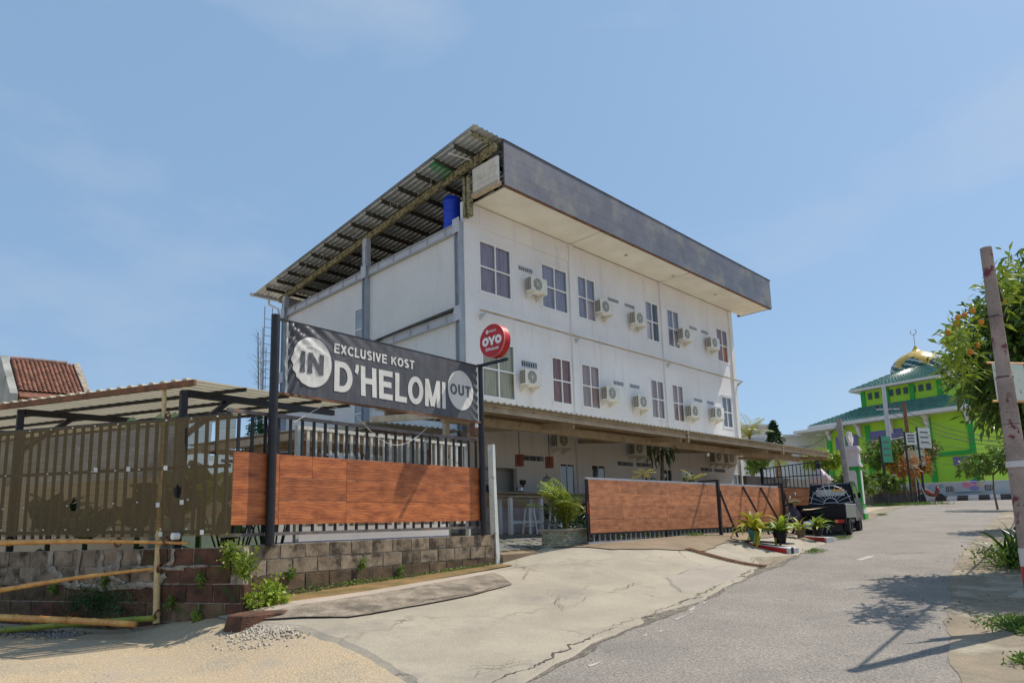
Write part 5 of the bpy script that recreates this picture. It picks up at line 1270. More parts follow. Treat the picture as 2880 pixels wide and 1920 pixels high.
# second fence beyond the gate
F2A, F2B = at(2168, 1367, 25.6), at(2312, 1367, 24.6)
F2A[2] = F2B[2] = 0; f2d = (F2B - F2A)
sf = thing('side_fence', 'fence of thin black bars above a red-brown board behind the motorbike and pickup', 'fence', (F2A[0], F2A[1], -.5))
f2 = lambda t, z: (F2A[0] + f2d[0] * t, F2A[1] + f2d[1] * t, z)
MB().beam(f2(-.12, .42), f2(1.0, .25), .04, 1.48).build('board', M_WOOD2, sf)
for a, b in ((1.86, 1.98), (1.18, 1.01), (1.50, 1.50)): MB().beam(f2(-.16, a), f2(1.0, b), .03, .035).build('rail', M_BLACK, sf)
fb = MB().box(-.012, .012, -.012, .012, 0, 1).mesh('bar', M_BLACK)
for k in range(16):
    t = -.14 + k * .0758; z0, z1 = 1.16 - .16 * t, 1.87 + .11 * t; link_mesh('bar', fb, sf, Matrix.Translation(f2(t, z0)) @ Matrix.Scale(z1 - z0, 4, (0, 0, 1)))
MB().beam(f2(-.16, -.5), f2(-.16, 1.88), .09, .09).build('post', M_BLACK, sf)
one('grey_side_wall', MB().box(26.0, 33.0, 12.6, 12.75, -.5, 1.72), mat('dark_cement', (.24, .22, .20), (.16, .15, .14), stain=(.1, .1, .09)), 'dark grey cement wall between the hotel corner and the barred fence', 'wall')

# ------------------------------------------------------------------ ramps and pots
def ramp(name, label, p, q, w, top0, top1, zb):
    """p high end, q low end: concrete kerb ramp with a red side"""
    t = thing(name, label, 'ramp block', (p[0], p[1], zb), 0, 'red and white kerb ramps')
    p = Vector(p).to_2d(); q = Vector(q).to_2d(); d = (q - p).normalized(); nn = Vector((d.y, -d.x)) * w
    def quad(a, b, za, zb_, z0a, z0b, off, th):
        A = [(a.x + off.x, a.y + off.y), (b.x + off.x, b.y + off.y)]; o2 = nn.normalized() * th
        return [(A[0][0], A[0][1], z0a), (A[1][0], A[1][1], z0b), (A[1][0], A[1][1], zb_), (A[0][0], A[0][1], za), (A[0][0] + o2.x, A[0][1] + o2.y, z0a), (A[1][0] + o2.x, A[1][1] + o2.y, z0b), (A[1][0] + o2.x, A[1][1] + o2.y, zb_), (A[0][0] + o2.x, A[0][1] + o2.y, za)]
    fs = [(0, 1, 2, 3), (7, 6, 5, 4), (0, 4, 5, 1), (1, 5, 6, 2), (2, 6, 7, 3), (3, 7, 4, 0)]
    ga, gb2 = g(p.x, p.y), g(q.x, q.y)
    MB().add(quad(p, q, top0, top1, ga - .05, gb2 - .05, nn * 0, w), fs).build('block', M_DRIVE, t)
    return t, quad, fs
r1 = thing('kerb_ramp', 'red sided concrete ramp block with a black board carrying the teal pot', 'ramp block', tuple(gp(2160, 1545)), 0, 'red sided ramp blocks')
a, b = gp(2222, 1561), gp(2106, 1532)
def slab(t, a, b, wv, h0, h1, m, nm, z0=0., lab=None):
    a = np.array(a); b = np.array(b); wv = np.array([*wv, 0.]) if len(wv) == 2 else np.array(wv)
    P = [a, b, b + wv, a + wv]; vs = [(p[0], p[1], p[2] + z0) for p in P] + [(p[0], p[1], p[2] + h) for p, h in zip(P, (h0, h1, h1, h0))]
    return MB().add(vs, [(3, 2, 1, 0), (4, 5, 6, 7), (0, 1, 5, 4), (1, 2, 6, 5), (2, 3, 7, 6), (3, 0, 4, 7)]).build(nm, m, t, bevel=.004)
dv = (b - a); dv[2] = 0; dv /= np.linalg.norm(dv); wv = np.array([dv[1], -dv[0], 0]); wv = wv if wv[0] > 0 else -wv
# red face towards the camera, concrete body behind, pale end
slab(r1, a, b, wv * .33, .16, .05, M_OFFW, 'block')
slab(r1, a + dv * .08 - wv * .012, b - wv * .012, wv * .01, .145, .045, M_RED, 'red_face', .01)
slab(r1, a - dv * .012 + wv * .05, a - dv * .012 + wv * .14, dv * .01, .18, .18, M_BLACK, 'dark_stripe', .02)
PB0, PB1 = at(2212, 1531, 16.1), at(2084, 1521, 16.9)
slab(r1, PB0, PB1, wv * .30, .03, .03, M_BLACK, 'black_board')
r2 = thing('kerb_ramp', 'red sided concrete ramp block in front of the motorbike carrying the small black pot', 'ramp block', tuple(gp(2300, 1522)), 0, 'red sided ramp blocks')
a2, b2 = gp(2326, 1527), gp(2262, 1513)
slab(r2, a2, b2, wv * .35, .15, .04, M_OFFW, 'block'); slab(r2, a2 + dv * .06 - wv * .012, b2 - wv * .012, wv * .01, .155, .06, M_RED, 'red_face', .02)
def pot(label, c, r, h, m, leafs, n, extra=None, **k):
    t = thing('potted_plant', label, 'potted plant', tuple(c), 0, 'potted plants by the gate')
    P = MB().lathe([(r * .62, 0), (r * .9, h * .8), (r * 1.0, h * .86), (r * 1.06, h * .86), (r * 1.06, h), (r * .95, h), (r * .85, h * .9)], tuple(c), 20).build('pot', m, t)
    MB().lathe([(r * .85, h * .9), (.01, h * .92)], tuple(c), 14).build('soil', M_BARK, P)
    add_leaves(t, (c[0], c[1], c[2] + h * .9), leafs, n, **k)
    if extra: add_leaves(t, (c[0], c[1], c[2] + h * .9), *extra[:2], **extra[2])
    return t
c = at(2124, 1524, 16.75) + [0, 0, 0.02]
pot('teal pot with long yellow-green arching leaves on the black board', c, .165, .26, mat('teal_plastic', (.05, .27, .27), (.04, .20, .21), rough=.45), [LF_Y, LF_Y, LF_B, LF_L], 34, tilt=(-35, 40), sc=(1.0, 1.6))
c = a + dv * .28 + wv * .16 + np.array([0, 0, .24]); c = at(2196, 1531, 16.35) + [0, 0, 0.02]
pot('glossy black pot with broad bright leaves on the high end of the ramp', c, .18, .29, M_TRUCK, [LF_B, LF_W, LF_W, LF_B], 26, ([LF_L], 4, dict(tilt=(80, 105), sc=(.8, 1.1))), tilt=(-35, 40), sc=(.9, 1.45))
c = at(2253, 1511, 19.3)
pot('brownish pot with yellow leaves on the ground between the black pots', c, .14, .22, mat('brown_pot', (.25, .17, .10)), [LF_Y, LF_B], 24, tilt=(-35, 40), sc=(.8, 1.2))
c = at(2302, 1508, 18.9)
pot('small black pot with speckled light green leaves in front of the motorbike', c, .15, .25, M_TRUCK, [LF_W, LF_W, LF_B], 30, tilt=(-35, 40), sc=(.8, 1.3))

# brick planter with palm at the gate end
pb = thing('brick_planter', 'small pale brick planter box at the open end of the sliding gate', 'planter', (11.3, 9.5, -.55))
PX0, PX1, PY0, PY1, PZ0, PZ1 = 10.85, 11.7, 9.28, 10.0, -.55, -.15
MB().box(PX0 + .02, PX1 - .02, PY0 + .02, PY1 - .02, PZ0 - .08, PZ1).build('mortar_core', M_MORTAR, pb)
bk = MB().box(0, .1, 0, .03, 0, .043).mesh('brick', mat('pale_brick', (.48, .46, .36), (.30, .31, .2), objrand=.2, stain=(.18, .2, .08), st_lo=.55), bevel=.003)
for j in range(8):
    for i in range(8):
        x = PX0 + i * .107 - (j % 2) * .05
        if PX0 - .01 <= x < PX1 - .09: link_mesh('brick', bk, pb, Matrix.Translation((x, PY0 - .004, PZ0 + j * .05)))
    for i in range(7):
        y = PY0 + i * .107 + (j % 2) * .05
        if y < PY1 - .09: link_mesh('brick', bk, pb, Matrix.Translation((PX0 - .005, y + .1, PZ0 + j * .05)) @ Matrix.Rotation(-math.pi / 2, 4, 'Z'))
MB().box(PX0 - .04, PX1 + .04, PY0 - .04, PY1 + .04, PZ1, PZ1 + .05).build('coping', M_DRIVE, pb, bevel=.006)
PZ1 += 0
pt = thing('palm', 'bright fan of palm fronds growing in the brick planter behind the gate end', 'palm', (11.3, 9.65, PZ1 + .05))
def frond_mesh(L_, m, w=.28, n=16, droop=1.0, lw=.03):
    vs = []; fs = []; x = z = 0.; a = 1.25; P = []
    for i in range(n + 1): P.append((x, z, a)); a -= droop / n; x += math.cos(a) * L_ / n; z += math.sin(a) * L_ / n
    for i in range(2, n + 1):
        x, z, a = P[i]; t = i / n; ll = w * math.sin(math.pi * (.12 + .86 * t)) ** .7 + .02
        for sg_ in (-1, 1):
            b = len(vs); dx, dz = math.cos(a) * ll * .75, math.sin(a) * ll * .75
            vs += [(x, 0, z), (x + dx * .5 - lw * .5 * math.cos(a), sg_ * ll * .5, z + dz * .5 + .01), (x + dx * .5 + lw * .5 * math.cos(a), sg_ * ll * .5, z + dz * .5 + lw * .5 * math.sin(a)), (x + dx, sg_ * ll * .95, z + dz - ll * .35)]
            fs += [(b, b + 2, b + 1), (b + 1, b + 2, b + 3)]
    me = MB().add(vs, fs); me.tube([(p[0], 0, p[1]) for p in P], [.014 * (1 - i / (n + 3)) + .003 for i in range(n + 1)], 5)
    return me.mesh('frond', m, fixn=False)
FR = frond_mesh(1.25, M_MIDLEAF, .36, lw=.045); FRY = frond_mesh(1.15, M_LEAFY, .36, lw=.045); FRB = frond_mesh(1.25, M_LEAF, .38, lw=.05)
for i in range(24):
    a_ = random.uniform(1.6, 4.3) if i < 26 else random.uniform(0, 6.28)
    M = Matrix.Translation((11.3, 9.65, PZ1 + .05)) @ Matrix.Rotation(a_, 4, 'Z') @ Matrix.Rotation(rad(random.uniform(-38, 8)), 4, 'Y') @ Matrix.Scale(random.uniform(.6, .95), 4)
    link_mesh('frond', random.choice([FR, FRB, FRB, FRY]), pt, M)
leaf_cloud('undergrowth', np.column_stack([rng.normal(11.35, .25, 500), rng.normal(9.65, .22, 500), rng.uniform(PZ1, PZ1 + .75, 500)]), .16, M_LEAFD, pt, aspect=.14, up=.8, kind='stuff')
# plants behind the gate peeking out
for (px_, py_, Yy, l, n) in ((1655, 1440, 9.5, 'yellow spiky plant just behind the near end of the gate', 10), (1950, 1348, 10.0, 'yellow-green palm shoot rising above the middle of the gate', 9), (1808, 1335, 10.4, 'small yellow flowering plant above the gate in front of the dark palm', 7)):
    P = on_y(px_, py_, Yy); t = thing('shrub', l, 'plant', (P[0], P[1], -.3)); MB().tube([(P[0], P[1], -.3), (P[0], P[1], P[2])], .02, 5).build('stem', M_BARK, t)
    for k in range(n): link_mesh('frond', FRY, t, Matrix.Translation((P[0], P[1], P[2] - .05)) @ Matrix.Rotation(random.uniform(0, 6.28), 4, 'Z') @ Matrix.Rotation(rad(random.uniform(-5, 50)), 4, 'Y') @ Matrix.Scale(random.uniform(.25, .45), 4))
hb = thing('low_hedge', 'low yellow-green hedge plants showing through the pickets under the gate boards', 'hedge', (16, 9.5, -.4))
leaf_cloud('foliage', np.column_stack([rng.uniform(12, 20.5, 450), rng.uniform(9.2, 9.3, 450), -.42 + rng.uniform(0, .3, 450)]), .11, M_MIDLEAF, hb, aspect=.5, kind='stuff')
dkp = one('forecourt_dark_backing', MB().box(11.8, 20.5, 9.36, 9.5, -.56, -.08), M_DARK, 'added dark low strip behind the hedge under the sliding gate', 'kerb')  # dark strip added so the pickets stand against black

# dracaena in front of the ground floor
dt = on_y(1862, 1385, 12.6); dr = thing('dracaena_tree', 'dark spiky dracaena tree with drooping leaves standing under the canopy edge', 'tree', (dt[0], dt[1], ZG))
top = Vector(on_y(1862, 1275, 12.6)); MB().tube([(dt[0], dt[1], ZG), (dt[0] + .03, dt[1], .9), (top.x - .05, dt[1], top.z * .75), top], [.10, .08, .07, .05], 8).build('trunk', M_BARK, dr)
for k in range(120):
    u_ = random.random(); bs_ = top + Vector((random.uniform(-.45, .45), random.uniform(-.35, .35), random.uniform(-.15, .25))) if u_ < .62 else Vector((top.x - .75 + random.uniform(-.3, .3), dt[1], top.z - 1.0 + random.uniform(-.2, .2)))
    link_mesh('leaf', LF_D, dr, Matrix.Translation(bs_) @ Matrix.Rotation(random.uniform(0, 6.28), 4, 'Z') @ Matrix.Rotation(rad(random.uniform(0, 110)), 4, 'Y') @ Matrix.Scale(random.uniform(.75, 1.2), 4))

# ------------------------------------------------------------------ under the canopy
ct = thing('bar_counter', 'long bar counter with brown front along the white ground floor wall', 'counter', (15.8, 14.5, ZG))
MB().box(13.5, 18.6, 14.15, 14.75, .93, .98).build('counter_top', M_BEAM, ct); MB().box(13.55, 18.55, 14.3, 14.7, .55, .93).build('brown_front', mat('brown_board', (.58, .42, .28), (.46, .32, .20), scale=2), ct)
MB().box(13.55, 18.55, 14.34, 14.7, ZG, .55).build('lower_front', M_PINKW, ct)
tb_ = thing('high_table', 'white high bar table with thick legs and brown top in front of the counter', 'table', (14, 13.6, ZG))
zt0 = .77
MB().box(13.2, 14.62, 13.25, 13.85, zt0, zt0 + .04).build('table_top', M_BEAM, tb_)
for x in (13.25, 14.5):
    for y in (13.3, 13.72): MB().box(x, x + .1, y, y + .1, ZG, zt0).build('leg', M_FRAMEW, tb_)
MB().box(13.36, 14.49, 13.33, 13.37, .05, .13).build('stretcher', M_FRAMEW, tb_)
def stool(x, y, l):
    t = thing('bar_stool', l, 'stool', (x, y, ZG), 0, 'bar stools at the high table')
    MB().lathe([(.16, 0), (.17, .02), (.16, .04)], (x, y, .48), 16).build('seat', M_BEAM, t)
    for a in range(4):
        c_, s_ = math.cos(.785 + a * 1.57), math.sin(.785 + a * 1.57); MB().beam((x + c_ * .11, y + s_ * .11, .48), (x + c_ * .2, y + s_ * .2, ZG), .035, .035).build('leg', M_FRAMEW, t)
    MB().tube([(x + .18 * math.cos(k * .5236 + .785), y + .18 * math.sin(k * .5236 + .785), -.02) for k in range(13)], .015, 5).build('foot_ring', M_FRAMEW, t)
stool(13.75, 13.05, 'white bar stool at the left end of the high table'); stool(14.75, 13.0, 'white bar stool at the right end of the high table')
def wicker(x, y, rz, l):
    t = thing('rattan_armchair', l, 'chair', (x, y, ZG), 0, 'dark rattan chairs')
    R_ = Matrix.Rotation(rz, 3, 'Z')
    def P(a, b, c): v = R_ @ Vector((a, b, 0)); return (x + v.x, y + v.y, ZG + c)
    MB().add([P(-.27, -.25, .40), P(.27, -.25, .40), P(.27, .27, .40), P(-.27, .27, .40), P(-.27, -.25, .45), P(.27, -.25, .45), P(.27, .27, .45), P(-.27, .27, .45)], [(0, 3, 2, 1), (4, 5, 6, 7), (0, 1, 5, 4), (1, 2, 6, 5), (2, 3, 7, 6), (3, 0, 4, 7)]).build('seat', M_BLACK, t)
    MB().tube([P(-.29, -.25, .62), P(-.30, .1, .68), P(-.24, .3, .80), P(0, .36, .86), P(.24, .3, .80), P(.30, .1, .68), P(.29, -.25, .62)], .03, 6).build('arm_rail', M_BLACK, t)
    b = MB()
    for k in range(7): q = -.22 + k * .073; b.tube([P(q, .27, .43), P(q, .34 - abs(q) * .2, .84)], .018, 4)
    b.build('backrest', M_BLACK, t)
    for a, c_ in ((-.26, -.24), (.26, -.24), (.26, .26), (-.26, .26)): MB().tube([P(a, c_, 0), P(a, c_, .63 if c_ < 0 else .45)], .02, 6).build('leg', M_BLACK, t)
for x, y, r_, l in ((15.2, 13.4, .4, 'dark rattan armchair nearest the high table'), (16.0, 13.7, -.5, 'dark rattan armchair in the middle of the row before the counter'), (16.7, 13.1, .2, 'dark rattan armchair turned to the road beside the big leaved plant'), (17.3, 13.6, -1.2, 'dark rattan armchair half hidden by the palm in the brick planter')): wicker(x, y, r_, l)
tbl = thing('round_table', 'dark round table between the rattan armchairs', 'table', (15.6, 12.9, ZG)); MB().lathe([(.4, .68), (.42, .70), (.4, .72)], (16.2, 12.9, ZG), 24).build('top', M_BLACK, tbl); MB().tube([(16.2, 12.9, ZG), (16.2, 12.9, ZG + .7)], [.2, .03], 8).build('foot', M_BLACK, tbl)
bp_ = thing('broad_leaf_plant', 'dark broad leaved plant on the counter end above the rattan chairs', 'plant', (16.1, 13.9, .3))
MB().lathe([(.14, 0), (.2, .3)], (16.1, 13.2, .0), 14).build('pot', M_BLACK, bp_)
LFX = leaf_mesh('leaf', M_LEAFD, .6, .26, 1.0, n=7)
add_leaves(bp_, (16.1, 13.2, .3), [LFX], 16, tilt=(10, 75), sc=(.8, 1.2))
for (px_, z0, l) in ((1461, 1.80, 'woven red-brown hanging lamp, left one, over the bar stools'), (1545, 1.80, 'woven red-brown hanging lamp, right one, below the first canopy condenser')):
    P = on_y(px_, 1296, 13.0); t = thing('pendant_lamp', l, 'lamp', (P[0], 13.0, 1.75), 0, 'woven hanging lamps')
    sh = MB(); n = 14
    for k in range(7): sh.tube([(P[0] + .115 * math.cos(a), 13.0 + .115 * math.sin(a), 1.62 + k * .048 + .012 * (i % 2)) for i, a in enumerate(np.linspace(0, 6.2832, 22))], .016, 4)
    sh.build('woven_shade', mat('red_rattan', (.36, .10, .05), (.14, .04, .02), scale=20) if 'red_rattan' not in bpy.data.materials else bpy.data.materials['red_rattan'], t)
    MB().tube([(P[0], 13.0, 1.93), (P[0], 13.0, 2.85)], .012, 5).build('cord', M_BLACK, t)
bc = on_y(1540, 1390, 14.45); bx = bc[0]
cg = thing('bird_cage', 'black domed wire cage standing on the counter', 'cage', (bx, 14.45, .98))
mb = MB()
for k in range(14):
    a = k * .4488; c_, s_ = math.cos(a) * .15, math.sin(a) * .15; mb.tube([(bx + c_, 14.45 + s_, .98), (bx + c_, 14.45 + s_, 1.38), (bx + c_ * .7, 14.45 + s_ * .7, 1.47), (bx, 14.45, 1.52)], .006, 4)
mb.build('wires', M_BLACK, cg); MB().lathe([(.16, 0), (.16, .015)], (bx, 14.45, 1.18), 16).build('tray', M_BLACK, cg); MB().tube([(bx, 14.45, 1.5), (bx, 14.45, 1.62)], .01, 5).build('hook', M_BLACK, cg)
ex = on_y(1463, 1385, 14.4)[0]
em = thing('coffee_maker', 'steel coffee maker with a glass siphon on the counter', 'coffee maker', (ex, 14.4, .98))
MB().lathe([(.10, 0), (.12, .05), (.10, .16), (.04, .20)], (ex, 14.4, .98), 16).build('kettle', M_CHROME, em); MB().lathe([(.02, .2), (.03, .3), (.09, .34), (.10, .46), (.07, .46)], (ex + .13, 14.4, .9), 14).build('funnel', M_PURLIN, em); MB().tube([(ex + .13, 14.4, .98), (ex + .13, 14.4, 1.2)], .012, 5).build('stand', M_BLACK, em); MB().tube([(ex - .1, 14.4, 1.1), (ex - .16, 14.4, 1.15), (ex - .14, 14.4, 1.02)], .012, 5).build('handle', M_BLACK, em)
# serving hatch interior
one('fuse_box', MB().box(14.45, 14.75, 15.6, 15.7, 1.45, 1.75), M_ACBODY, 'pale fuse box on the wall inside the serving hatch', 'fuse box', bevel=.01)
one('hatch_back_wall', MB().box(13.7, 15.9, 15.72, 15.78, .8, 2.2), M_WALLCREAM, 'cream wall visible through the serving hatch', 'wall')
for x in (14.15, 14.45): one('chair_back', MB().prism([(x, .98), (x, 1.2), (x + .04, 1.26), (x + .16, 1.26), (x + .2, 1.2), (x + .2, .98)], 15.3, 15.34, 'y'), M_BLACK, 'rounded black board leaning inside the serving hatch' + (', left one' if x < 14.3 else ', right one'), 'board')

# ------------------------------------------------------------------ pickup truck
TM = frame_mat((21.95, 7.43, g(21.95, 7.43) + .02), (.984, .178, 0))      # origin: rear right wheel contact; u forward, v to its left
TW, TR = 1.36, .27
tk = thing('pickup_truck', 'small black pickup truck seen from behind with a silver sun-ray rear guard', 'pickup', tuple(TM @ Vector((1, .7, 0))))
def T(a, b, c): return TM @ Vector((a, b, c))
def tmb(mb):
    mb.v = [tuple(TM @ Vector(v)) for v in mb.v]; return mb
M_TRUCKSIDE = plain('grey_bed_side', (.13, .14, .12), .4)  # grey tone for the right bed side, the left one stays black
tmb(MB().box(-.72, 1.12, .02, TW - .02, .50, .56)).build('bed_floor', M_TRUCK, tk, bevel=.004)
tmb(MB().box(-.74, 1.12, -.02, .015, .50, .90)).build('bed_side', M_TRUCKSIDE, tk, bevel=.006)
tmb(MB().box(-.74, 1.12, TW - .015, TW + .02, .50, .90)).build('bed_side', M_TRUCK, tk, bevel=.006)
tg = tmb(MB().box(-.77, -.735, -.01, TW + .01, .50, .90)).build('tailgate', M_TRUCK, tk, bevel=.008)
mb = MB(); mb.box(-.785, -.765, .06, TW - .06, .60, .63); mb.box(-.785, -.765, .06, TW - .06, .80, .82); tmb(mb).build('pressed_rib', M_TRUCK, tg)
tmb(MB().box(-.775, 1.12, -.025, .02, .902, .925)).build('top_rail', plain('pale_sunlit_rail', (.55, .57, .55), .4), tk); tmb(MB().box(-.775, -.73, .02, TW, .902, .92)).build('top_rail', M_TRUCK, tk)  # side rail coloured pale to stand in for sun on it
# cab with curved outline
prof = [(1.16, .45), (1.14, .95), (1.22, 1.52), (1.30, 1.62), (2.15, 1.64), (2.30, 1.58), (2.62, .98), (2.72, .9), (2.74, .45)]
cb = MB(); n = len(prof); sec = [(.03, 1.), (.0, .985), (TW - .0, .985), (TW - .03, 1.)]
def inset(z): return .0 if z < .95 else (z - .95) * .11
vs = []
for yy in (0, 1):
    for (x, z) in prof: i_ = inset(z); vs.append((x, i_ + .01 if yy == 0 else TW - i_ - .01, z))
cb.add(vs, [tuple(range(n)), tuple(reversed(range(n, 2 * n)))] + [(i, (i + 1) % n, n + (i + 1) % n, n + i) for i in range(n)])
cab = tmb(cb).build('cab', M_TRUCK, tk, bevel=.045)
tmb(MB().box(-.66, 2.5, .18, TW - .18, .14, .34)).build('underbody', M_BLACK, tk)
tmb(MB().box(-.62, -.45, .16, TW - .16, .10, .48)).build('rear_dark_box', M_BLACK, tk)  # this and the underbody added in black to darken the see-through gap
tmb(MB().add([(1.155 + .085 * .35, .30, 1.22), (1.155 + .085 * .35, TW - .25, 1.22), (1.20, TW - .28, 1.44), (1.20, .33, 1.44)], [(0, 1, 2, 3)])).build('rear_window_reflection', plain('pale_glass', (.50, .50, .48), .1), cab, fixn=False) if False else None
rw = tmb(MB().box(1.125, 1.14, .26, TW - .26, 1.20, 1.42)).build('rear_window', plain('pale_rear_glass', (.42, .43, .40), .08, 0, .9), cab, bevel=.004)
tmb(MB().box(1.118, 1.124, .30, .62, 1.35, 1.42)).build('orange_sticker', plain('orange_sticker', (.8, .36, .02), .4), rw)
mb = MB(); mb.add([(1.35, -.002 + inset(1.1), 1.0), (2.2, -.002 + inset(1.1), 1.0), (2.08, -.002 + inset(1.5), 1.5), (1.36, -.002 + inset(1.5), 1.5)], [(0, 1, 2, 3)]); tmb(mb).build('side_window', plain('dark_side_glass', (.03, .035, .04), .05, 0, .9), cab, fixn=False)
# sun-ray guard
gd = MB(); gx = 1.02; cyy, czz = TW / 2, .93
for k in range(11):
    a = rad(6 + k * 16.8); r0_ = .21; r1_ = .66
    e = (cyy + r1_ * math.cos(a), min(1.60, czz + r1_ * math.sin(a) * 1.02)); gd.tube([(gx, cyy + r0_ * math.cos(a), czz + r0_ * math.sin(a)), (gx, *e)], .0075, 5)
for r_ in (.21,): gd.tube([(gx, cyy + r_ * math.cos(a), czz + r_ * math.sin(a)) for a in np.linspace(0, math.pi, 16)], .012, 5)
gd.tube([(gx, cyy + (.60) * math.cos(a), czz + (.62) * math.sin(a)) for a in np.linspace(.12, math.pi - .12, 8)], .008, 5)
gd.tube([(gx, cyy - .2, czz + .06), (gx, cyy + .2, czz + .06)], .012, 5)
tmb(gd).build('sun_ray_guard', plain('silver_bar', (.75, .75, .78), .35), tk)
tmb(MB().lathe([(.005, 0), (.19, .0)], (0, 0, 0), 20)) if False else None
for yy, l in ((-.09, 1), (TW + .01, 0)): tmb(MB().box(1.95, 2.0, yy - (0 if l else -.0), yy + .09, 1.13, 1.30)).build('side_mirror', M_TRUCK, tk, bevel=.01)
for yy in (.05, TW - .30): 
    L_ = tmb(MB().box(-.80, -.775, yy, yy + .25, .36, .46)).build('tail_light', M_RED, tk, bevel=.004); tmb(MB().box(-.806, -.801, yy + .17, yy + .25, .37, .45)).build('indicator', plain('amber_lens', (.8, .3, .03), .3), L_)
tmb(MB().box(-.79, -.76, .0, TW, .34, .49)).build('rear_bumper', M_TRUCK, tk)
tmb(MB().box(-.70, 2.6, .30, .40, .34, .48)).build('chassis_rail', M_BLACK, tk); tmb(MB().box(-.70, 2.6, TW - .4, TW - .3, .34, .48)).build('chassis_rail', M_BLACK, tk)
tmb(MB().box(-.80, -.79, .48, .88, .30, .42)).build('number_plate', M_TRUCK, tk)
def wheel(u_, v_, flip):
    o = []
    mb = MB()
    w = .15
    prof = [(.155, -w / 2), (TR - .02, -w / 2), (TR, -w / 2 + .02), (TR, w / 2 - .02), (TR - .02, w / 2), (.155, w / 2)]
    n = 28; vs = []
    for r_, h_ in prof:
        for k in range(n): a = 6.2832 * k / n; vs.append((u_ + r_ * math.cos(a), v_ + h_, TR + r_ * math.sin(a)))
    fs = [(i * n + k, (i + 1) * n + k, (i + 1) * n + (k + 1) % n, i * n + (k + 1) % n) for i in range(len(prof) - 1) for k in range(n)]
    wh = tmb(mb.add(vs, fs)).build('wheel', M_TYRE, tk)
    for s_ in (-1, 1):
        yy = v_ + s_ * (w / 2 - .03); vs = []
        for r_, h_ in ((.156, 0), (.12, -.02 * s_), (.06, -.01 * s_), (.01, .01 * s_)):
            for k in range(n): a = 6.2832 * k / n; vs.append((u_ + r_ * math.cos(a), yy + h_, TR + r_ * math.sin(a)))
        fs = [(i * n + k, (i + 1) * n + k, (i + 1) * n + (k + 1) % n, i * n + (k + 1) % n) for i in range(3) for k in range(n)]
        tmb(MB().add(vs, fs)).build('rim', plain('grey_rim', (.32, .30, .28), .4, .5) if 'grey_rim' not in bpy.data.materials else bpy.data.materials['grey_rim'], wh)
for u_ in (.0, 1.98):
    for v_ in (.07, TW - .07): wheel(u_, v_, 0)
mb = MB()
for u_ in (0., 1.98): 
    for k in range(9): a = rad(5 + k * 21); mb.add([], [])
# mud flap strips
for v_ in (.0, TW - .14): tmb(MB().box(-.38, -.365, v_, v_ + .14, .12, .45)).build('mud_flap', M_TYRE, tk)

# ------------------------------------------------------------------ motorbike
fw_, rw_ = gp(2236, 1512), gp(2331, 1507); md = (fw_ - rw_); ML = float(np.hypot(md[0], md[1])); 
rw_ = np.array([21.25, 7.93, 0]); rw_[2] = g(21.25, 7.93); hd = Vector((-.80, .60, 0)).normalized()
rw_ = gp(2333, 1508); fwt = gp(2226, 1503); hd = Vector((fwt[0] - rw_[0], fwt[1] - rw_[1], 0)).normalized()
BM = frame_mat((rw_[0], rw_[1], rw_[2] + .03), hd) @ Matrix.Rotation(rad(7), 4, 'X')
mk = thing('motorbike', 'black underbone motorbike with a tan board laid over its seat parked behind the pots', 'motorbike', tuple(BM.translation))
def bmb(mb): mb.v = [tuple(BM @ Vector(v)) for v in mb.v]; return mb
WB = 1.22; WR = .28
for x in (0, WB):
    mb = MB(); n = 26; vs = []
    for k in range(n):
        a = 6.2832 * k / n
        for q in range(6): b = 6.2832 * q / 6; vs.append((x + (WR - .035 + .035 * math.cos(b)) * math.cos(a), .04 * math.sin(b), WR + (WR - .035 + .035 * math.cos(b)) * math.sin(a)))
    fs = [(k * 6 + q, ((k + 1) % n) * 6 + q, ((k + 1) % n) * 6 + (q + 1) % 6, k * 6 + (q + 1) % 6) for k in range(n) for q in range(6)]
    w_ = bmb(mb.add(vs, fs)).build('wheel', M_TYRE, mk, smooth=True)
    sp_ = MB()
    for k in range(10): a = k * .628; sp_.tube([(x, 0, WR), (x + .22 * math.cos(a), 0, WR + .22 * math.sin(a))], .007, 4)
    sp_.tube([(x, -.06, WR), (x, .06, WR)], .05, 10); bmb(sp_).build('spokes', M_CHROME, w_)
    mb = MB(); vs = []
    for k in range(8):
        a = rad(20 + k * 20) if x else rad(10 + k * 20)
        for yy in (-.06, .06): vs.append((x + (WR + .04) * math.cos(a), yy, WR + (WR + .04) * math.sin(a)))
    bmb(mb.add(vs, [(2 * k, 2 * k + 1, 2 * k + 3, 2 * k + 2) for k in range(7)])).build('mudguard', M_TRUCK, mk, fixn=False)
def hull(pts_w, nm, m, par=mk):
    """body panel: cross sections (x, halfwidth, z0, z1)"""
    vs = []; fs = []
    for (x, hw, z0, z1) in pts_w: vs += [(x, -hw, z0), (x, -hw * 1.05, (z0 + z1) / 2), (x, -hw * .6, z1), (x, hw * .6, z1), (x, hw * 1.05, (z0 + z1) / 2), (x, hw, z0)]
    for i in range(len(pts_w) - 1):
        for k in range(6): fs.append((i * 6 + k, i * 6 + (k + 1) % 6, (i + 1) * 6 + (k + 1) % 6, (i + 1) * 6 + k))
    fs += [tuple(range(6)), tuple(reversed(range((len(pts_w) - 1) * 6, len(pts_w) * 6)))]
    return bmb(MB().add(vs, fs)).build(nm, m, par, smooth=False)
hull([(-.32, .05, .66, .72), (-.1, .10, .56, .72), (.2, .12, .50, .70), (.5, .10, .46, .62)], 'body', M_TRUCK)
hull([(-.38, .06, .70, .76), (-.1, .12, .70, .79), (.2, .12, .68, .76), (.42, .09, .66, .72)], 'seat', M_TYRE)
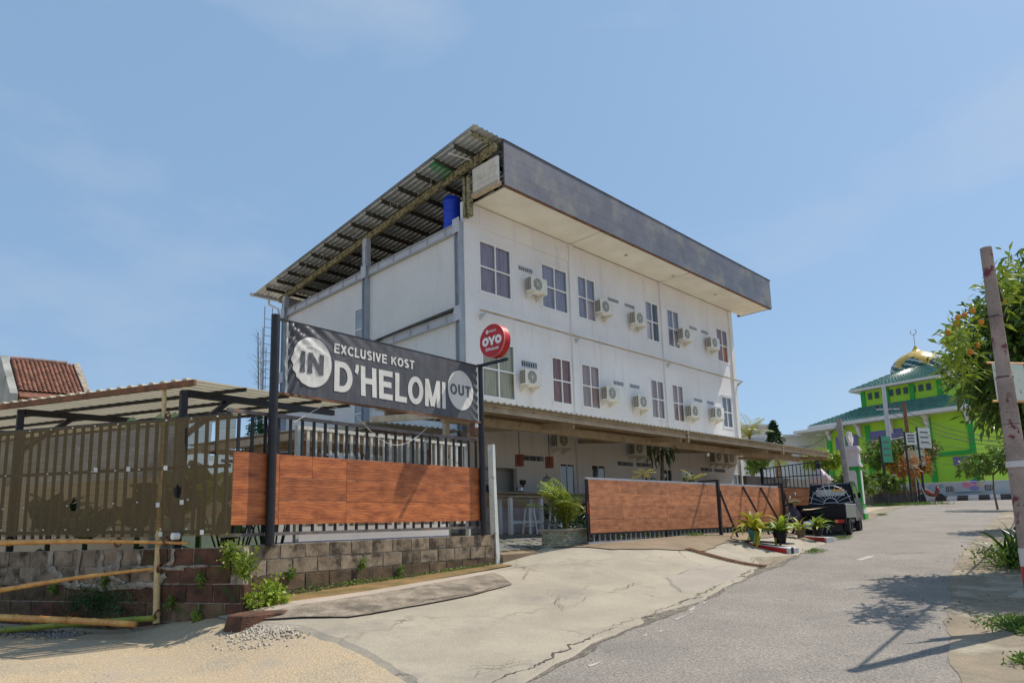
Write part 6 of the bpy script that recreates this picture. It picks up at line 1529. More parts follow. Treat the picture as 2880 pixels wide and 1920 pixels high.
hull([(.35, .12, .2, .42), (.55, .14, .18, .44), (.75, .10, .25, .42)], 'engine', M_CHROME)
hull([(.72, .10, .30, .62), (.86, .20, .32, .80), (1.0, .16, .50, .92), (1.06, .10, .72, .95)], 'leg_shield', mat('purple_fairing', (.05, .035, .06), (.03, .02, .035), rough=.25, bump=0), mk)
hull([(.95, .10, .86, .98), (1.04, .14, .88, 1.04), (1.12, .09, .90, .99)], 'headlight_cowl', M_TRUCK)
bmb(MB().tube([(WB, -.07, WR), (WB - .12, -.07, .62), (WB - .26, -.04, .9)], .022, 6)).build('fork', M_CHROME, mk); bmb(MB().tube([(WB, .07, WR), (WB - .12, .07, .62), (WB - .26, .04, .9)], .022, 6)).build('fork', M_CHROME, mk)
hbm = bmb(MB().tube([(.86, -.34, .98), (.96, -.2, 1.0), (1.0, 0, .98), (.96, .2, 1.0), (.86, .34, .98)], .014, 6)).build('handlebar', M_BLACK, mk)
for s_ in (-1, 1):
    mm = MB().tube([(.93, s_ * .24, 1.0), (.94, s_ * .30, 1.20)], .007, 4); n = 14; mm.add([(.90, s_ * .30 + .055 * math.cos(6.2832 * k / n), 1.22 + .045 * math.sin(6.2832 * k / n)) for k in range(n)] + [(.93, s_ * .30 + .055 * math.cos(6.2832 * k / n), 1.22 + .045 * math.sin(6.2832 * k / n)) for k in range(n)], [tuple(range(n)), tuple(range(n, 2 * n))] + [(k, (k + 1) % n, n + (k + 1) % n, n + k) for k in range(n)])
    bmb(mm).build('mirror', M_CHROME, mk)
bmb(MB().tube([(.5, -.14, .2), (.1, -.17, .22), (-.35, -.18, .32)], [.025, .04, .045], 8)).build('exhaust', M_CHROME, mk)
bmb(MB().tube([(.45, .1, .3), (.38, .26, .02)], .012, 5)).build('side_stand', M_BLACK, mk)
bd = MB(); n = 14; vs = []
for i in range(n + 1):
    t = i / n; z = .82 + .05 * math.sin(t * 5) + .04 * t
    for yy in (-.22, -.08, .08, .2): vs.append((-.52 + t * 1.2, yy, z - abs(yy) * .25 + .01 * math.sin(yy * 30)))
bd.add(vs, [(4 * i + k, 4 * i + 4 + k, 4 * i + 5 + k, 4 * i + 1 + k) for i in range(n) for k in range(3)])
one('seat_cover', bmb(bd), mat('tan_cardboard', (.55, .42, .30), (.42, .31, .22)), 'curled tan cardboard sheet shading the seat of the motorbike', 'cardboard', fixn=False)
one('basket_board', bmb(MB().prism([(.72, 1.02), (1.12, .98), (1.16, 1.0), (.95, 1.10)], -.25, .22, 'y')), mat('straw_yellow', (.62, .50, .22), (.5, .36, .15)), 'straw coloured board lying over the motorbike handlebar', 'board')
# ------------------------------------------------------------------ beyond: pillars, mosque, island
def pillar(name, label, c, w, z0, zt, m1, m2, green):
    t = thing(name, label, 'pillar', (c[0], c[1], z0))
    R_ = Matrix.Translation((c[0], c[1], 0)) @ Matrix.Rotation(rad(8), 4, 'Z')
    def B(a, b, z0_, z1_, m, nm, p=None, bev=0):
        mb = MB().box(-a, a, -b, b, z0_, z1_); mb.v = [tuple(R_ @ Vector(v)) for v in mb.v]; return mb.build(nm, m, p or t, bevel=bev)
    h = zt - z0; w2 = w / 2; zc0 = z0 + h * .70
    B(w2 * 1.18, w2 * 1.18, z0 - .1, z0 + .22, M_GREENT if green else M_PINKW, 'plinth')
    B(w2 * 1.08, w2 * 1.08, z0 + .22, z0 + .40, M_OFFW, 'plinth_band')
    sh = B(w2, w2, z0 + .40, zc0, M_GREENT if green else M_PINKW, 'shaft')
    for dx, dy in ((0, -1), (-1, 0)):
        if dx: mb = MB().prism([(-w2 * .58, z0 + .62), (w2 * .58, z0 + .62), (w2 * .58, zc0 - .28), (w2 * .4, zc0 - .16), (-w2 * .4, zc0 - .16), (-w2 * .58, zc0 - .28)], -w2 - .025, -w2 - .003, 'x')
        else: mb = MB().prism([(-w2 * .58, z0 + .62), (w2 * .58, z0 + .62), (w2 * .58, zc0 - .28), (w2 * .4, zc0 - .16), (-w2 * .4, zc0 - .16), (-w2 * .58, zc0 - .28)], -w2 - .025, -w2 - .003, 'y')
        mb.v = [tuple(R_ @ Vector(v)) for v in mb.v]; mb.build('pale_panel', M_OFFW, sh)
    for k, (a, h0, h1) in enumerate(((1.2, 0, .07), (1.1, .07, .16), (1.0, .16, .60), (1.12, .60, .68), (1.26, .68, .76), (1.1, .76, .86))): B(w2 * a, w2 * a, zc0 + h0, zc0 + h1, M_PINKW, 'capital_band')
    mb = MB().prism([(-w2 * .5, zc0 + .24), (w2 * .5, zc0 + .24), (w2 * .5, zc0 + .52), (-w2 * .5, zc0 + .52)], -w2 * 1.0 - .02, -w2 * 1.0 - .002, 'y'); mb.v = [tuple(R_ @ Vector(v)) for v in mb.v]; mb.build('pale_panel', M_OFFW, t)
    return t, zc0 + .86, R_
pc2 = at(2436, 1462, 28.3); pz = g(pc2[0], pc2[1]) + .03
ptp, zz, R_ = pillar('gate_pillar', 'tall green and pink-white gateway pillar with a winged finial behind the pickup', (pc2[0], pc2[1] + .3), .56, pz, 2.95, 0, 0, True)
mb = MB(); mb.prism([(-.07, zz), (.07, zz), (.07, zz + .62), (-.07, zz + .62)], -.07, .07, 'y'); n = 18
for sg_ in (-1, 1):
    ring = [(sg_ * (.26 + .24 * math.cos(rad(a))), zz + .40 + .24 * math.sin(rad(a))) for a in range(100, 400, 20)]; inner = [(sg_ * (.33 + .12 * math.cos(rad(a))), zz + .50 + .12 * math.sin(rad(a))) for a in range(100, 400, 20)]
    k = len(ring); mb.add([(p[0], -.05, p[1]) for p in ring] + [(p[0], -.05, p[1]) for p in inner] + [(p[0], .05, p[1]) for p in ring] + [(p[0], .05, p[1]) for p in inner],
        [(i, i + 1, k + i + 1, k + i) for i in range(k - 1)] + [(2 * k + i, 3 * k + i, 3 * k + i + 1, 2 * k + i + 1) for i in range(k - 1)] + [(i, 2 * k + i, 2 * k + i + 1, i + 1) for i in range(k - 1)] + [(k + i, k + i + 1, 3 * k + i + 1, 3 * k + i) for i in range(k - 1)])
mb.v = [tuple(R_ @ Vector(v)) for v in mb.v]; mb.build('winged_finial', M_OFFW, ptp)
p1 = at(2338, 1400, 26.5)
pt1, zz1, R1_ = pillar('gate_pillar', 'short pink-white gateway pillar with a lantern on top at the end of the canopy', (p1[0], p1[1] + .35), .60, g(p1[0], p1[1]), 1.15, 0, 0, False)
MB().prism([(-.28, zz1), (.28, zz1), (.08, zz1 + .25), (-.08, zz1 + .25)], -.28, .28, 'y')
cap1 = MB().lathe([(.36, 0), (.10, .28), (.02, .30)], (p1[0], p1[1] + .35, zz1), 4); cap1.build('pyramid_cap', M_PINKW, pt1)
MB().lathe([(.07, 0), (.09, .03), (.07, .05), (.10, .10), (.10, .22), (.03, .30)], (p1[0], p1[1] + .35, zz1 + .28), 10).build('lantern', M_BLACK, pt1)
# arch between
ar = thing('gateway_arch', 'pink-white wall with a round arch opening between the two gateway pillars', 'arch', (pc2[0] - 1, pc2[1] + .8, 0))
a0, a1 = Vector((p1[0] + .2, p1[1] + .6, 0)), Vector((pc2[0] - .1, pc2[1] + .7, 0)); du = (a1 - a0); wl = du.length; du.normalize(); nn = Vector((-du.y, du.x, 0)) * .2
mb = MB(); zt1, zb1 = 1.35, -.4; cx_, rr_, zs = wl * .52, wl * .33, .45
cur = [(cx_ + rr_ * math.cos(rad(a)), zs + rr_ * math.sin(rad(a))) for a in range(180, -1, -15)]; n = len(cur)
top = [(cx_ + (wl * .5) * math.cos(rad(a)) , min(zt1, zs + .75 * math.sin(rad(a)) + .25)) for a in range(180, -1, -15)]
for e, fl in ((0, 0), (1, 1)):
    mb.add([tuple(a0 + du * u_ + nn * e + Vector((0, 0, z_))) for u_, z_ in cur + top], [(i, i + 1, n + i + 1, n + i) for i in range(n - 1)])
mb.add([tuple(a0 + du * u_ + nn * e + Vector((0, 0, z_))) for e in (0, 1) for u_, z_ in cur], [(i, i + 1, n + i + 1, n + i) for i in range(n - 1)])
mb.add([tuple(a0 + du * u_ + nn * e + Vector((0, 0, z_))) for e in (0, 1) for u_, z_ in top], [(i, i + 1, n + i + 1, n + i) for i in range(n - 1)])
for ua, ub in ((0, cx_ - rr_), (cx_ + rr_, wl)):
    P = [a0 + du * ua, a0 + du * ub, a0 + du * ub + nn, a0 + du * ua + nn]; mb.add([tuple(p + Vector((0, 0, zb1))) for p in P] + [tuple(p + Vector((0, 0, zs))) for p in P], [(0, 1, 5, 4), (1, 2, 6, 5), (2, 3, 7, 6), (3, 0, 4, 7), (4, 5, 6, 7)])
mb.build('arch_wall', M_PINKW, ar)
# leaning concrete pole behind the pickup
cpb, cpt = at(2392, 1400, 25.5), at(2359, 1178, 26.0)
o = MB().tube([(cpb[0], cpb[1], -.6), tuple(cpt)], [.13, .105], 8); one('concrete_pole', o, M_CONCP, 'leaning grey concrete pole standing behind the pickup beside the pillar', 'pole')
pv = at(2383, 1292, 25.7)

# mosque
mo = at(2323, 1206, 59.5); mR = at(2757, 1350, 50.5)
ML_ = np.array([mo[0], mo[1]]); MR_ = np.array([mR[0], mR[1]]); ud = (MR_ - ML_); WM = float(np.hypot(*ud)); ud /= WM; vdm = np.array([-ud[1], ud[0]]); vdm = vdm if vdm[0] > 0 else -vdm
def Q(s, v, z): p = ML_ + ud * s + vdm * v; return (p[0], p[1], z)
mq = thing('green_mosque', 'lime green two tier mosque with green tile roofs and a patterned golden dome', 'mosque', Q(WM / 2, 5, .5))
def mbox(s0, s1, v0, v1, z0, z1):
    P = [Q(s0, v0, 0), Q(s1, v0, 0), Q(s1, v1, 0), Q(s0, v1, 0)]
    return MB().add([(p[0], p[1], z0) for p in P] + [(p[0], p[1], z1) for p in P], [(3, 2, 1, 0), (4, 5, 6, 7), (0, 1, 5, 4), (1, 2, 6, 5), (2, 3, 7, 6), (3, 0, 4, 7)])
ZE1 = 7.65
mbox(0, WM, 0, 12, .4, ZE1).build('lower_wall', M_GREENW, mq)
for s in (.0, WM * .30, WM * .715, WM - .35): mbox(s, s + .38, -.12, -.004, .4, ZE1 - .2).build('green_pilaster', M_GREENT, mq)
for (a, b) in ((.4, WM * .3 - .02), (WM * .3 + .4, WM * .715 - .02), (WM * .715 + .4, WM - .37)): mbox(a, b, -.08, -.004, 4.35, 4.65).build('green_band', M_GREENT, mq)
for k, (s0, s1, z0, z1) in enumerate(((WM * .60, WM * .67, 3.5, 4.0), (WM * .86, WM * .955, 3.55, 4.2), (WM * .33, WM * .56, 5.9, 6.9), (WM * .07, WM * .24, 5.7, 6.8))):
    f = mbox(s0, s1, -.09, -.005, z0, z1).build('window', plain('violet_glass', (.12, .10, .26), .2), mq)
    mbox((s0 + s1) / 2 - .03, (s0 + s1) / 2 + .03, -.12, -.092, z0, z1).build('frame', M_GREENT, f)
for s in (.2, WM * .25, WM * .48, WM * .72, WM * .97):
    mb = MB(); 
    prof = [(-.02, ZE1 - 1.15), (-.25, ZE1 - .95), (-.55, ZE1 - .3), (-1.0, ZE1 - .03), (-.02, ZE1 - .03)]
    P = [Q(s, v, z) for v, z in prof] + [Q(s + .25, v, z) for v, z in prof]; mb.add(P, [tuple(range(5)), tuple(reversed(range(5, 10)))] + [(i, (i + 1) % 5, 5 + (i + 1) % 5, 5 + i) for i in range(5)]); mb.build('curved_bracket', M_OFFW, mq)
mbox(-1.1, WM + 1.1, -1.1, 13, ZE1 + .0, ZE1 + .30).build('eave_slab', M_OFFW, mq)
mbox(-2.2, 1.5, -1.6, 1.0, ZE1 - .25, ZE1 - .03).build('side_slab', M_OFFW, mq)
def hiproof(s0, s1, v0, v1, z0, t0, t1, w0, w1, z1, nm, nrows):
    """tile rows stepping up the front and left slopes"""
    for k in range(nrows):
        a, b = k / nrows, (k + 1) / nrows; L = lambda x, y, t: x + (y - x) * t
        zA, zB = L(z0, z1, a), L(z0, z1, b); th = .07
        mb = MB()
        c = [Q(L(s0, t0, a), L(v0, w0, a), zA + th), Q(L(s1, t1, a), L(v0, w0, a), zA + th), Q(L(s1, t1, b), L(v0, w0, b), zB), Q(L(s0, t0, b), L(v0, w0, b), zB)]
        nn_ = max(2, int((s1 - s0) / .32)); vs = []
        for i in range(nn_ * 2 + 1):
            t = i / (nn_ * 2); bump = .05 if i % 2 else 0
            p = np.array(c[0]) * (1 - t) + np.array(c[1]) * t; q = np.array(c[3]) * (1 - t) + np.array(c[2]) * t
            vs += [(p[0], p[1], p[2] - th), (p[0], p[1], p[2] + bump), (q[0], q[1], q[2] + bump)]
        mb.add(vs, [(3 * i, 3 * i + 3, 3 * i + 4, 3 * i + 1) for i in range(nn_ * 2)] + [(3 * i + 1, 3 * i + 4, 3 * i + 5, 3 * i + 2) for i in range(nn_ * 2)])
        l = [Q(L(s0, t0, a), L(v1, w1, a), zA + th), Q(L(s0, t0, a), L(v0, w0, a), zA + th), Q(L(s0, t0, b), L(v0, w0, b), zB), Q(L(s0, t0, b), L(v1, w1, b), zB)]
        r = [Q(L(s1, t1, a), L(v0, w0, a), zA + th), Q(L(s1, t1, a), L(v1, w1, a), zA + th), Q(L(s1, t1, b), L(v1, w1, b), zB), Q(L(s1, t1, b), L(v0, w0, b), zB)]
        mb.add(l, [(0, 1, 2, 3)]); mb.add(r, [(0, 1, 2, 3)])
        mb.build(nm, M_GTILE, mq, fixn=False)
hiproof(-1.0, WM + 1.0, -1.0, 13, ZE1 + .30, 2.4, WM - 2.4, 2.0, 10, 9.35, 'tile_row', 12)
mbox(2.4, WM - 2.4, 2.0, 10, 9.2, 10.75).build('upper_wall', M_GREENW, mq)
for s in (2.4, 2.4 + (WM - 5.2) * .33, 2.4 + (WM - 5.2) * .66, WM - 2.8): mbox(s, s + .35, 1.9, 1.996, 9.3, 10.7).build('green_pilaster', M_GREENT, mq)
for k in range(9):
    s = 2.9 + k * (WM - 6.0) / 9 + .1; 
    f = mbox(s, s + (WM - 6.0) / 9 - .25, 1.93, 1.994, 9.95, 10.5).build('clerestory_window', plain('dark_green_glass', (.02, .05, .04), .15) if 'dark_green_glass' not in bpy.data.materials else bpy.data.materials['dark_green_glass'], mq)
mbox(1.7, WM - 1.7, 1.3, 10.7, 10.75, 10.95).build('eave_slab', M_OFFW, mq)
hiproof(1.8, WM - 1.8, 1.4, 10.6, 10.95, 5.0, WM - 4.2, 4.5, 8, 12.5, 'tile_row', 9)
dc = at(2584, 1058, 60.0); zb = dc[2] + .05
RD = 2.15; dome = MB()
dcol = [mat('gold_tile', (.62, .42, .06), (.45, .28, .04), rough=.3, scale=3, bump=.05), mat('dark_teal_tile', (.02, .10, .10), rough=.3), mat('white_tile', (.65, .66, .62), rough=.3)]
prof = [(RD * .92, 0), (RD * 1.0, .35), (RD * 1.02, .7), (RD * .97, 1.05), (RD * .86, 1.4), (RD * .68, 1.75), (RD * .45, 2.02), (RD * .25, 2.2), (RD * .12, 2.4), (RD * .04, 2.75)]
pz_ = np.interp(np.linspace(0, 9, 25), range(10), [p[1] for p in prof]); pr_ = np.interp(np.linspace(0, 9, 25), range(10), [p[0] for p in prof])
nD = 48; vs = [(dc[0] + pr_[i] * math.cos(6.2832 * (k + .5 * (i % 2)) / nD), dc[1] + pr_[i] * math.sin(6.2832 * (k + .5 * (i % 2)) / nD), zb + pz_[i]) for i in range(25) for k in range(nD)]
for m_ in dcol: dome.mat(m_)
fs = []; ms = []
for i in range(24):
    for k in range(nD):
        k2 = (k + 1) % nD; h = k % 8; top = 4 + [6, 4, 2, 0, 0, 2, 4, 6][h]
        fs.append((i * nD + k, i * nD + k2, (i + 1) * nD + k2, (i + 1) * nD + k)); e = i - top
        ms.append(0 if e > 0 else (2 if (i + h) % 4 == 0 else 1) if i > 1 else 2)
dome.v = vs; dome.f = fs; dome.m = ms
dm = dome.build('dome', None, mq)
MB().lathe([(RD * 1.0, -.5), (RD * 1.0, .02)], (dc[0], dc[1], zb), 32).build('dome_drum', M_OFFW, mq)
fn = MB().tube([(dc[0], dc[1], zb + 2.7), (dc[0], dc[1], zb + 3.9)], .03, 6); fn.tube([(dc[0] + .25 * ud[0] * math.cos(a), dc[1] + .25 * ud[1] * math.cos(a), zb + 4.05 + .25 * math.sin(a)) for a in np.linspace(-4, 1, 14)], .035, 5); fn.build('crescent_finial', M_STEEL, mq)

# painted mural wall, kerb
wA, wB = at(2555, 1380, 48.5), at(2900, 1380, 46.5); wA[2] = wB[2] = 0; wd = (wB - wA); WL = float(np.linalg.norm(wd)); wd /= WL; wn = np.array([-wd[1], wd[0], 0]); wn = wn if wn[0] < 0 else -wn
def Wp(s, o, z): p = wA + wd * s + wn * o; return (p[0], p[1], z)
mw = thing('mural_wall', 'low pale wall painted with planets and colour blots below the green mosque', 'wall', Wp(WL / 2, 0, .5))
MB().beam(Wp(-3, -.1, 1.25), Wp(WL, -.1, 1.25), .2, 1.7).build('wall', M_MURAL, mw)
MB().beam(Wp(-3, -.1, 2.12), Wp(WL, -.1, 2.12), .26, .06).build('coping', M_OFFW, mw)
def pix_s(x): 
    d = ray(x, 1380)[:2]; A_ = np.array([[d[0], -wd[0]], [d[1], -wd[1]]]); return np.linalg.solve(A_, wA[:2])[1]
def paint(x, y, rx, ry, m, nm, lay):
    s = pix_s(x); D_ = 47.8; z = (y - 1380) * -D_ / 1960 + at(x, 1380, D_)[2]; n = 22; r_ = random.Random(int(x))
    k_ = [1 + .0 * r_.random() for _ in range(n)]
    MB().add([Wp(s + rx * D_ / 1960 * 1.05 * math.cos(6.2832 * i / n) * k_[i], .004 + .004 * lay, z + ry * D_ / 1960 * math.sin(6.2832 * i / n) * k_[i]) for i in range(n)], [tuple(range(n))]).build(nm, m, mw, fixn=False)
paint(2626, 1377, 17, 16, mat('blue_planet', (.22, .32, .50), (.35, .40, .42), scale=2.5), 'painted_planet', 1)
paint(2649, 1366, 6.5, 6, plain('grey_teal', (.22, .32, .34), .8), 'painted_moon', 1)
paint(2728, 1362, 18, 11, mat('pink_blot', (.55, .14, .24), (.60, .30, .38), scale=3), 'painted_blot', 1)
paint(2742, 1353, 10, 5, plain('blue_blot', (.07, .10, .40), .8), 'painted_blot', 2)
paint(2741, 1372, 12, 7, plain('violet_blot', (.22, .20, .42), .8), 'painted_blot', 3)
paint(2758, 1363, 9, 6, mat('sand_blot', (.55, .45, .28), (.5, .35, .25)), 'painted_blot', 4)
paint(2722, 1384, 38, 2, plain('dark_line', (.15, .18, .2), .8), 'painted_line', 5)
for x in (2672, 2782):
    s = pix_s(x); MB().beam(Wp(s - .22, .02, 1.66), Wp(s + .22, .02, 1.66), .05, .36).build('dark_vent', M_BLACK, mw)
    v = MB(); 
    for k in range(4): v.beam(Wp(s - .15 + k * .1, .06, 1.50), Wp(s - .15 + k * .1, .06, 1.82), .03, .03)
    v.build('vent_bars', M_PINKW, mw)
M_KB, M_KW = mat('black_kerb_paint', (.03, .03, .03), (.08, .06, .06)), mat('white_kerb_paint', (.60, .58, .56), (.48, .45, .44))
kl = MB().box(0, .62, -.13, .13, 0, .28).mesh('kerb_block', M_KB, bevel=.01), MB().box(0, .62, -.13, .13, 0, .28).mesh('kerb_block', M_KW, bevel=.01)
kb = thing('painted_kerb', 'black and white striped kerb blocks across the end of the road', 'kerb', Wp(3, 1.2, .6))
for row, (o_, zz_) in enumerate(((1.5, 0), (.55, .12))):
    for k in range(15):
        s = 1.2 + k * .64 - row * .3; p = Wp(s, o_, 0); link_mesh('kerb_block', kl[(k + row) % 2], kb, frame_mat((p[0], p[1], g(p[0], p[1]) + zz_ - .02), wd))

# trees
def tree(name, label, base, hgt, crown_c, radii, n, size, m, trunk_r=.12, group=None, lobes=7, aspect=.28, cat='tree', up=.2, hollow=.55, bm=M_BARK, seed=1, droop=.35):
    t = thing(name, label, cat, tuple(base), 0, group); R = np.random.default_rng(seed); cc = np.array(crown_c)
    tr = MB(); p0 = Vector(base); p1 = Vector(cc - [0, 0, radii[2] * .5]); mid = p0.lerp(p1, .5) + Vector((R.normal(0, .08) * hgt * .3, R.normal(0, .08) * hgt * .3, 0))
    tr.tube([p0, mid, p1], [trunk_r, trunk_r * .8, trunk_r * .6], 8)
    C = []; O = []
    for i in range(lobes):
        v = R.normal(size=3); v /= np.linalg.norm(v); v[2] *= .9; lc = cc + v * np.array(radii) * .55; lr = np.array(radii) * R.uniform(.38, .62)
        tr.tube([p1, p1.lerp(Vector(lc), .6) + Vector((0, 0, .1)), Vector(lc)], [trunk_r * .55, trunk_r * .35, trunk_r * .12], 6)
        k = n // lobes; d = R.normal(size=(k, 3)); d /= np.linalg.norm(d, axis=1)[:, None]; rr = R.uniform(hollow, 1.0, k) ** .7
        # clumps: pull leaves to twig ends
        tw = R.normal(size=(max(6, k // 14), 3)); tw /= np.linalg.norm(tw, axis=1)[:, None]; tw = tw * R.uniform(.6, 1.05, (len(tw), 1))
        idx_ = R.integers(0, len(tw), k); pos = lc + (tw[idx_] + R.normal(size=(k, 3)) * .13) * lr
        C.append(pos); O.append(tw[idx_] / np.linalg.norm(tw[idx_], axis=1)[:, None])
    tr.build('trunk', bm, t, smooth=True)
    leaf_cloud('crown', np.concatenate(C), size, m, t, aspect=aspect, up=up, outward=np.concatenate(O), droop=droop)
    return t
c = W(9.95, 11.4, 2.6); b = W(10.2, 11.8, 0); b[2] = g(b[0], b[1])
mg = tree('mango_tree', 'large leafy mango tree with small orange fruit overhanging the road at the right edge', b, 5, c, (1.78, 1.78, 1.9), 40000, .205, M_MANGO, .16, lobes=22, aspect=.3, seed=4, hollow=.3, droop=.25)
fr = MB().lathe([(.0, -.045), (.03, -.035), (.04, 0), (.03, .035), (.0, .045)], (0, 0, 0), 10).mesh('fruit', mat('orange_fruit', (.72, .17, .02), (.6, .26, .03)), smooth=True)
for (x, y) in ((2712, 886), (2736, 873), (2694, 893), (2688, 911), (2667, 934), (2676, 942), (2748, 970), (2823, 849), (2730, 990), (2760, 905)):
    link_mesh('fruit', fr, mg, Matrix.Translation(at(x, y, 9.9 + random.uniform(-.3, .3))))
leaf_cloud('young_leaves', np.array([at(2700 + rng.normal(0, 25), 985 + rng.normal(0, 50), 10.2 + rng.normal(0, .3)) for _ in range(350)] + [at(2820 + rng.normal(0, 22), 800 + rng.normal(0, 35), 10.0 + rng.normal(0, .3)) for _ in range(300)]), .2, M_LEAF, mg, aspect=.25)
c = W(16.6, 20.5, 2.7); b = W(15, 20.6, 0); b[2] = g(b[0], b[1]) 
tree('roadside_tree', 'darker leafy tree further down the right side of the road behind the mango tree', b, 5, c, (1.8, 1.8, 1.7), 10000, .26, M_MANGO, .15, lobes=9, seed=8)
c = at(2790, 1315, 33.); c[2] = 2.2; b = c.copy(); b[2] = g(b[0], b[1]); tree('small_tree', 'small light green tree with thin trunks in front of the mural wall', b, 3, c, (1.5, 1.5, .9), 1800, .25, M_MIDLEAF, .05, lobes=5, aspect=.4)
# planter island
iA, iB = gp(2458, 1419), gp(2584, 1415)
isl = thing('planter_island', 'grey walled planter with a low hedge in the road junction', 'planter', tuple((iA + iB) / 2))
idr = (iB - iA); idr[2] = 0; il = np.linalg.norm(idr); idr /= il; inn = np.array([-idr[1], idr[0], 0]); inn = inn if inn[0] > 0 else -inn
z0 = float(min(iA[2], iB[2])) - .1
A0 = iA + inn * .15; A0[2] = 0; B0 = iB + inn * .15; B0[2] = 0
MB().beam(A0 + [0, 0, z0 + .38], B0 + [0, 0, z0 + .38], .2, .78).build('front_wall', mat('dark_planter_wall', (.14, .12, .11), (.07, .06, .055), scale=3), isl); MB().beam(A0 + [0, 0, z0 + .80], B0 + [0, 0, z0 + .80], .3, .07).build('coping', M_RUST, isl)
MB().beam(A0 + inn * 2 + [0, 0, z0 + .36], B0 + inn * 2 + [0, 0, z0 + .36], 3.7, .7).build('soil_bed', M_BARK, isl)
k = 1500; tt = rng.uniform(0, 1, k)[:, None]; leaf_cloud('hedge', A0 + (B0 - A0) * tt + inn * rng.uniform(0, 1.2, (k, 1)) + np.column_stack([np.zeros(k), np.zeros(k), z0 + .75 + rng.uniform(0, .42, k)]), .17, mat('flowering_hedge', (.34, .36, .10), (.16, .20, .06), scale=5, stain=(.6, .48, .38), st_scale=8, st_lo=.5, st_hi=.6), isl, aspect=.5, kind='stuff')
vg = gp(2460, 1424); k = 1600; gx_ = np.linspace(0, 1, k)
P1, P2 = gp(2462, 1423), gp(2632, 1418)
V_ = np.array([P1 + (P2 - P1) * t for t in rng.uniform(0, 1, k)]) + np.column_stack([rng.normal(0, .25, k), rng.normal(0, .5, k), np.zeros(k)]); V_[:, 2] = G(V_[:, 0], V_[:, 1]) + .02
gr_ = leaf_cloud('verge_grass', V_, .22, M_MIDLEAF, None, aspect=.12, up=1.6, droop=0, kind='stuff')
for (x, y, D, rr, m, n, l, asp) in ((2530, 1265, 46, (2.2, 2.2, 1.5), mat('olive_leaf', (.22, .24, .05), (.09, .12, .03), scale=2, stain=(.5, .40, .2), st_lo=.55), 2600, 'olive green bushy tree behind the signboards at the road junction', .4), (2485, 1290, 43, (.8, .8, 1.0), M_MIDLEAF, 1000, 'yellow-green tree beside the tall green pillar', .4), (2540, 1305, 43, (1.2, 1.2, .9), M_ORLEAF, 1300, 'tree with drooping orange-red leaves in the planter island', .18), (2592, 1312, 44, (.7, .7, 1.0), M_ORLEAF, 700, 'second smaller orange-leaved palm right of the first in the island', .18), (2490, 1352, 42, (.9, .9, .5), M_MIDLEAF, 800, 'green shrub filling the left end of the planter island', .5), (2325, 1290, 36, (.9, .9, .9), M_LEAF, 1000, 'yellow-green tree between the concrete pole and the canopy end', .45), (2400, 1370, 32, (1.0, 1., .9), M_MIDLEAF, 900, 'bright shrub seen through the pink gateway arch', .45)):
    c = at(x, y, D); b = c.copy(); b[2] = g(b[0], b[1]); tree('bushy_tree', l, b, 3, c, rr, n, .32, m, .08, lobes=6, aspect=asp, seed=int(x))
# signboards on black posts
def signboard(px_b, py_b, px_t, py_t, D, bw, bh, boff, m, l, rot=55):
    b_, t_ = at(px_b, py_b, D), at(px_t, py_t, D); z0 = g(b_[0], b_[1])
    t = thing('road_sign', l, 'sign', (b_[0], b_[1], z0)); MB().tube([(b_[0], b_[1], z0 - .1), (b_[0], b_[1], t_[2])], .06, 6).build('post', M_BLACK, t)
    a = rad(rot); u_ = np.array([math.cos(a), -math.sin(a), 0]); c_ = np.array([b_[0], b_[1], t_[2] - boff]) + u_ * (bw / 2 + .05)
    P = MB().beam(c_ - u_ * bw / 2, c_ + u_ * bw / 2, .07, bh).build('board', m, t)
    nrm = np.array([-u_[1], u_[0], 0]); nrm = nrm if nrm[0] < 0 else -nrm
    mb = MB()
    for k in range(3): z_ = c_[2] + bh * (.28 - .25 * k); mb.add([tuple(c_ + u_ * bw * a_ + nrm * .04 + [0, 0, z_ - c_[2] + dz]) for a_, dz in ((-.36, -.05), (.3, -.05), (.3, .05), (-.36, .05))], [(0, 1, 2, 3)])
    mb.build('faded_print', M_GREENT if k % 2 else M_PRINTD, P, fixn=False, kind='stuff')
M_SG = mat('pale_sign', (.62, .64, .60), (.50, .54, .50)); M_SGG = mat('pale_green_sign', (.40, .62, .50), (.55, .6, .58))
signboard(2496, 1420, 2462, 1225, 41.5, .7, 1.6, .85, plain('green_sign_face', (.05, .30, .16), .4), 'tall narrow green-edged signboard on a black post, leftmost of the signs', 30)
signboard(2567, 1418, 2543, 1213, 41.8, .8, .75, .45, M_SG, 'small white board high on the thin post, second of the signs from the left', 30)
signboard(2588, 1412, 2565, 1216, 43.6, .75, 2.1, 1.1, M_SGG, 'long green-white board on a post, third of the signs from the left', 30)
signboard(2603, 1412, 2577, 1200, 43.2, 1.2, 1.3, .7, M_SG, 'wide tilted white panel on the tallest post, rightmost of the signs', 20)
bc_ = at(2563, 1290, 42.3); bs_ = thing('beige_board', 'beige rounded board on legs between the sign posts', 'sign', (bc_[0], bc_[1], .6))
mb = MB(); u_ = RT; n = 16; ring = [(.42 * math.cos(6.2832 * i / n) * 1.15, .55 * max(-1, min(1, 1.3 * math.sin(6.2832 * i / n)))) for i in range(n)]
mb.add([tuple(bc_ + u_ * a + np.array([0, 0, b])) for a, b in ring] + [tuple(bc_ + u_ * a + FW * .06 + np.array([0, 0, b])) for a, b in ring], [tuple(range(n)), tuple(reversed(range(n, 2 * n)))] + [(i, (i + 1) % n, n + (i + 1) % n, n + i) for i in range(n)])
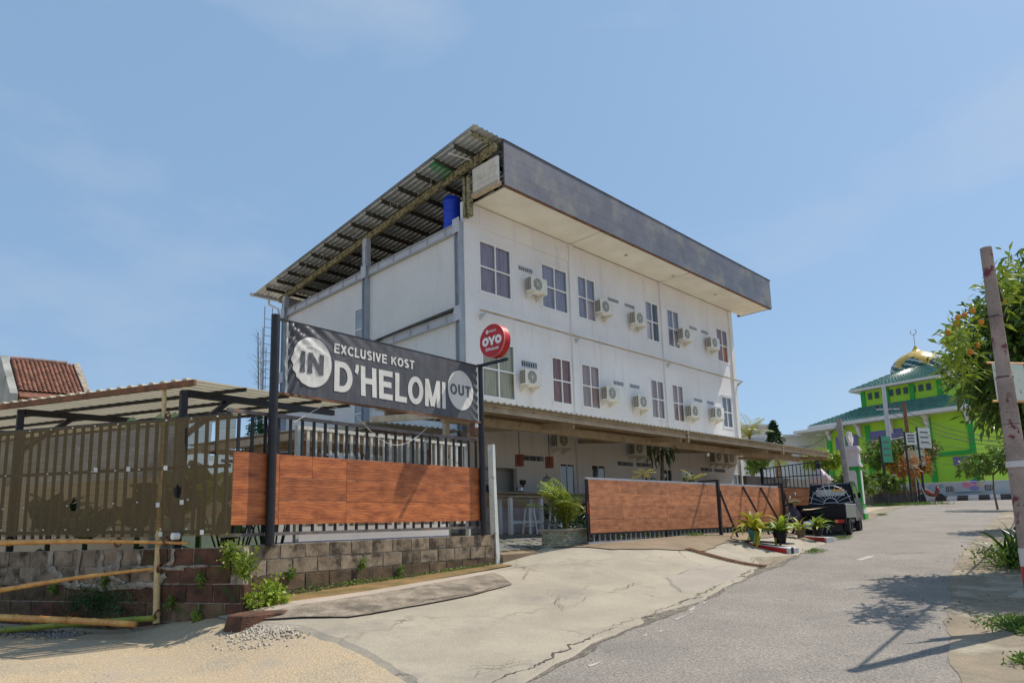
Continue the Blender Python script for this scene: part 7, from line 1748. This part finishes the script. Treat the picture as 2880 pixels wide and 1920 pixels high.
mb.build('board', mat('beige_panel', (.58, .48, .30)), bs_); MB().tube([tuple(bc_ + FW * .03 - [0, 0, .5]), (bc_[0] + .3, bc_[1] - .6, .6)], .04, 5).build('leg', M_STEEL, bs_)
# parked scooter by the mural wall
scx = at(2618, 1392, 45.5); sz = g(scx[0], scx[1]); s_ = thing('scooter', 'small dark and orange scooter parked by the mural wall beside the sign posts', 'scooter', (scx[0], scx[1], sz))
for k in (-.6, .6): MB().tube([tuple(np.array([scx[0], scx[1], sz + .28]) + RT * k + FW * .05), tuple(np.array([scx[0], scx[1], sz + .28]) + RT * k - FW * .05)], .27, 14).build('wheel', M_TYRE, s_)
q = lambda a, z: tuple(np.array([scx[0], scx[1], sz + z]) + RT * a)
MB().tube([q(-.8, .75), q(-.3, .72), q(0, .5), q(.35, .42), q(.5, .8), q(.45, 1.0)], [.08, .17, .16, .12, .12, .07], 8).build('body', mat('orange_body', (.5, .1, .02), (.03, .03, .05), scale=2), s_, smooth=True); MB().tube([q(.42, 1.02), tuple(np.array(q(.36, 1.05)) - FW * .25)], .03, 5).build('handlebar', M_BLACK, s_)
# far service poles with cross arms
pa = at(2497, 1200, 50); pt_ = at(2494, 1088, 50); up_ = thing('utility_pole', 'grey utility pole with a cross arm in front of the mosque roofs', 'pole', (pa[0], pa[1], .6)); MB().tube([(pa[0], pa[1], .5), (pa[0], pa[1], pt_[2])], [.2, .14], 8).build('pole', M_STEELL, up_)
arm = at(2497, 1150, 50); MB().beam(tuple(arm - RT * .85), tuple(arm + RT * .85), .1, .1).build('cross_arm', M_STEELL, up_)
for k in (-.75, 0, .75): MB().lathe([(.07, 0), (.11, .08), (.07, .22)], tuple(arm + RT * k + [0, 0, .05]), 8).build('insulator', M_BLACK, up_)
pa2 = at(2550, 1200, 47); pt2 = at(2547, 1132, 47); one('far_pole', MB().tube([(pa2[0], pa2[1], .5), (pa2[0], pa2[1], pt2[2])], [.16, .12], 8), M_RUST, 'thin brown pole right of the grey utility pole', 'pole')
cb_ = thing('overhead_cables', 'thin cables strung from the far utility pole across the junction', 'cables', tuple(arm))
def sag(a, b, s_, r=.018):
    a, b = Vector(a), Vector(b); MB().tube([a.lerp(b, t) - Vector((0, 0, s_ * math.sin(math.pi * t))) for t in np.linspace(0, 1, 12)], r, 4).build('cable', M_WIRE, cb_)
for dz, x in ((0, 2900), (.4, 2900), (-.4, 2920)): sag(arm + [0, 0, dz + .2], at(x, 1245 - dz * 30, 40), .8, .022)
for k, y in enumerate((1225, 1250, 1275, 1300)): sag(at(2590, y - 6, 44), at(2900, y + 8, 38), .25, .012)
sag(at(2359, 1190, 26), at(2462, 1240, 41), .2, .02); sag(at(2359, 1196, 26), at(2230, 1262, 30), .25, .015); sag(at(2462, 1238, 41.5), at(2577, 1215, 43), .15, .03)

# houses and plants behind the canopy end
for (x0, x1, yt, yb, D, l) in ((2150, 2330, 1232, 1330, 62, 'white flat roofed house behind the far end of the canopy'), (2078, 2165, 1205, 1320, 55, 'white gabled house behind the palm beyond the hotel corner')):
    a, b_ = at(x0, yt, D), at(x1, yt, D); t = thing('white_house', l, 'house', (a[0], a[1], 0)); zt_h = a[2]
    P = [np.array([a[0], a[1]]), np.array([b_[0], b_[1]]), np.array([b_[0], b_[1]]) + FW[:2] * 6, np.array([a[0], a[1]]) + FW[:2] * 6]
    MB().add([(p[0], p[1], 0) for p in P] + [(p[0], p[1], zt_h) for p in P], [(0, 1, 5, 4), (1, 2, 6, 5), (2, 3, 7, 6), (3, 0, 4, 7), (4, 5, 6, 7)]).build('wall', M_WHITE, t)
    MB().beam((*(P[0] - FW[:2] * .3), zt_h + .1), (*(P[1] - FW[:2] * .3), zt_h + .1), .7, .22).build('roof', M_OFFW, t)
    for q_ in (.25, .6):
        p = P[0] + (P[1] - P[0]) * q_ - FW[:2] * .03; e = (P[1] - P[0]) / np.linalg.norm(P[1] - P[0]); w_ = MB().beam((*(p - e * .5), zt_h - 1.3), (*(p + e * .5), zt_h - 1.3), .06, 1.0).build('window', M_STEELL, t)
c = at(2180, 1262, 50); tp = at(2172, 1186, 50)
cy_ = thing('cypress', 'narrow dark cypress-like tree beyond the canopy', 'tree', (c[0], c[1], 0)); k = 1800; hh = rng.uniform(0, 1, k); r_ = (1 - hh) ** .6 * .75 * np.sqrt(rng.uniform(.5, 1, k)) * (1 + .15 * np.sin(hh * 30)); an = rng.uniform(0, 6.28, k)
leaf_cloud('crown', np.column_stack([c[0] + r_ * np.cos(an), c[1] + r_ * np.sin(an), c[2] - .6 + hh * (tp[2] - c[2] + .6)]), .26, M_LEAFD, cy_, aspect=.4, up=1); MB().tube([(c[0], c[1], 0), (c[0], c[1], c[2])], .12, 6).build('trunk', M_BARK, cy_)
for (x, y, D, s_, n, l) in ((2108, 1228, 45, 1.5, 18, 'yellow-green palm with fanned fronds beside the right corner of the hotel'), (2190, 1300, 42, 1.2, 12, 'palm with orange-tinted fronds behind the barred fence')):
    c = at(x, y, D); t = thing('palm_tree', l, 'palm', (c[0], c[1], 0)); MB().tube([(c[0], c[1], 0), tuple(c)], [.14, .10], 7).build('trunk', M_BARK, t)
    for k in range(n): link_mesh('frond', FRY if k % 3 else FR, t, Matrix.Translation(c) @ Matrix.Rotation(k * 2.4, 4, 'Z') @ Matrix.Rotation(rad(random.uniform(-20, 60)), 4, 'Y') @ Matrix.Scale(s_ * random.uniform(.7, 1.1), 4))
c = at(2118, 1300, 34); tree('bush', 'bright green bush under the canopy edge behind the grey side wall', (c[0], c[1], 0), 2, c, (.8, .8, .75), 1200, .2, M_MIDLEAF, .06, lobes=5, aspect=.5)
# feathery bamboo seen left of the hotel
fbb = at(742, 1150, 40); fb_ = thing('feathery_tree', 'thin wispy tree with sparse twigs rising behind the left corner of the hotel', 'tree', (fbb[0], fbb[1], -1)); mb = MB(); R = random.Random(3)
for k in range(9):
    a = Vector((fbb[0], fbb[1], -1)); top = Vector(at(742 + R.uniform(-25, 15), 905 + R.uniform(0, 110), 40)); pts = [a.lerp(top, t) + Vector((0, 0, 0)) for t in np.linspace(0, 1, 8)]; mb.tube(pts, [.05 * (1 - .11 * i) + .006 for i in range(8)], 4)
    for q in range(22):
        t = R.uniform(.45, 1); p = a.lerp(top, t); e = p + Vector((R.uniform(-.7, .7), R.uniform(-.7, .7), R.uniform(-.2, .6))); mb.tube([p, p.lerp(e, .5) + Vector((0, 0, .08)), e], [.012, .008, .005], 3)
mb.build('branches', mat('grey_twig', (.28, .30, .30), (.2, .22, .22)), fb_, kind='stuff')
c = at(735, 1220, 20.); tree('dark_tree', 'dark green tree between the tall black post and the hotel corner', (c[0], c[1], -1), 3, c, (.55, .55, 1.3), 1500, .16, M_LEAFD, .07, lobes=6)

# ------------------------------------------------------------------ leaning-looking metal pole with poster at the right
pb_ = np.array([9.68, 1.39]); pz0 = g(*pb_)
pp = thing('metal_pole', 'tall flaking metal pole with red and white painted foot at the right road edge', 'pole', (pb_[0], pb_[1], pz0))
MB().tube([(pb_[0], pb_[1], pz0 - .1), (pb_[0], pb_[1], .55), (pb_[0], pb_[1], 1.55), (pb_[0], pb_[1], 1.56), (pb_[0], pb_[1], 3.17)], [.10, .095, .085, .075, .062], 18).build('shaft', M_POLE, pp, smooth=False)
MB().tube([(pb_[0], pb_[1], .50), (pb_[0], pb_[1], .57)], .11, 18).build('collar', M_OFFW, pp)
for a, b, m in ((-.62, -.42, M_OFFW), (-.95, -.62, M_RED), (-1.1, -.95, M_OFFW)): MB().tube([(pb_[0], pb_[1], a), (pb_[0], pb_[1], b)], .104, 18).build('paint_band', m, pp)
mb = MB()
for z in (1.0, 1.56, 2.3): mb.tube([(pb_[0] + .088 * math.cos(a), pb_[1] + .088 * math.sin(a), z) for a in np.linspace(0, 6.2832, 16)], .006, 4)
mb.build('wire_ties', M_WIRE, pp, kind='stuff')
pc2_ = thing('service_cable', 'dark service cable running from the top of the flaking metal pole along the road', 'cable', (pb_[0], pb_[1], 3.1))
ca, cb2 = Vector((pb_[0], pb_[1], 3.12)), Vector((42, 4.6, 5.5)); MB().tube([ca.lerp(cb2, t) - Vector((0, 0, 1.1 * math.sin(math.pi * t))) for t in np.linspace(0, 1, 26)], .022, 5).build('cable', M_WIRE, pc2_)
MB().tube([(pb_[0], pb_[1], 3.05), (pb_[0] + .12, pb_[1], 3.12)], .02, 5).build('hook', M_WIRE, pc2_)
po = thing('poster', 'washed out white election style poster with coloured bars tied behind the metal pole', 'poster', tuple(at(2850, 1075, 8.4)))
u_ = RT * .97 + FW * .2; u_ = u_ / np.linalg.norm(u_); pc_ = at(2789, 1022, 8.3); pw, ph = .75, .47
def PO(a, b, e=0.): return tuple(pc_ + u_ * a - np.array([0, 0, b]) - FW * (e + .008 * math.sin(a * 9 + b * 5)))
def prect(a0, a1, b0, b1, e, m, nm, par):
    k = 10; vs = [PO(a0 + (a1 - a0) * i / k, b0 + (b1 - b0) * j, e) for i in range(k + 1) for j in (0, 1)]; return MB().add(vs, [(2 * i, 2 * i + 1, 2 * i + 3, 2 * i + 2) for i in range(k)]).build(nm, m, par, fixn=False)
sh_ = prect(0, pw, 0, ph, 0, mat('faded_poster', (.70, .72, .64), (.60, .66, .58), bump=0), 'sheet', po)
prect(.02, pw, .03, .09, .003, plain('pale_green_print', (.55, .68, .55), .6), 'print', sh_)
prect(.48, pw, .0, ph * .42, .004, M_RED, 'print', sh_)
for j, (b, c_) in enumerate(((.10, (.62, .50, .42)), (.155, (.68, .50, .42)), (.265, (.66, .42, .36)), (.285, (.66, .46, .40)))): prect(.035, .12, b, b + .02, .003, plain('faded_orange', c_, .6) if False else bpy.data.materials.get('faded_orange') or plain('faded_orange', c_, .6), 'print', sh_); prect(.27, .38, b, b + .02, .003, bpy.data.materials['faded_orange'], 'print', sh_)
for b in (.19, .32): prect(.03, .13, b, b + .04, .003, bpy.data.materials.get('faded_blue') or plain('faded_blue', (.36, .40, .50), .6), 'print', sh_); prect(.26, .34, b, b + .04, .003, bpy.data.materials['faded_blue'], 'print', sh_)
for b in (.205, .335):
    n = 20; MB().add([PO(.375 + .045 * math.cos(6.2832 * i / n), b + .045 * math.sin(6.2832 * i / n), .004) for i in range(n)], [tuple(range(n))]).build('badge', bpy.data.materials['faded_blue'], sh_, fixn=False)
    letters('GO', .35, .40, -b - .015, -b + .015, lambda a, z, dz=0.: PO(a, -z, .006 + dz), M_OFFW, 'badge_letters', sh_)
for b in (-.01, ph + .01): MB().tube([PO(-.06, b, -.01), PO(pw, b, -.01)], .014, 6).build('bamboo_stick', M_BAMBOO, po)

# ------------------------------------------------------------------ plants near the walls
def weed(label, pts, n, size, m, spread=.07, h=.3, grp=None, aspect=.7, name='weed'):
    t = thing(name, label, 'weed', tuple(pts[0]), 0, grp); C = []; st = MB()
    for p in pts:
        for k in range(4):
            tip = Vector(p) + Vector((random.uniform(-spread, spread), random.uniform(-spread, spread), h * random.uniform(.4, 1))); st.tube([Vector(p), Vector(p).lerp(tip, .5) + Vector((0, 0, .02)), tip], [.006, .004, .003], 4)
            q = max(2, n // (len(pts) * 4)); C += [np.array(Vector(p).lerp(tip, rng.uniform(.3, 1.05))) + rng.normal(0, spread * .3, 3) for _ in range(q)]
    st.build('stems', M_LEAF, t); leaf_cloud('leaves', np.array(C), size, m, t, aspect=aspect, up=.5, kind='stuff'); return t
def wallpt(x, y, which): 
    if which == 1: A = np.array(f1(0, .10)); d = np.array([D1[0], D1[1], 0])
    else: A = np.array(lf(0, .06)); d = np.array([LD[0], LD[1], 0])
    nrm = np.array([-d[1], d[0], 0]); r = ray(x, y); return r * (A @ nrm) / (r @ nrm)
weed('tall bright weed hanging at the corner where the two block walls meet', [wallpt(640, 1600, 2), wallpt(675, 1620, 2), wallpt(655, 1575, 2), wallpt(690, 1640, 2), wallpt(700, 1600, 2)], 420, .06, M_LEAF, .12, .3)
cw = gp(745, 1715); weed('bright sprawling weed at the foot of the wall corner beside the broken kerb stone', [cw + [0, 0, .1], cw + [.15, .05, .05], cw + [-.12, -.05, .05], cw + [.25, -.05, .02], cw + [.05, .1, .15]], 600, .06, M_LEAF, .16, .26)
for (x, y, w_, l) in ((815, 1620, 1, 'small weed growing from a dark hole in the grey block wall'), (1020, 1590, 1, 'thin weed on the middle of the grey block wall'), (1125, 1610, 1, 'tiny weed low on the right part of the grey block wall'), (560, 1635, 2, 'tiny weed on the mossy wall right of the bamboo upright'), (290, 1640, 2, 'heart-leaved weed above the slanting bamboo pole'), (150, 1660, 2, 'small hanging weed under the slanting bamboo at the left'), (480, 1700, 2, 'leafy weed just right of the bamboo upright near the ground'), (555, 1735, 2, 'low clover-like weed at the foot of the mossy wall')):
    p = wallpt(x, y, w_); weed(l, [p, p + [0, 0, -.06]], 60, .055, M_MIDLEAF, .05, .14)
t = thing('fern_patch', 'dense dark green fern patch growing at the foot of the mossy wall', 'fern', tuple(wallpt(280, 1700, 2))); k = 2600
C = np.array([wallpt(270 + rng.normal(0, 48), 1690 + rng.normal(0, 22), 2) for _ in range(900)]); leaf_cloud('fronds', C, .085, mat('fern_green', (.07, .14, .035), (.025, .06, .02), scale=6), t, aspect=.16, up=.3, kind='stuff')
t = thing('moss_line', 'line of green moss and tiny weeds along the foot of the grey block wall', 'moss', tuple(f1(1, .15, -.8)))
C = []
for k in range(1100): s = rng.uniform(.2, 5.0) ; p = f1(s, .16 + abs(rng.normal(0, .04)), 0); C.append((p[0], p[1], g(p[0], p[1]) + .04 + rng.uniform(0, .04) * (1 + (s < 2.4))))
leaf_cloud('moss', np.array(C), .035, M_MIDLEAF, t, aspect=.7, up=.7, kind='stuff')
# plants behind the netting and board fence
def broad(label, c, n, leafs, h, sc, tilt=(-45, 25)):
    t = thing('broad_leaf_plant', label, 'plant', tuple(c)); MB().tube([tuple(c), (c[0], c[1], c[2] + h)], [.05, .03], 7).build('stem', M_LEAFD, t); add_leaves(t, (c[0], c[1], c[2] + h * .7), leafs, n, tilt=tilt, sc=sc); add_leaves(t, (c[0], c[1], c[2] + h * .1), leafs, n // 2, tilt=tilt, sc=sc); return t
k = 0
NL = ['tallest broad plant behind the netting near the bamboo upright', 'broad-leaved plant shadowing the middle of the netting', 'big drooping plant behind the netting left of the bamboo upright', 'dark plant behind the far left netting', 'plant behind the netting at the left edge of view', 'low broad plant behind the right end of the netting']
for (s, v, h, n, sc), l in zip(((1.45, .75, 1.9, 14, (.8, 1.1)), (2.6, .75, 1.5, 14, (.8, 1.1)), (2.0, .85, 1.7, 14, (.8, 1.2)), (3.7, .8, 1.3, 14, (.8, 1.1)), (4.5, .8, 1.5, 12, (.8, 1.1)), (.85, .65, 1.2, 13, (.7, .9))), NL):
    c = cf(s, v, -.95); broad(l, c, n, [LF_BIG, LF_BIG, LF_BIGG], h, sc)
bgw = thing('garden_back_wall', 'tan garden wall under the carport roof behind the netting', 'wall', tuple(cf(5, 3.6, -1))); MB().beam(cf(.9, 3.9, .1), cf(11, 3.9, .1), .12, 2.2).build('wall', mat('tan_garden_wall', (.66, .58, .46), (.55, .48, .38)), bgw)
broad('deep green upright leaf plant just left of the tall black post', f1(.2, -.45, -.8), 8, [LF_BIGG, LF_BIG], 1.75, (.7, .95), (-10, 30)); broad('yellow-green crinkled leaf plant behind the tall black post', f1(.85, -.55, -.8), 10, [LF_YG, LF_BIGG], 1.6, (.6, .9), (0, 50))
for i, (s, l) in enumerate(((.95, 'cluster of thin stalks right of the tall black post under the boards'), (.35, 'cluster of thin stalks left of the tall black post under the boards'))):
    t = thing('stalk_clump', l, 'plant', f1(s, -.5, -.8)); mb = MB(); c = Vector(f1(s, -.5, -.8))
    for k in range(9): a = random.uniform(-.35, .35); mb.tube([c + Vector((a * .3, 0, 0)), c + Vector((a * .6, .02, .5)), c + Vector((a * 1.2, .05, 1.05))], [.018, .014, .01], 5)
    mb.build('stems', M_LEAFD, t)
# pale leaves sticking out over the netting
for (x, y, D, l) in ((455, 1178, 9.75, 'pale green leaf tip poking over the netting left of the bamboo upright'), (372, 1190, 9.9, 'tiny pale leaf tip on the top edge of the netting'), (490, 1178, 9.6, 'pale banana leaf tip right of the bamboo upright')):
    c = at(x, y, D); one('leaf_tip', MB().add([tuple(c + RT * a + np.array([0, 0, b]) - FW * e) for a, b, e in ((-.12, -.1, 0), (.1, -.1, 0.02), (.13, .02, .05), (.02, .10, .03), (-.08, .05, 0), (0, 0, .04))], [(0, 1, 5), (1, 2, 5), (2, 3, 5), (3, 4, 5), (4, 0, 5)]), mat('pale_leaf', (.42, .55, .25), (.3, .42, .18)) if 'pale_leaf' not in bpy.data.materials else bpy.data.materials['pale_leaf'], l, 'leaf', fixn=False)
# right verge plants
c = gp(2845, 1600); t = thing('lily_clump', 'clump of long strap leaves and small shrubs on the right verge beside the road', 'plant', tuple(c))
LFS = leaf_mesh('leaf', M_LEAFD, .75, .05, .8); LFS2 = leaf_mesh('leaf', M_LEAF, .6, .05, .9)
for q in ((0, 0), (.35, -.15), (.1, -.4), (.6, .05)): add_leaves(t, (c[0] + q[0], c[1] + q[1], g(c[0] + q[0], c[1] + q[1])), [LFS, LFS, LFS2], 20, tilt=(-55, 15), sc=(.9, 1.4))
C = np.column_stack([rng.normal(c[0] + .5, .5, 2600), rng.normal(c[1] - .2, .35, 2600), rng.uniform(0, .35, 2600)]); C[:, 2] += G(C[:, 0], C[:, 1]); leaf_cloud('ground_leaves', C, .075, M_MIDLEAF, t, aspect=.5, up=.6, kind='stuff')
for i, (x, y, r_, n, l) in enumerate(((2862, 1775, .35, 1500, 'low grass tuft on the right verge near the metal pole'), (2868, 1880, .18, 300, 'tiny grass tuft at the lower right corner'))):
    c = gp(x, y); C = np.column_stack([rng.normal(c[0] + .15, r_ * .6, n), rng.normal(c[1] - .1, r_ * .6, n), np.zeros(n)]); C[:, 2] = G(C[:, 0], C[:, 1]) + rng.uniform(0, .08, n); t = thing('grass_tuft', l, 'grass', tuple(c)); leaf_cloud('blades', C, .09, M_MIDLEAF, t, aspect=.25, up=1., kind='stuff')
for i, (x, y, l) in enumerate(((2290, 1556, 'small grass tuft on the broken edge of the driveway'), (2372, 1517, 'small grass tuft beside the rear wheel of the pickup'), (1955, 1510, 'tiny weed at the gate track'), (2480, 1450, 'grass at the foot of the tall green pillar'))):
    c = gp(x, y); n = 260; C = np.column_stack([rng.normal(c[0], .18, n), rng.normal(c[1], .10, n), np.zeros(n)]); C[:, 2] = G(C[:, 0], C[:, 1]) + .03 + rng.uniform(0, .03, n); t = thing('grass_tuft', l, 'grass', tuple(c)); leaf_cloud('blades', C, .10, M_MIDLEAF, t, aspect=.12, up=1.3, droop=0, kind='stuff')
# concrete slabs on the right verge
c = gp(2850, 1690); one('verge_slab', MB().box(c[0] - .1, c[0] + .9, c[1] - .8, c[1] + .05, c[2] - .1, c[2] + .07), M_DRIVE, 'square concrete cover slab on the right verge', 'slab', bevel=.01)
c = gp(2826, 1632); one('verge_kerb', MB().beam((c[0], c[1] - .0, c[2] + .03), (c[0] + .3, c[1] - 1.2, c[2] + .05), .12, .12), M_DRIVE, 'low concrete edging below the lily clump', 'kerb', bevel=.01)
# leaves and litter scattered on the road
C = []
for k in range(70): x = rng.uniform(8, 16); y = float(np.interp(x, YR[:, 0], YR[:, 1])) + abs(rng.normal(0, .7)); C.append((x, y, g(x, y) + .02))
leaf_cloud('fallen_leaves', np.array(C), .04, mat('brown_leaf', (.10, .06, .03)), None, aspect=.5, up=0, droop=0, kind='stuff')
# distant wooded skyline so the horizon is closed
C = []
for i in range(30):
    a_ = rad(-80 + i * 5.6); D = 170 + 25 * math.sin(i * 2.1); c = RT * math.sin(a_) * D + FW * math.cos(a_) * D
    C.append(np.column_stack([rng.normal(c[0], 6, 260), rng.normal(c[1], 6, 260), rng.uniform(0, 5.0, 260) * (.8 + .3 * math.sin(i))]))
leaf_cloud('distant_woods', np.concatenate(C), 1.8, M_LEAFD, None, aspect=.7, kind='stuff')
# ------------------------------------------------------------------ tidy: put origins of one-mesh things at their base
for o in list(COL.objects):
    if o.type == 'MESH' and o.parent is None and not o.children and o.matrix_world == Matrix.Identity(4) and o.get('kind') != 'structure' and o.data.users == 1 and len(o.data.vertices):
        co = np.empty(len(o.data.vertices) * 3); o.data.vertices.foreach_get('co', co); co = co.reshape(-1, 3)
        b = np.array([(co[:, 0].min() + co[:, 0].max()) / 2, (co[:, 1].min() + co[:, 1].max()) / 2, co[:, 2].min()])
        o.data.transform(Matrix.Translation(-Vector(b))); o.location = b
SC.render.engine = 'CYCLES'
